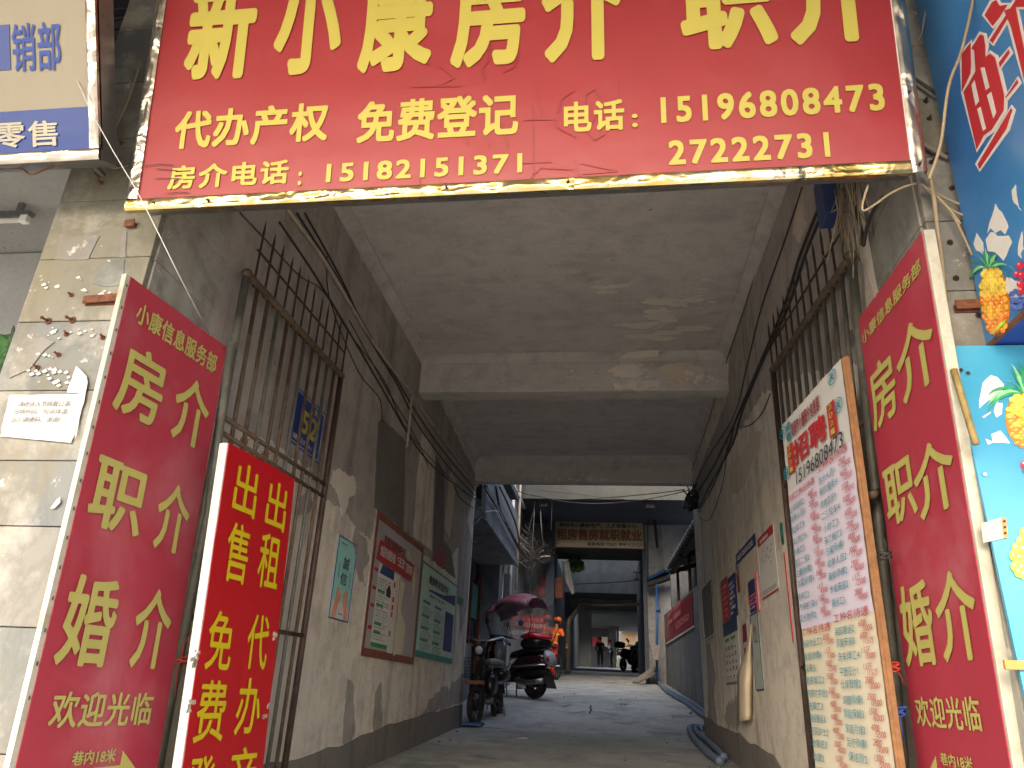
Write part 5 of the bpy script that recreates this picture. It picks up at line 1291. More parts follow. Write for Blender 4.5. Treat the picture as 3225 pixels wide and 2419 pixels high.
for i, (x, y, z0, z1, m, lb) in enumerate(((-2.20, 15.46, .2, 2.48, 'cable_white', 'thin white vertical pipe under the balcony slab in the alley'), (-2.14, 16.2, .1, 6, 'cable_white', 'tall pale drain pipe beside the balcony in the alley'),
                                           (-2.22, 16.7, .1, 6, 'cable_dark', 'black vertical pipe between the alley columns'), (-2.12, 17.2, 2.2, 7, 'pvc_pipe', 'grey pipe on the upper face of the second alley column'))):
    o = MB().tube([(x, y, z0), (x, y, z1)], .035 if i else .02, 8).build('drain_pipe', m, smooth=True); tag(o, lb, 'pipe')
o = MB().box((-2.27, 15.96, 1.3), (-2.12, 16.4, 2.4)).build('meter_cabinet', 'steel_dull', bevel=.01); tag(o, 'grey metal cabinet fixed high on the alley column beside the scooter canopy', 'cabinet')
o = MB().tube([PY(16.2, *(1617,1532)), PY(18.3, *(1650,1598))], .045, 8).build('drain_pipe', 'cable_white', smooth=True); tag(o, 'short slanting white pipe under the overhang in the alley', 'pipe')
rd = random.Random(21)
ZA = lambda x, y: (1470+x*.3015, 1500+y*.3015)
# sagging cable bundles on the left of the alley
for i, (l_, r_, m_, lb) in enumerate((
    (((195,105),(260,230),(330,340),(400,470),(470,610),(540,740),(560,790)), .03, 'cable_dark', 'thick dark cable bundle slanting down above the alley balcony'),
    (((300,105),(330,280),(370,420),(430,540),(500,680),(550,770),(650,870)), .022, 'cable_dark', 'second dark cable bundle slanting down beside the balcony'),
    (((340,110),(400,230),(460,370),(510,500),(540,640),(545,720)), .018, 'cable_dark', 'third dark cable bundle nearest the drain pipe'),
    (((200,120),(290,270),(380,440),(440,540)), .008, 'cable_white', 'thin pale cable on top of the dark bundles'),
    (((80,240),(130,260),(155,310),(120,340),(90,330)), .007, 'cable_dark', 'small black cable loop above the balcony slab'),
    (((190,375),(260,362),(330,365)), .006, 'cable_white', 'short pale wire crossing above the balcony'),
    (((75,520),(110,470),(150,430)), .012, 'leaf_dark', 'dark creeper stem on the balcony edge'),
    (((510,930),(540,960),(550,1010)), .012, 'cable_dark', 'black cable hanging off the slab corner'))):
    cable('alley_cable', lb, [PX(-1.86 + .006*i, *ZA(*p)) for k, p in enumerate(l_)], r_, m_)
# mass of thin wires in front of the left pier
mb = MB(); c0 = PY(18.6, *ZA(560,720)); c1 = PY(20.6, *ZA(890,790))
for k in range(46):
    p = c0+Vector((rd.gauss(0,.05), rd.gauss(0,.2), rd.gauss(0,.22))); q_ = c1+Vector((rd.gauss(0,.1), rd.gauss(0,.1), rd.gauss(0,.14)))
    pts = [p.lerp(q_, t)+Vector((rd.gauss(0,.05), 0, -.35*rd.random()*math.sin(3.14*t)+rd.gauss(0,.05))) for t in (0, .2, .4, .6, .8, 1)]; mb.tube(pts, rd.choice((.008,.01,.014)), 4)
o = mb.build('wire_mass', 'cable_grey', smooth=True); tag(o, 'mass of loose wires strung between the alley house and the far archway pier', 'cables', kind='stuff')
mb = MB()
for k in range(16):
    p = c0.lerp(c1, rd.random())+Vector((0,0,rd.gauss(0,.1))); q_ = p+Vector((rd.gauss(0,.3), .1, -U_(.3, 1.3))); mb.tube([p, p.lerp(q_, .5)+Vector((rd.gauss(0,.12),0,0)), q_], .008, 4)
o = mb.build('wire_mass', 'cable_dark', smooth=True); tag(o, 'dark wire ends dangling below the wire mass against the stained pier', 'cables', kind='stuff')
cable('alley_cable', 'thick white cable bend in the wire mass by the far sign', [PY(19.8, *ZA(*p)) for p in ((620,880),(680,865),(740,850),(765,790),(800,775))], .02, 'cable_white')
cable('alley_cable', 'white cable lying along the bottom of the wire mass', [PY(19.7, *ZA(*p)) for p in ((560,895),(640,880),(670,860),(720,880),(780,840),(870,835))], .015, 'cable_white')
for i, (a_, b_, c_) in enumerate((((705,105),(705,300),(600,740)), ((712,105),(700,450),(675,860)), ((765,280),(780,560),(805,740)), ((888,250),(885,420),(880,560)))):
    cable('hanging_wire', ['pale wire falling from the beam to the left end of the wire mass', 'pale wire falling from the beam to the middle of the wire mass', 'pale wire falling from the light block to the wire mass', 'faint wire falling near the left end of the far yellow sign'][i], [PY(18.4, *ZA(*a_)), PY(18.6, *ZA(*b_)), PY(19.5, *ZA(*c_))], .008, 'cable_white')
cable('alley_cable', 'black cable sagging across the alley under the granite beam, upper', [PY(15, *ZA(380,105)), PY(16, *ZA(540,160)), PY(16.5, *ZA(700,200)), PY(17, *ZA(960,240)), PY(17, 1900,1568), PY(15, 2050,1555), PY(13, 2155,1542)], .012, 'cable_dark')
cable('alley_cable', 'black cable sagging across the alley under the granite beam, lower', [PY(15, *ZA(620,185)), PY(16, 1780,1580), PY(16.5, 1880,1586), PY(16, 2000,1578), PY(14, 2100,1560), PY(12, 2165,1545)], .01, 'cable_dark')
cable('alley_cable', 'thin wire crossing the granite beam in the alley', [PY(15, 1700,1545), PY(16, 1790,1554), PY(16.5, 1900,1566), PY(16, 1980,1575)], .006, 'cable_dark')

# --- second building: archway with the old yellow sign
b2 = thing('archway_building', 'grey concrete building at the end of the alley with a dark archway under an overhang', 'building', (0, 21, .4))
xl, xr = PY(21, 1741, 1900).x, PY(21, 2032, 1900).x
zt = PY(21, 1900, 1722).z; zso = 4.6
MB().box((-6, 17.9, 4.55), (6, 18.15, 4.93)).build('granite_beam', 'granite', b2)
MB().box((-6, 17.95, 4.94), (6, 26.8, 11)).build('upper_storey', 'alley_wall', b2)
MB().box((-6, 18.16, 4.62), (6, 20.99, 4.72)).build('overhang_soffit', 'blue_soffit', b2)
MB().box((-6, 21, -.3), (xl, 21.5, 4.6)).build('left_pier', 'stained_pier', b2)
MB().box((xr, 21, -.3), (6, 21.5, 4.6)).build('right_pier', 'stained_pier', b2)
MB().box((xl+.002, 21.02, zt), (xr-.002, 21.5, 4.6)).build('lintel', 'dark_concrete', b2)
for cx_ in (1711, 2047):
    p = PY(18.1, cx_, 1582); MB().box((p.x-.11, 18.16, 4.42), (p.x+.11, 18.5, 4.618)).build('bracket_block', 'granite', b2, bevel=.006)
    MB().box((p.x-.10, 20.7, 1.2), (p.x+.12, 20.98, 4.6)).build('rib', 'blue_soffit', b2) if cx_ == 1711 else None
for (px0, px1, m) in (((1728,1700),(1744,2125),'dark_concrete'),):
    MB().box((xl-.07, 20.9, .4), (xl+.03, 20.99, zt+.1)).build('door_frame', m, b2)
MB().box((xr-.05, 20.9, .4), (xr+.06, 20.99, zt+.1)).build('door_frame', 'dark_concrete', b2)
# side walls inside: dark
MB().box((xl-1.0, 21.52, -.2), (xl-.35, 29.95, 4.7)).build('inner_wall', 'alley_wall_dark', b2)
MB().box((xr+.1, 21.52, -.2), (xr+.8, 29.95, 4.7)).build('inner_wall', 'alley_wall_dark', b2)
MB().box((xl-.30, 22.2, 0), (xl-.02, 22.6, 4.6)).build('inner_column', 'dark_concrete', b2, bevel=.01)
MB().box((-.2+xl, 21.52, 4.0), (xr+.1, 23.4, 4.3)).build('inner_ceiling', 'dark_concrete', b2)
# old sign
p_bl, p_br, p_tl = PY(20.85, 1746, 1722), PY(20.85, 2027, 1722), PY(20.85, 1746, 1641)
OSF = Frame((p_bl.x, 20.85, p_bl.z), (1, 0, 0), (0, 0, 1)); wo2, ho2 = p_br.x-p_bl.x, p_tl.z-p_bl.z
os_ = thing('old_sign', 'old yellowish painted sign with brown characters above the far archway', 'sign', (0, 20.9, p_bl.z))
rect(OSF, 0, 0, wo2, ho2, .08, 0).build('board', 'board_yellow', os_)
for (x0,y0,x1,y1) in ((-.03,-.03,wo2+.03,0),(-.03,ho2,wo2+.03,ho2+.03),(-.03,0,0,ho2),(wo2,0,wo2+.03,ho2)): rect(OSF, x0, y0, x1, y1, .09, .01).build('sign_frame', 'dark_rust', os_)
text(OSF, '简阳市小康房地产、人才收集中心', wo2*.05, ho2*.76, wo2*.93, ho2*.94, 'print_ink', os_, bold=.03)
text(OSF, '租房售房就职就业', wo2*.02, ho2*.27, wo2*.98, ho2*.72, 'wood_brown', os_, bold=.035)
text(OSF, '联系电话', wo2*.37, ho2*.06, wo2*.56, ho2*.2, 'print_ink', os_, bold=.03); text(OSF, '7223652', wo2*.58, ho2*.06, wo2*.7, ho2*.19, 'print_ink', os_, bold=.02)
text(OSF, '传呼', wo2*.72, ho2*.06, wo2*.81, ho2*.2, 'print_ink', os_, bold=.03); text(OSF, '81239-2218', wo2*.83, ho2*.06, wo2*.99, ho2*.19, 'print_ink', os_, bold=.02)
# red notices on the left pier
PF = Frame((0, 20.99, 0), (1, 0, 0), (0, 0, 1))
n1, FN1, wn1, hn1 = poster('banner', 'red notice board on the stained pier behind the worker', 'banner', PF, (1640,1938), (1729,1986), 'print_red', t=.01)
text(FN1, '请勿乱丢', wn1*.25, hn1*.55, wn1*.8, hn1*.85, 'print_pink', n1, bold=.02); text(FN1, '不战步石', wn1*.3, hn1*.12, wn1*.95, hn1*.45, 'print_white', n1, bold=.02)
n2, FN2, wn2, hn2 = poster('notice', 'lilac and white notice strip under the red notice on the pier', 'notice', PF, (1648,1990), (1729,2022), 'paper_lilac', t=.01)
rect(FN2, 0, hn2*.35, wn2, hn2*.5, .002, .003).build('red_stripe', 'print_red', n2)
for i, px in enumerate(([(1700,1820),(1728,1808),(1729,1840),(1695,1850)], [(1678,1850),(1725,1845),(1715,1880),(1690,1870)], [(1690,1895),(1728,1888),(1720,1925),(1700,1915)])):
    o = patch(PF, px, 'faded_red', b2, .01, .08, .08, 'red_paint_stain', 100+i)
o = thing('electric_meter', 'blue topped electric meter box with looped cables on the stained pier', 'meter', PY(20.9, 1660,1920))
pm = PY(20.9, 1658, 1885); MB().box((pm.x-.08, 20.86, pm.z-.1), (pm.x+.08, 20.98, pm.z+.1)).build('meter_case', 'blue_metal', o, bevel=.01)
pm = PY(20.9, 1664, 1910); MB().box((pm.x-.1, 20.88, pm.z-.14), (pm.x+.1, 20.98, pm.z+.14)).build('meter_board', 'dark_concrete', o)
MB().tube([PY(20.88, 1657, 1780), PY(20.88, 1658, 1875)], .012, 5).build('cable', 'cable_dark', o); mb = MB()
for k in range(5): mb.tube([PY(20.86, 1664+10*math.cos(t)+k*1.5, 1905+20*math.sin(t)) for t in [x*.5 for x in range(13)]], .008, 4)
mb.build('cable_loop', 'cable_dark', o)
# things inside the archway: pipe, steel angle, plant, wires, meter bracket
o = MB().tube([PY(24, 1862,1907), PY(23.5, 1822,1910), PY(23, 1790,1957), PY(23, 1788,1970), PY(23, 1788,2118)], .09, 12).build('drain_pipe', 'grey_post', smooth=True); tag(o, 'thick pale drain pipe bending down the left side inside the archway', 'pipe')
o = MB().tube([PY(23.8, 1850,1907), PY(23.8, 2014,1904)], .05, 10).build('drain_pipe', 'grey_post', smooth=True); tag(o, 'horizontal pale pipe crossing inside the archway', 'pipe')
bx = PY(21.6, 1757,1850); o = MB().box((bx.x-.12, 21.6, bx.z-.3), (bx.x+.14, 21.8, bx.z+.28)).build('wooden_box', 'wood_brown', bevel=.01); tag(o, 'brown wooden box hung on the left inside the archway', 'box')
def leafmass(name, label, c, r, n, mat, seed, s=(.05,.12), sz=1.0, kind=None, cat='plant', vertical=False):
    rd = random.Random(seed); mb = MB(); c = Vector(c)
    for i in range(n):
        d = Vector((rd.gauss(0,1), rd.gauss(0,1), rd.gauss(0,1))).normalized()*r*rd.random()**.45; d.z *= sz; p = c+d
        a = Vector((rd.gauss(0,1), rd.gauss(0,1), rd.gauss(0,1))).normalized(); b = a.orthogonal().normalized(); L = U_(*s)
        mb.add([p-a*L, p+b*L*.4, p+a*L, p-b*L*.4], [(0,1,2,3)])
    o = mb.build(name, mat); tag(o, label, cat, kind=kind); return o
leafmass('wall_plant', 'small green plant growing high on the left inside the archway', PY(22.8, 1812,1782), .3, 260, 'leaf', 1, sz=.7)
o = MB().tube([PY(22, 1780,1770), PY(22, 1790,1830), PY(22, 1805,1870)], [.10,.12,.05], 6).build('torn_sheet', 'cable_white'); tag(o, 'pale torn plastic sheet hanging inside the left of the archway', 'plastic sheet')
for i, l_ in enumerate((((1782,1892),(1850,1886),(1930,1894),(2014,1900)), ((1782,1900),(1860,1890),(1960,1893),(2014,1890)), ((1800,1840),(1900,1836),(2010,1828)))):
    cable('alley_cable', ['lower black cable spanning inside the archway', 'second black cable spanning inside the archway', 'thin wire spanning high inside the archway'][i], [PY(23, *p) for p in l_], .012, 'cable_dark')
pi_ = PY(21.6, 2003,1815); mb = MB(); mb.box((pi_.x-.08, 21.6, pi_.z+.1), (pi_.x+.14, 21.64, pi_.z+.13)); mb.box((pi_.x-.08, 21.6, pi_.z-.1), (pi_.x+.14, 21.64, pi_.z-.07)); mb.box((pi_.x, 21.605, pi_.z-.1), (pi_.x+.03, 21.635, pi_.z+.1)); o = mb.build('steel_bracket', 'dark_rust'); tag(o, 'small I shaped steel bracket on the right inside the archway', 'bracket')

# --- third building with lower opening, long dark passage and the bright end
b3 = thing('rear_building', 'pale concrete building seen through the archway with a lower opening', 'building', (0, 30, 1))
z3t = PY(30, 1900, 1868).z; x3l, x3r = PY(30, 1775, 2000).x, PY(30, 2018, 2000).x
MB().box((-6, 30, z3t), (6, 30.3, 9)).build('front_wall', 'far_concrete', b3)
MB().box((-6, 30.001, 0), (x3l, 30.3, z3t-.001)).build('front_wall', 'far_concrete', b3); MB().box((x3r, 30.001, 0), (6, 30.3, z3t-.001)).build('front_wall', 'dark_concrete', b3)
MB().box((-6, 30.31, z3t+.02), (6, 38, z3t+.3)).build('ceiling', 'far_concrete', b3); MB().box((-6, 41.5, 5.05), (6, 62.5, 5.3)).build('ceiling', 'far_concrete', b3)
zb1 = PY(36, 1900, 1912).z; MB().box((-5, 36, zb1-.02), (5, 36.4, z3t)).build('beam', 'far_concrete', b3)
xrr = PY(58, 2014, 2000).x
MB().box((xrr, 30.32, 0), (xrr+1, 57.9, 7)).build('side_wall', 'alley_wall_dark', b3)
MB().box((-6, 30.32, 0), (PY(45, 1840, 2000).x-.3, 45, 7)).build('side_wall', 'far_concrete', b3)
px_ = PY(46, 1862, 2000).x
MB().box((px_-.9, 46, 0), (px_, 47, 7)).build('column', 'far_concrete', b3)
z5t = PY(58, 1950, 1952).z
MB().box((-9, 58, z5t), (9, 58.4, 9)).build('far_lintel', 'dark_concrete', b3)
xm0, xm1 = PY(58, 1918,2000).x, PY(58, 1941,2000).x
MB().box((-9, 60.5, 0), (xm0, 60.9, 9)).build('far_wall', 'dark_concrete', b3); MB().box((xm0+.002, 58.41, 0), (xm1, 60.9, z5t+1)).build('far_pier', 'alley_wall_dark', b3)
MB().tube([(xm1+.1, 58.6, PY(58.6, 1945, 2065).z), (xm1+.1, 58.6, z5t)], .09, 8).build('drain_pipe', 'pvc_pipe', b3, smooth=True)
FWF = Frame((0, 60.49, 0), (1, 0, 0), (0, 0, 1))
for nm, lb, a_, b_, m in (('notice', 'red notice on the far wall at the end of the passage', (1880,2008), (1893,2034), 'print_darkred'), ('notice', 'larger red notice on the far wall beside the white one', (1866,2006), (1879,2036), 'print_red') , ('notice', 'white notice on the far wall at the end of the passage', (1894,2006), (1913,2037), 'print_white')):
    poster(nm, lb, 'notice', FWF, a_, b_, m, t=.02)
# backdrop wall with vines in daylight
o = thing('retaining_wall', 'pale sunlit retaining wall with hanging vines at the very end of the passage', 'wall', (4, 70, 2.5))
MB().box((-2, 70, 2), (PY(70, 2003,2000).x, 70.5, PY(70, 1990, 1985).z)).build('wall_face', 'far_concrete', o)
MB().box((PY(70, 1990,2000).x, 69.0, 2), (9, 70.5, 4.2)).build('white_wall', 'peeled_paint', o)
MB().box((PY(70,2003,2000).x, 69.5, 4.2), (PY(70,2008,2000).x+.4, 69.9, 9)).build('post', 'peeled_paint', o)
MB().box((-6, 71, 2), (20, 71.5, 7.6)).build('bank', 'dark_concrete', o)
leafmass('shrub', 'bright green foliage hanging over the far wall', PY(68.5, 1985,1962), 1.5, 1500, 'leaf', 3, (.06,.16), .45, cat='shrub')
mb = MB()
for k in range(260):
    p = PY(68.8, U_(1962,2004), U_(1965,1990)); q_ = p+Vector((rd.gauss(0,.25), 0, -U_(.6, 2.4))); mb.tube([p, p.lerp(q_, .5)+Vector((rd.gauss(0,.12),0,0)), q_], .018, 3)
o = mb.build('dry_vines', 'vine_dry'); tag(o, 'tangled dry brown vines hanging on the far retaining wall', 'vines', kind='stuff')
o = MB().box(tuple(PY(67, 1982,2052)), tuple(PY(67, 1994,2034)+Vector((0,.3,0)))).build('water_bottle', 'blue_pipe', bevel=.05); tag(o, 'bright blue plastic drum standing in daylight at the far end', 'drum')

# --- right side of the alley
XA = 1.48
rw = thing('alley_wall', 'grey cement side wall with a sloping top on the right of the alley', 'wall', (XA+.1, 15, 0))
mb = MB(); ps = []
tops = [(13.2, PX(XA, 2188,1856).z), (22.5, PX(XA, 2073,1958).z)]
mb.prism([Vector((XA, 10.3, -1)), Vector((XA, 20.98, -.6)), Vector((XA, 20.98, 2.15)), Vector((XA, 10.3, 1.72))], (.2, 0, 0)); mb.build('wall', 'alley_wall', rw)
mb = MB(); mb.box((XR+WT+.01, YB+.03, -1), (XA+.5, 11.6, 3.0)); rs = thing('alley_shed', 'dark lean-to shed with a sheet roof and blue fascia on the right of the alley', 'shed', (2.2, 15, 0)) if 1 else None
MB().box((XA+.01, 10.4, -1), (XA+.2, 12.2, 2.9)).build('dark_doorway', 'dark_blue_paint', rs)
ez = lambda y: 2.72 + (y-12)*.03
e0, e1 = PX(1.35, 2196,1630), PX(1.35, 2100,1790)
sl = Vector((1.7, 0, .55)); p0_, p1_ = e0-Vector((0,.6,0)), e1
MB().prism([p0_+Vector((.03,0,.02)), p0_+sl, p1_+sl, p1_+Vector((.03,0,.02))], (0,0,.03)).build('roof_deck', 'roof_sheet', rs)
nn = 72
for i in range(nn):
    p = p0_.lerp(p1_, (i+.5)/nn)
    MB().tube([p, p+sl], .045, 6).build('roof_corrugation', 'roof_sheet' if i % 4 else 'steel_dull', rs)
for k, (dx, dz) in enumerate(((.12,-.03),(.75,.17))):
    MB().bar(p0_+Vector((dx,0,dz-.06)), p1_+Vector((dx,0,dz-.06)), .07, .09).build('purlin', 'matte_black', rs)
for t in (.25, .6, .97):
    p = p0_.lerp(p1_, t); MB().bar(p+Vector((.05,0,-.12)), p+Vector((1.5,0,.36)), .07, .10).build('rafter', 'matte_black', rs); MB().bar(p+Vector((.22,0,-.1)), p+Vector((.22,0,-1.0)), .06, .06).build('strut', 'dark_rust', rs)
MB().box((2.0, 10.6, 1), (2.1, 20.4, 3.9)).build('back_wall', 'dark_concrete', rs)
MB().box((XA+.02, 18.6, 1.5), (2.0, 18.75, 2.95)).build('end_wall', 'alley_wall_dark', rs)
fA, fB = PY(20.6, *R5(100,545)), PY(20.2, *R5(240,470)); MB().bar(fA, fB, .3, .07, (0,0,1)).build('blue_fascia', 'blue_metal', rs); MB().bar(fA+Vector((0,0,-.1)), fB+Vector((.5,0,.0)), .25, .1, (0,0,1)).build('dark_beam', 'matte_black', rs); MB().bar(fA+Vector((0,0,-.02)), PY(20.6, *R5(110,590))+Vector((0,0,0)), .1, .12).build('blue_fascia', 'blue_metal', rs)
for i, (u_, v0, v1, m, lb) in enumerate(((2068,1840,2140,'blue_pipe','blue water pipe rising beside the right pier of the archway'), (2040,1570,1830,'cable_dark','dark cable dropping down the wall right of the far sign'), (2062,1610,1725,'black_mark','short dark bar standing on the wall right of the far sign'))):
    r_ = (.03,.015,.04)[i]; o = MB().tube([PY(20.4, u_-(3 if i == 2 else 0), v0), PY(20.4, u_+(8 if i == 2 else 0), v1)], r_, 8).build(('water_pipe','wall_cable','steel_bar')[i], m, smooth=True); tag(o, lb, ('pipe','cable','bar')[i])
o = MB().tube([PY(20.2, 2068,1925), PY(20.0, 2079,1925)], .03, 6).build('water_pipe', 'blue_metal'); tag(o, 'short horizontal blue pipe branch by the shed', 'pipe')
pw = PY(20.0, 2064,2052); o = MB().prism([pw+Vector((-.14,0,.16)), pw+Vector((.12,0,.16)), pw+Vector((.06,0,-.2)), pw+Vector((-.06,0,-.2))], (0,.2,0)).build('wooden_bin', 'wood_grey'); tag(o, 'tapered grey brown bin hung on the blue pipe', 'bin')
# red banner
AWF = Frame((XA, 0, 0), (0, -1, 0), (0, 0, 1))
bn_ = thing('banner', 'faded red banner with white characters on the right alley wall', 'banner', (XA, 16, 1.2))
pts = [AWF.ab(*R5(*p)) for p in ((225,810),(432,622),(440,888),(245,1010),(222,930))]
poly(AWF, pts, .004, .012).build('cloth', 'faded_red', bn_)
bl_, br_, tl_ = PX(XA, *R5(250,985)), PX(XA, *R5(428,865)), PX(XA, *R5(232,840))
BF = Frame(bl_, br_-bl_, tl_-bl_); bw, bh = (br_-bl_).length, (tl_-bl_).length
dashes(BF, bw*.05, bh*.42, bw*.95, bh*.9, 1, MB(), .85, .02, 3, cw=bw/13).build('faded_print', 'print_pink', bn_); dashes(BF, bw*.45, bh*.14, bw*.95, bh*.34, 1, MB(), .85, .02, 5, cw=bw/22).build('faded_print', 'print_pink', bn_)
pts = [AWF.ab(*R5(*p)) for p in ((445,878),(447,890),(240,1018),(236,1006))]; poly(AWF, pts, .004, .018).build('white_hem', 'print_white', bn_)
# planks leaning at the foot of the right pier, hoses on the ground
for i, (a_, b_) in enumerate((((2000,2136),(2062,2102)), ((2008,2140),(2066,2112)))):
    p, q_ = PY(20.2, *a_), PY(20.7, *b_); p.z = fz(20.2)+.04+.03*i
    o = MB().bar(p, q_, .22, .035, (0,0,1)).build('plank', 'wood_grey'); tag(o, ['upper grey plank lying against the foot of the archway', 'lower grey plank lying against the foot of the archway'][i], 'plank')
rub = MB()
for k in range(40):
    y = U_(12, 20.5); rub.ball((XA-.08-.1*abs(rd.gauss(0,1)), y, fz(y)+.01), U_(.015,.05), 6, 4)
o = rub.build('rubble', 'alley_wall'); tag(o, 'small rubble along the foot of the right alley wall', 'rubble', kind='stuff')
H2 = lambda x, y: (1800+x*.3129, 1900+y*.3129)
def hose(name, label, pxs, r, mat, lift=0, cat='hose'):
    pts = []
    for i, p in enumerate(pxs):
        g = on_floor(*H2(*p)); g.z = fz(g.y)+r+lift; pts.append(g)
    return cable(name, label, pts, r, mat, cat, 6)
hose('hose', 'pale hose end curling over the floor beside the planks', ((755,735),(785,765),(830,795),(880,812)), .035, 'cable_white')
hose('hose', 'grey blue hose along the foot of the right alley wall, inner one', ((860,780),(930,860),(1040,930),(1150,985),(1260,1060),(1360,1140)), .036, 'hose_blue')
hose('hose', 'grey blue hose along the foot of the right alley wall, outer one', ((870,800),(930,885),(1040,960),(1140,1015),(1240,1095),(1350,1175)), .038, 'hose_blue')
hose('hose', 'coiled grey hose at the corner of the right passage wall, outer loop', ((1360,1290),(1280,1272),(1200,1275),(1190,1310),(1240,1400),(1310,1480),(1400,1570),(1500,1640)), .038, 'hose_blue')
hose('hose', 'coiled grey hose at the corner of the right passage wall, inner loop', ((1330,1300),(1270,1290),(1250,1310),(1290,1370),(1370,1430),(1450,1510),(1540,1600)), .036, 'hose_blue', .01)

mb = MB(); rd = random.Random(77)
for k in range(80):
    side = rd.random() < .7; y = rd.uniform(7.2, 21)
    x = (XL+.03+abs(rd.gauss(0, .12)) if rd.random() < .5 else (XR if y < 10.3 else XA)-.05-abs(rd.gauss(0, .14))) if side else rd.uniform(XL, XR)
    if y > 10.3 and x < 0: x -= .5
    z = fz(y)+.01; r_ = rd.uniform(.006, .022); mb.ball((x, y, z), r_, 5, 3, 1, 1.3, .5)
o = mb.build('grit', 'alley_wall'); tag(o, 'scattered grit and crumbs of mortar on the passage floor', 'grit', kind='stuff')
for i, (px, c_, lb) in enumerate((((1640,2330), 'paper_white', 'crumpled scrap of white paper on the passage floor near the left wall'), ((2120,2262), 'tape_orange', 'small brown leaf of cardboard on the alley floor near the hose'), ((1960,2222), 'matte_black', 'small dark scrap lying in the middle of the alley floor'))):
    p = on_floor(*px); mb = MB(); mb.sheet([[p+Vector((.035*(a-1)+.006*rd.random(), .03*(b_-1), .012+.012*rd.random())) for a in range(4)] for b_ in range(3)]); o = mb.build('litter', c_, solid=.002); tag(o, lb, 'litter')
# ================================================================== two wheelers
class Loc:
    """local frame on the ground: x forward, y left, z up"""
    def __init__(s, o, yaw, k=1.0): s.o = Vector(o); s.m = Matrix.Rotation(yaw, 3, 'Z'); s.k = k
    def __call__(s, x, y, z): return s.o + s.m @ (Vector((x, y, z))*s.k)
def wheel(L, x, z, r, w_, parent, steer=0, rimm='matte_black'):
    r *= L.k; w_ *= L.k; c = L(x, 0, z); ax = L.m @ (Matrix.Rotation(steer, 3, 'Z') @ Vector((0,1,0))); u = ax.orthogonal().normalized(); v = ax.cross(u)
    n, k = 28, 10; R0 = r-w_/2; mb = MB(); vs = []; fs = []
    for i in range(n):
        t = 6.2832*i/n; d = u*math.cos(t)+v*math.sin(t)
        for j in range(k): a = 6.2832*j/k; vs.append(c+d*(R0+w_/2*math.cos(a))+ax*(w_/2*math.sin(a)))
    for i in range(n):
        for j in range(k): fs.append((i*k+j, ((i+1) % n)*k+j, ((i+1) % n)*k+(j+1) % k, i*k+(j+1) % k))
    ty = MB().add(vs, fs).build('wheel', 'tyre', parent, smooth=True)
    mb = MB(); mb.tube([c-ax*w_*.38, c+ax*w_*.38], r*.3, 16)
    for i in range(10):
        t = 6.2832*i/10; d = u*math.cos(t)+v*math.sin(t); mb.tube([c+d*r*.28, c+d*(R0-w_*.2)], .010, 5)
    m = MB(); vs = []; 
    mb.build('rim', rimm, ty); 
    ring_ = MB(); pts = [c+(u*math.cos(6.2832*i/28)+v*math.sin(6.2832*i/28))*(R0-w_*.3) for i in range(29)]; ring_.tube(pts, w_*.28, 8).build('rim_band', rimm, ty, smooth=True)
    return ty
def loft(secs, n=14):
    """secs: list of (center, halfwidth vec, halfheight vec, squareness)"""
    mb = MB(); rings = []
    for c, a, b, q_ in secs:
        ring_ = []
        for j in range(n):
            t = 6.2832*j/n; cx_, sy_ = math.cos(t), math.sin(t); ring_.append(c + a*(abs(cx_)**q_*math.copysign(1, cx_)) + b*(abs(sy_)**q_*math.copysign(1, sy_)))
        rings.append(ring_)
    vs = [v for r_ in rings for v in r_]; k = len(rings)
    fs = [(i*n+j, i*n+(j+1) % n, (i+1)*n+(j+1) % n, (i+1)*n+j) for i in range(k-1) for j in range(n)]
    fs.append(tuple(range(n))[::-1]); fs.append(tuple((k-1)*n+j for j in range(n)))
    return mb.add(vs, fs)
def body(L, secs, name, mat, parent):
    """secs: x, zc, halfwidth, halfheight"""
    up = L.m @ Vector((0,0,1)); sd_ = L.m @ Vector((0,1,0))
    return loft([(L(x, y, z), sd_*w_, up*h_, .75) for x, y, z, w_, h_ in secs]).build(name, mat, parent, smooth=True)
# --- big scooter with a rain canopy
g = on_floor(1680, 2203); rear = Vector((g.x-.02, g.y+.1, 0))
syaw = math.radians(143)
L = Loc((rear.x, rear.y, fz(rear.y)), syaw, .96)
sc = thing('scooter', 'large maroon scooter with a purple rain canopy and red top box, parked in the alley', 'scooter', L(.6,0,0))
wheel(L, -.04, .27, .27, .15, sc); wheel(L, 1.32, .25, .25, .11, sc, .3)
body(L, [(-.36,0,.64,.06,.05),(-.28,0,.64,.15,.11),(-.05,0,.62,.19,.15),(.25,0,.60,.17,.13),(.45,0,.50,.14,.10),(.52,0,.42,.10,.06)], 'rear_fairing', 'maroon_paint', sc)
body(L, [(-.35,0,.46,.05,.05),(-.1,0,.44,.11,.09),(.25,0,.38,.14,.10),(.5,0,.32,.15,.06),(1.0,0,.32,.14,.05),(1.08,0,.36,.10,.05)], 'lower_frame', 'plastic_black', sc)
body(L, [(-.30,0,.80,.10,.03),(-.15,0,.81,.15,.05),(.15,0,.79,.16,.06),(.45,0,.74,.14,.05),(.55,0,.70,.08,.03)], 'seat', 'matte_black', sc)
up = L.m @ Vector((0,0,1)); sd_ = L.m @ Vector((0,1,0)); fw = L.m @ Vector((1,0,0))
loft([(L(.98,0,.36), fw*.05, sd_*.16, .7), (L(1.05,0,.55), fw*.07, sd_*.20, .7), (L(1.05,0,.78), fw*.08, sd_*.22, .7), (L(1.0,0,.98), fw*.09, sd_*.18, .7), (L(.97,0,1.05), fw*.05, sd_*.10, .7)]).build('front_shield', 'maroon_paint', sc, smooth=True)
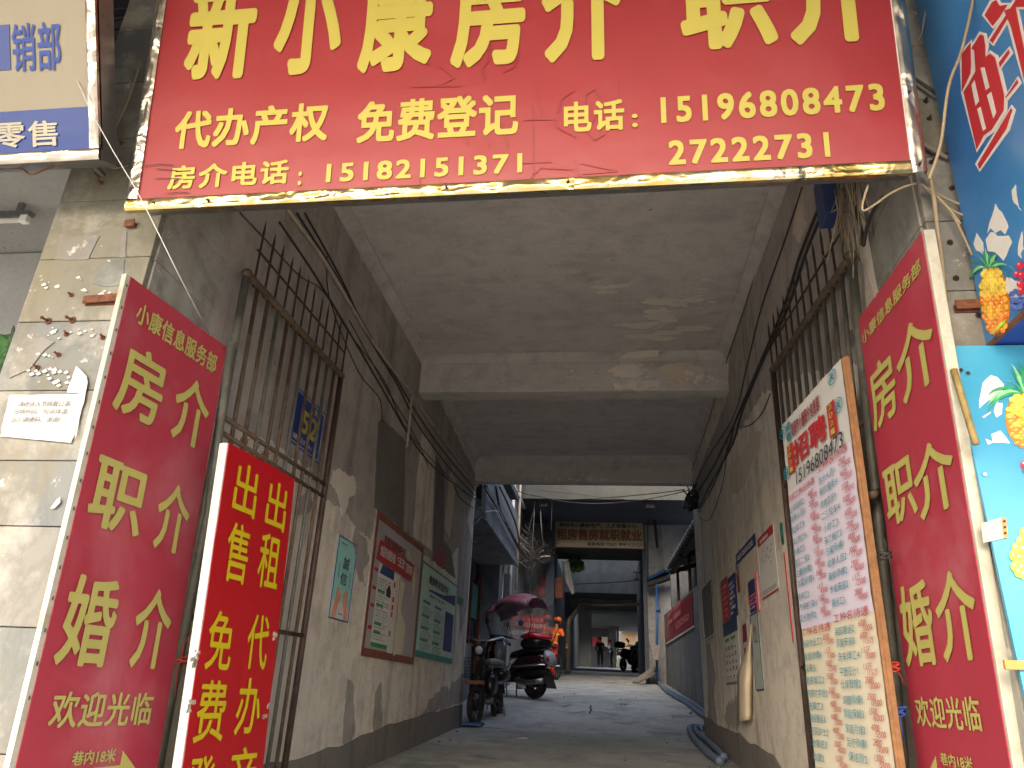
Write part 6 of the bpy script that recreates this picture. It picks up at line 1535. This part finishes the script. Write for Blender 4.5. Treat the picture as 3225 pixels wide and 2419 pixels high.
loft([(L(.90,.0,.62), fw*.02, sd_*.13, .7), (L(.88,0,.98), fw*.03, sd_*.12, .7)]).build('leg_shield_panel', 'seat_grey', sc, smooth=True)
body(L, [(.86,-.02,1.03,.05,.03),(.95,0,1.06,.11,.05),(1.08,0,1.06,.10,.04)], 'handlebar_cover', 'seat_grey', sc)
MB().tube([L(.80,.34,1.05), L(.92,.2,1.08), L(.95,0,1.08), L(.92,-.2,1.08), L(.80,-.34,1.05)], .018, 8).build('handlebar', 'matte_black', sc, smooth=True)
for s_ in (1, -1):
    MB().tube([L(.92,.2*s_,1.08), L(.98,.27*s_,1.28)], .008, 6).build('mirror_stem', 'matte_black', sc); MB().ball(L(.98,.29*s_,1.32), .065, 12, 8, .5, 1.2, .8).build('mirror', 'matte_black', sc, smooth=True)
MB().ball(L(1.14,0,.93), .09, 12, 8, .6, 1.2, .8).build('headlight', 'glass_dark', sc, smooth=True)
loft([(L(1.32,0,.53), fw*.16, sd_*.06, .8), (L(1.30,0,.56), fw*.12, sd_*.055, .8)]).build('front_mudguard', 'maroon_paint', sc, smooth=True)
MB().tube([L(1.32,.07,.25), L(1.14,.07,.62)], .022, 8).build('fork', 'silver_trim', sc, smooth=True); MB().tube([L(1.32,-.07,.25), L(1.14,-.07,.62)], .022, 8).build('fork', 'silver_trim', sc, smooth=True)
body(L, [(-.27,0,.92,.14,.06),(-.23,0,.92,.22,.09),(-.04,0,.92,.26,.10),(.14,0,.92,.22,.09),(.18,0,.92,.1,.06)], 'top_box', 'plastic_black', sc)
body(L, [(-.28,0,1.02,.12,.02),(-.23,0,1.04,.22,.05),(-.04,0,1.05,.27,.08),(.14,0,1.04,.22,.05),(.19,0,1.02,.08,.02)], 'top_box_lid', 'red_paint', sc)
body(L, [(-.46,0,.62,.08,.08),(-.40,0,.67,.13,.11),(-.34,0,.71,.12,.10),(-.28,0,.76,.05,.05)], 'plastic_bag', 'bag_plastic', sc)
MB().tube([L(-.44,.2,.56), L(-.1,.23,.55), L(.35,.23,.52), L(.42,.21,.66)], .012, 8).build('crash_bar', 'silver_trim', sc, smooth=True); MB().tube([L(-.44,-.2,.56), L(-.1,-.23,.55), L(.35,-.23,.52), L(.42,-.21,.66)], .012, 8).build('crash_bar', 'silver_trim', sc, smooth=True)
MB().tube([L(.75,.18,.42), L(.58,.21,.36), L(.45,.22,.52), L(.35,.22,.66)], .014, 8).build('crash_bar', 'silver_trim', sc, smooth=True)
MB().prism([L(-.30,.11,.48), L(-.30,-.11,.48), L(-.44,-.12,.18), L(-.44,.12,.18)], fw*-.012).build('mud_flap', 'matte_black', sc)
MB().ball(L(-.42,.1,.66), .05, 8, 6, .6, 1, 1).build('tail_light', 'red_paint', sc, smooth=True); MB().ball(L(-.42,-.1,.66), .05, 8, 6, .6, 1, 1).build('tail_light', 'red_paint', sc, smooth=True)
MB().tube([L(.3,.14,.30), L(-.05,.17,.26), L(-.38,.17,.30)], .045, 10).build('exhaust', 'steel_dull', sc, smooth=True)
MB().box(*[tuple(min(a,b) for a,b in zip(L(.0,-.02,.15), L(.28,.14,.36))), tuple(max(a,b) for a,b in zip(L(.0,-.02,.15), L(.28,.14,.36)))]).build('engine_block', 'steel_dull', sc, bevel=.02)
MB().tube([L(.30,.12,.28), L(.25,.17,.02)], .014, 6).build('stand', 'steel_dull', sc); MB().tube([L(.30,-.12,.28), L(.25,-.17,.02)], .014, 6).build('stand', 'steel_dull', sc); MB().tube([L(.52,.16,.28), L(.40,.26,.0)], .012, 6).build('stand', 'steel_dull', sc)
body(L, [(.86,.03,.74,.03,.1),(.9,.03,.82,.11,.12),(.94,.03,.9,.03,.03)], 'white_panel', 'board_white', sc)
# canopy: front brim, dome, rear brim
def shell(x0, x1, z0, rise, hw, name, droop=.0, n=16, m=9):
    rows = []
    for j in range(m):
        t = j/(m-1); x = x0+(x1-x0)*t; zc = z0 + rise*math.sin(math.pi*(.12+.76*t)) - droop*t; ww = hw*(.62+.38*math.sin(math.pi*(.1+.8*t))); row = []
        for i in range(n+1):
            s = i/n*2-1; row.append(L(x, ww*s, zc + .27*math.sqrt(max(0,1-s*s*.96)) - .27*.2 + .010*math.cos(s*12.5)))
        rows.append(row)
    return MB().sheet(rows).build(name, 'canopy_purple', sc, smooth=True, solid=.006)
shell(-.05, .80, 1.47, .14, .40, 'canopy_roof'); shell(.70, 1.16, 1.45, .05, .36, 'canopy_front', .12)
mb = MB(); rd = random.Random(2)
for k in range(22):
    x = U_(0,.72); s = U_(-.8,.8); tt=(x+.05)/.85; ww=.40*(.62+.38*math.sin(math.pi*(.1+.8*tt))); z = 1.47+.14*math.sin(math.pi*(.12+.76*tt))+.27*math.sqrt(1-s*s*.96)-.054+.010*math.cos(s*12.5)+.008; p = L(x, ww*s, z)
    for a_ in (0, 1.57): d = fw*math.cos(a_)+sd_*math.sin(a_); mb.bar(p-d*.022, p+d*.022, .010, .004)
mb.build('printed_crosses', 'print_pink', sc)
for y_ in (.3, -.3): MB().tube([L(.86,y_,1.06), L(1.0,y_*1.05,1.35), L(.85,y_,1.68)], .011, 6).build('canopy_pole', 'matte_black', sc, smooth=True)
for y_ in (.36, -.36): MB().tube([L(-.12,y_*.9,.92), L(-.25,y_*1.05,1.25), L(-.12,y_,1.66)], .009, 6).build('canopy_pole', 'matte_black', sc, smooth=True)
MB().sheet([[L(1.02,-.36,z), L(1.08,-.12,z), L(1.08,.12,z), L(1.02,.36,z)] for z in (.95,1.2,1.45,1.62)]).build('windscreen', 'clear_plastic', sc, smooth=True)
MB().sheet([[L(.7-.85*t, .41-.03*(1-t), z) for t in (0,.25,.5,.75,1)] for z in (.98,1.3,1.64)]).build('side_sheet', 'clear_plastic', sc, smooth=True)
MB().sheet([[L(.7-.85*t, -.41+.03*(1-t), z) for t in (0,.25,.5,.75,1)] for z in (.98,1.3,1.64)]).build('side_sheet', 'clear_plastic', sc, smooth=True)
MB().ball(L(-.02,.405,1.25), .05, 12, 6, 1, .1, 1).build('blue_sticker', 'blue_metal', sc)
# --- electric bike facing the camera
g = on_floor(1492, 2288); L = Loc((g.x, g.y+.05, fz(g.y+.05)), math.radians(-97))
eb = thing('electric_bike', 'black electric bike with a front basket standing at the end of the left passage wall', 'electric bike', L(0,0,0))
L.o = L(-.0,0,0)
wheel(L, .0, .25, .25, .075, eb, -.1); wheel(L, -1.08, .25, .25, .075, eb)
fw = L.m @ Vector((1,0,0)); sd_ = L.m @ Vector((0,1,0)); up = Vector((0,0,1))
for y_ in (.055, -.055): MB().tube([L(0,y_,.25), L(-.05,y_,.55), L(-.13,y_*.6,.80)], .018, 8).build('fork', 'matte_black', eb, smooth=True)
loft([(L(.18,0,.42), fw*.015, sd_*.05, .8), (L(.08,0,.53), fw*.02, sd_*.06, .8), (L(-.1,0,.54), fw*.03, sd_*.06, .8), (L(-.24,0,.42), fw*.015, sd_*.05, .8)]).build('front_mudguard', 'matte_black', eb, smooth=True)
MB().tube([L(-.11,0,.70), L(-.20,0,1.06)], .032, 10).build('steering_column', 'matte_black', eb, smooth=True)
MB().tube([L(-.36,.33,1.04), L(-.26,.26,1.12), L(-.19,.08,1.07), L(-.19,-.08,1.07), L(-.26,-.26,1.12), L(-.36,-.33,1.04)], .014, 8).build('handlebar', 'silver_trim', eb, smooth=True)
for y_ in (.3, -.3): MB().tube([L(-.31,y_*.93,1.09), L(-.38,y_*1.13,1.03)], .021, 8).build('grip', 'matte_black', eb, smooth=True); MB().tube([L(-.28,y_*.86,1.10), L(-.25,y_*.98,1.02)], .006, 6).build('brake_lever', 'silver_trim', eb)
h_ = MB().ball(L(-.06,0,.93), .085, 14, 9, 1, 1, 1).build('headlight', 'matte_black', eb, smooth=True); MB().ball(L(-.0,0,.93), .055, 12, 8).build('lens', 'cable_white', h_, smooth=True)
bk = MB(); 
for i in range(7):
    z = .58+.04*i; w0 = .13+.01*i
    for a_, b_ in (((.04,-w0),(.28,-w0)),((.28,-w0),(.28,w0)),((.28,w0),(.04,w0)),((.04,w0),(.04,-w0))): bk.tube([L(*a_,z), L(*b_,z)], .003, 4)
for i in range(7):
    y_ = -.13+.26*i/6; bk.tube([L(.28,y_,.58), L(.28,y_*1.3,.82)], .003, 4); bk.tube([L(.04+.24*i/6,-.13,.58), L(.04+.24*i/6,-.19,.82)], .003, 4); bk.tube([L(.04+.24*i/6,.13,.58), L(.04+.24*i/6,.19,.82)], .003, 4); bk.tube([L(.04,y_,.58), L(.28,y_,.58)], .003, 4)
bk.build('basket', 'matte_black', eb)
MB().box(*[tuple(min(a,b) for a,b in zip(L(.06,-.12,.50), L(.2,.14,.55))), tuple(max(a,b) for a,b in zip(L(.06,-.12,.50), L(.2,.14,.55)))]).build('wooden_slat', 'wood_brown', eb)
MB().tube([L(-.14,0,.72), L(-.3,0,.38), L(-.75,0,.34), L(-1.08,0,.3)], .03, 8).build('frame_tube', 'matte_black', eb, smooth=True)
for y_ in (.07,-.07): MB().tube([L(-.7,y_*.3,.72), L(-1.08,y_,.25)], .013, 6).build('seat_stay', 'matte_black', eb); MB().tube([L(-.6,y_*.5,.33), L(-1.08,y_,.25)], .014, 6).build('chain_stay', 'matte_black', eb)
body(L, [(-.80,0,.62,.06,.02),(-.78,0,.52,.09,.15),(-.56,0,.50,.09,.15),(-.52,0,.50,.06,.1)], 'battery_box', 'plastic_black', eb)
body(L, [(-.98,0,.80,.08,.02),(-.92,0,.81,.13,.045),(-.72,0,.82,.10,.045),(-.52,0,.81,.05,.03),(-.47,0,.80,.02,.015)], 'seat', 'seat_grey', eb)
MB().tube([L(-.72,0,.5), L(-.74,0,.80)], .018, 8).build('seat_post', 'silver_trim', eb)
body(L, [(-1.32,0,.70,.10,.02),(-1.28,0,.66,.14,.09),(-1.0,0,.66,.14,.09),(-.96,0,.68,.1,.04)], 'rear_case', 'plastic_black', eb)
MB().prism([L(-1.30,.12,.755), L(-.98,.12,.755), L(-.98,-.12,.755), L(-1.30,-.12,.755)], (0,0,.012)).build('case_lid', 'silver_trim', eb)
loft([(L(-1.34,0,.40), fw*.015, sd_*.05, .8), (L(-1.22,0,.53), fw*.02, sd_*.055, .8), (L(-.98,0,.53), fw*.02, sd_*.05, .8)]).build('rear_mudguard', 'matte_black', eb, smooth=True)
MB().tube([L(-.56,-.07,.30), L(-.56,.07,.30)], .05, 12).build('crank', 'steel_dull', eb)
for s_ in (1,-1): MB().tube([L(-.56,.08*s_,.30), L(-.56-.12*s_,.10*s_,.20)], .01, 6).build('pedal_crank', 'steel_dull', eb); MB().bar(L(-.56-.12*s_,.09*s_,.20), L(-.56-.12*s_,.20*s_,.20), .06, .02).build('pedal', 'matte_black', eb)
MB().tube([L(-.95,.10,.25), L(-1.0,.17,.0), L(-1.0,-.17,.0), L(-.95,-.10,.25)], .009, 6).build('stand', 'steel_dull', eb); MB().tube([L(-1.08,.10,.25), L(-1.0,.17,.0)], .007, 6).build('stand', 'steel_dull', eb)
MB().box(tuple(L(-.1,-.12,.0)+Vector((-.04,-.3,.0))), tuple(L(-.1,-.12,.0)+Vector((.22,-.0,.045)))).build('plastic_scrap', 'blue_pipe', None, bevel=.01)
o = bpy.data.objects['plastic_scrap']; tag(o, 'blue plastic scrap on the floor under the front wheel of the electric bike', 'scrap')
# --- worker's bicycle behind, half hidden, and dark motorbikes further in
g = on_floor(1770, 2128); L = Loc((g.x-.25, 21.0-.15, fz(20.9)), math.radians(118))
bc = thing('bicycle', 'bicycle with a red bag leaning beside the orange worker at the archway', 'bicycle', L(0,0,0))
wheel(L, -.5, .3, .3, .035, bc); wheel(L, .5, .3, .3, .035, bc)
MB().tube([L(-.5,0,.3), L(-.15,0,.32), L(-.25,0,.75), L(-.5,0,.3)], .014, 6).build('rear_triangle', 'red_paint', bc); MB().tube([L(-.15,0,.32), L(.34,0,.7), L(-.22,0,.66)], .014, 6).build('front_triangle', 'red_paint', bc)
MB().tube([L(.5,0,.3), L(.36,0,.72), L(.33,0,.9)], .013, 6).build('fork', 'silver_trim', bc); MB().tube([L(.2,.25,.93), L(.33,.12,.92), L(.33,-.12,.92), L(.2,-.25,.93)], .011, 6).build('handlebar', 'silver_trim', bc)
body(L, [(-.38,0,.80,.04,.015),(-.3,0,.81,.08,.03),(-.14,0,.81,.03,.02)], 'saddle', 'matte_black', bc)
body(L, [(.1,.12,.55,.02,.02),(.2,.13,.50,.10,.16),(.36,.12,.48,.10,.16),(.44,.12,.52,.03,.04)], 'red_bag', 'red_paint', bc)
def motorbike(label, px, Y, yaw, mat, mat2, scale=1.0, cover=None):
    p = PY(Y, *px); L = Loc((p.x, Y, fz(Y)), yaw); t = thing('scooter', label, 'scooter', L(0,0,0))
    wheel(L, -.6, .26, .26, .11, t); wheel(L, .6, .26, .26, .10, t)
    f = L.m @ Vector((1,0,0)); s = L.m @ Vector((0,1,0))
    body(L, [(-.85,0,.66,.06,.05),(-.6,0,.66,.15,.14),(-.1,0,.58,.16,.14),(.1,0,.36,.15,.08),(.4,0,.34,.12,.06)], 'body', mat, t)
    body(L, [(-.8,0,.82,.08,.03),(-.5,0,.84,.15,.05),(.0,0,.80,.14,.05),(.1,0,.77,.06,.03)], 'seat', 'matte_black', t)
    loft([(L(.40,0,.36), f*.05, s*.14, .7), (L(.42,0,.75), f*.07, s*.19, .7), (L(.38,0,1.0), f*.06, s*.15, .7)]).build('front_shield', mat, t, smooth=True)
    MB().tube([L(.2,.32,1.02), L(.34,.15,1.04), L(.34,-.15,1.04), L(.2,-.32,1.02)], .016, 6).build('handlebar', 'matte_black', t)
    MB().ball(L(.48,0,.86), .08, 10, 7).build('headlight', mat2, t, smooth=True)
    body(L, [(-1.1,0,.98,.1,.08),(-1.0,0,1.0,.2,.13),(-.75,0,1.0,.2,.13),(-.68,0,.98,.1,.08)], 'top_box', mat2, t)
    for s_ in (1,-1): MB().tube([L(.34,.2*s_,1.04), L(.38,.28*s_,1.22)], .008, 5).build('mirror_stem', 'matte_black', t); MB().ball(L(.38,.28*s_,1.25), .05, 8, 6).build('mirror', 'silver_trim', t, smooth=True)
    MB().tube([L(.6,.06,.26), L(.44,.05,.7)], .02, 6).build('fork', 'silver_trim', t)
    MB().ball(L(-.86,0,.7), .06, 8, 6).build('tail_light', 'print_orange', t, smooth=True)
    if cover: body(L, [(-.9,0,.7,.05,.3),(-.5,0,.7,.32,.5),(.3,0,.75,.34,.55),(.6,0,.8,.1,.3)], 'rain_cover', cover, t)
    return t
motorbike('black scooter with a top box parked at the right inside the far passage', (1985,2120), 33, math.radians(60), 'plastic_black', 'plastic_black')
motorbike('glossy black scooter nearest the right wall of the far passage', (2005,2122), 30.8, math.radians(100), 'plastic_black', 'glass_dark')
o = leafmass('sack', 'white plastic sack standing on the floor at the far end', PY(55, 1955,2086), .3, 10, 'board_white', 5) if 0 else MB().ball(PY(55,1955,2086)-Vector((0,0,.15)), .42, 12, 8, .8, .8, 1.1).build('sack', 'board_white', smooth=True)
tag(o, 'white plastic sack standing on the floor at the far end', 'sack')

# ================================================================== people
def skin(name, chains, mat, parent, sub=2):
    """chains: lists of (point, radius); shared points are welded"""
    vs, es, rs = [], [], []
    def vid(p, r):
        for i, q_ in enumerate(vs):
            if (q_-p).length < 1e-4: return i
        vs.append(p.copy()); rs.append(r); return len(vs)-1
    for ch in chains:
        prev = None
        for p, r in ch:
            i = vid(Vector(p), r)
            if prev is not None: es.append((prev, i))
            prev = i
    org = wloc(parent)
    me = bpy.data.meshes.new(name); me.from_pydata([tuple(v-org) for v in vs], es, []); o = bpy.data.objects.new(name, me); COL.objects.link(o)
    m = o.modifiers.new('s', 'SKIN'); m.use_smooth_shade = True
    for i, d in enumerate(me.skin_vertices[0].data):
        r = rs[i]; d.radius = (r, r) if not isinstance(r, tuple) else r
        d.use_root = (i == 0)
    o.modifiers.new('u', 'SUBSURF').levels = sub; o.modifiers['u'].render_levels = sub
    dg = bpy.context.evaluated_depsgraph_get(); nm = bpy.data.meshes.new_from_object(o.evaluated_get(dg))
    bpy.data.objects.remove(o); nm.materials.clear(); nm.materials.append(M[mat])
    for p in nm.polygons: p.use_smooth = True
    r_ = bpy.data.objects.new(name, nm); COL.objects.link(r_); r_.parent = parent; WL[r_.name] = org; return r_
def person(label, foot, yaw, bend, cloth, trouser, hat, S=1.0, arms='down', vest=True, skinm='skin'):
    L = Loc(foot, yaw); t = thing('person', label, 'person', foot)
    z = lambda *a: L(*[c*S for c in a])
    hip = (0,0,.90); ch = (.10*bend,0,1.12); sh = (.30*bend,0,1.38); nk = (.36*bend,0,1.46); hd = (.45*bend,0,1.56)
    def two(sg): 
        return [(0,.09*sg,.86),(.04*sg+.03,.10*sg,.48),(.02*sg-.02,.11*sg,.09)]
    if arms == 'down': A = lambda sg: [(sh[0],.18*sg,1.34),(sh[0]+.02,.25*sg,1.08),(sh[0]+.12,.22*sg,.86)]
    else: A = lambda sg: [(sh[0],.18*sg,1.34),(sh[0]+.03,.27*sg,1.12),(sh[0]+.26,.20*sg,1.02)]
    b_ = []
    b_.append([(z(*hip), .10*S), (z(*ch), .10*S), (z(*sh), .09*S), (z(*nk), .045*S), (z(hd[0]-.01,0,hd[2]-.03), .06*S), (z(hd[0],0,hd[2]+.02), .085*S), (z(hd[0],0,hd[2]+.09), .07*S)])
    for sg in (1,-1):
        k = two(sg); b_.append([(z(*hip), .10*S), (z(*k[0]), .08*S), (z(*k[1]), .055*S), (z(*k[2]), .04*S), (z(k[2][0]+.05,k[2][1],.04), .035*S), (z(k[2][0]+.15,k[2][1],.03), .03*S)])
        a = A(sg); h_ = Vector(a[2]); b_.append([(z(*sh), .09*S), (z(*a[0]), .05*S), (z(*a[1]), .036*S), (z(*a[2]), .026*S), (z(h_.x+.02,h_.y,h_.z-.07), .03*S)])
    skin('body', b_, skinm, t)
    # hands: fingers
    for sg in (1,-1):
        h_ = Vector(A(sg)[2]); hm = MB()
        for k in range(4): y_ = (k-1.5)*.02; hm.tube([z(h_.x+.02+y_, h_.y, h_.z-.09), z(h_.x+.03+y_, h_.y-.008*sg, h_.z-.135), z(h_.x+.035+y_, h_.y-.022*sg, h_.z-.165+.006*abs(k-1.5))], [.009*S,.008*S,.006*S], 6)
        hm.tube([z(h_.x+.045, h_.y, h_.z-.06), z(h_.x+.065, h_.y-.01*sg, h_.z-.10)], [.010*S,.007*S], 6)
        hm.build('fingers', skinm, t, smooth=True)
    # jacket
    j_ = [[(z(0,0,.84), .145*S), (z(hip[0],0,.95), .145*S), (z(*ch), .15*S), (z(*sh), .135*S)]]
    for sg in (1,-1): a = A(sg); j_.append([(z(*sh), .135*S), (z(*a[0]), .078*S), (z(*Vector(a[0]).lerp(Vector(a[1]), .8)), .062*S)])
    skin('jacket', j_, cloth, t)
    for sg in (1,-1): a = A(sg); skin('sleeve', [[(z(*Vector(a[0]).lerp(Vector(a[1]), .6)), .05*S), (z(*a[1]), .045*S), (z(*Vector(a[1]).lerp(Vector(a[2]), .9)), .036*S)]], 'cloth_dark', t)
    tr_ = []
    for sg in (1,-1): k = two(sg); tr_.append([(z(0,0,.90), .12*S), (z(*k[0]), .11*S), (z(*k[1]), .082*S), (z(k[2][0],k[2][1],.1), .075*S)])
    skin('trousers', tr_, trouser, t)
    for sg in (1,-1): k = two(sg)[2]; loft([(z(k[0]-.06,k[1],.05), Vector((0,0,.05*S)), L.m @ Vector((0,.04*S,0)), .8), (z(k[0]+.05,k[1],.045), Vector((0,0,.045*S)), L.m @ Vector((0,.045*S,0)), .8), (z(k[0]+.18,k[1],.03), Vector((0,0,.028*S)), L.m @ Vector((0,.035*S,0)), .8)]).build('shoe', 'matte_black', t, smooth=True)
    # head details
    hc_ = z(hd[0],0,hd[2]+.05)
    MB().ball(z(hd[0]-.012,0,hd[2]+.06), .105*S, 14, 9, 1.05, .95, 1.0).build('hair', 'matte_black', t, smooth=True)
    MB().ball(z(hd[0]+.108,0,hd[2]+.02), .018*S, 8, 6).build('nose', skinm, t, smooth=True)
    for sg in (1,-1): MB().ball(z(hd[0]+.088,.035*sg,hd[2]+.045), .011*S, 8, 6).build('eye', 'matte_black', t); MB().ball(z(hd[0]-.005,.098*sg,hd[2]+.02), .024*S, 8, 6, .5, .4, 1.2).build('ear', skinm, t, smooth=True)
    if hat:
        MB().ball(z(hd[0]-.005,0,hd[2]+.10), .118*S, 16, 9, 1.05, 1.0, .72).build('cap', hat, t, smooth=True)
        loft([(z(hd[0]+.06,0,hd[2]+.09), L.m @ Vector((0,.085*S,0)), Vector((0,0,.008*S)), .8), (z(hd[0]+.19,0,hd[2]+.065), L.m @ Vector((0,.05*S,0)), Vector((0,0,.006*S)), .8)]).build('cap_peak', hat, t, smooth=True)
    if vest:
        for (zz, xx, r_) in ((.98, .0, .150),):
            pts = [z(xx+r_*1.0*math.cos(6.283*i/20)+.02*bend, r_*1.02*math.sin(6.283*i/20), zz) for i in range(21)]; MB().tube(pts, .018*S, 6).build('reflective_band', 'reflective_yellow', t, smooth=True)
        pts = [z(sh[0]-.04+.148*math.cos(6.283*i/20), .155*math.sin(6.283*i/20), 1.25-.04*bend) for i in range(21)]; MB().tube(pts, .016*S, 6).build('reflective_band', 'reflective_yellow', t, smooth=True)
        for sg in (1,-1): k = two(sg); MB().tube([z(k[1][0]+.075*math.cos(6.283*i/14)-.005, k[1][1]+.078*math.sin(6.283*i/14), .38) for i in range(15)], .016*S, 6).build('reflective_band', 'reflective_yellow', t, smooth=True)
    return t
g = on_floor(1742, 2141)
g.x -= .05
person('person in orange work jacket, red trousers and orange cap, stooping beside the archway', (g.x, g.y, g.z), math.radians(60), .6, 'cloth_orange', 'cloth_trouser', 'cloth_orange', .93, 'fwd')
g = PY(47, 1890, 2112); person('person in dark clothes walking away in the middle of the far passage', (g.x, 47, fz(47)), math.radians(95), .1, 'cloth_dark', 'cloth_dark', None, 1.0, 'down', False)
g = PY(50, 1925, 2110); person('person with a dark red hat and a pale jacket standing beyond the dark figure', (g.x, 50, fz(50)), math.radians(200), .3, 'bag_plastic', 'cloth_dark', 'faded_red', .95, 'fwd', False)

for o in list(bpy.data.objects):
    if o.name.split('.')[0] in ('paint_flakes', 'paper_scraps', 'marker_scrawl', 'torn_slits', 'staples', 'worn_spots', 'handwriting', 'small_print', 'printed_crosses', 'pineapple_eyes', 'faded_print', 'floor_cracks', 'floor_joint', 'red_flowers', 'printed_pictures', 'pineapple_leaves', 'red_print', 'teal_headings', 'green_print'):
        if o.get('kind') != 'structure': o['kind'] = 'stuff'
# ================================================================== street behind the camera (seen only in reflections)
so_ = thing('street_building', 'plain shop building across the street behind the camera', 'building', (0, -24, -1.6))
MB().box((-14, -26, -1.6), (14, -24, 3)).build('wall', 'tile_pale', so_)
for k in range(5): MB().box((-12+5*k, -23.99, -1.5), (-8.6+5*k, -23.9, 1.4)).build('shop_opening', ['blue_metal','dark_concrete','tape_orange','steel_dull','faded_red'][k], so_)
o = MB().box((-3, -9, -1.62), (0.5, -6.5, .2)).build('parasol_stall', 'print_yellow') if 0 else None
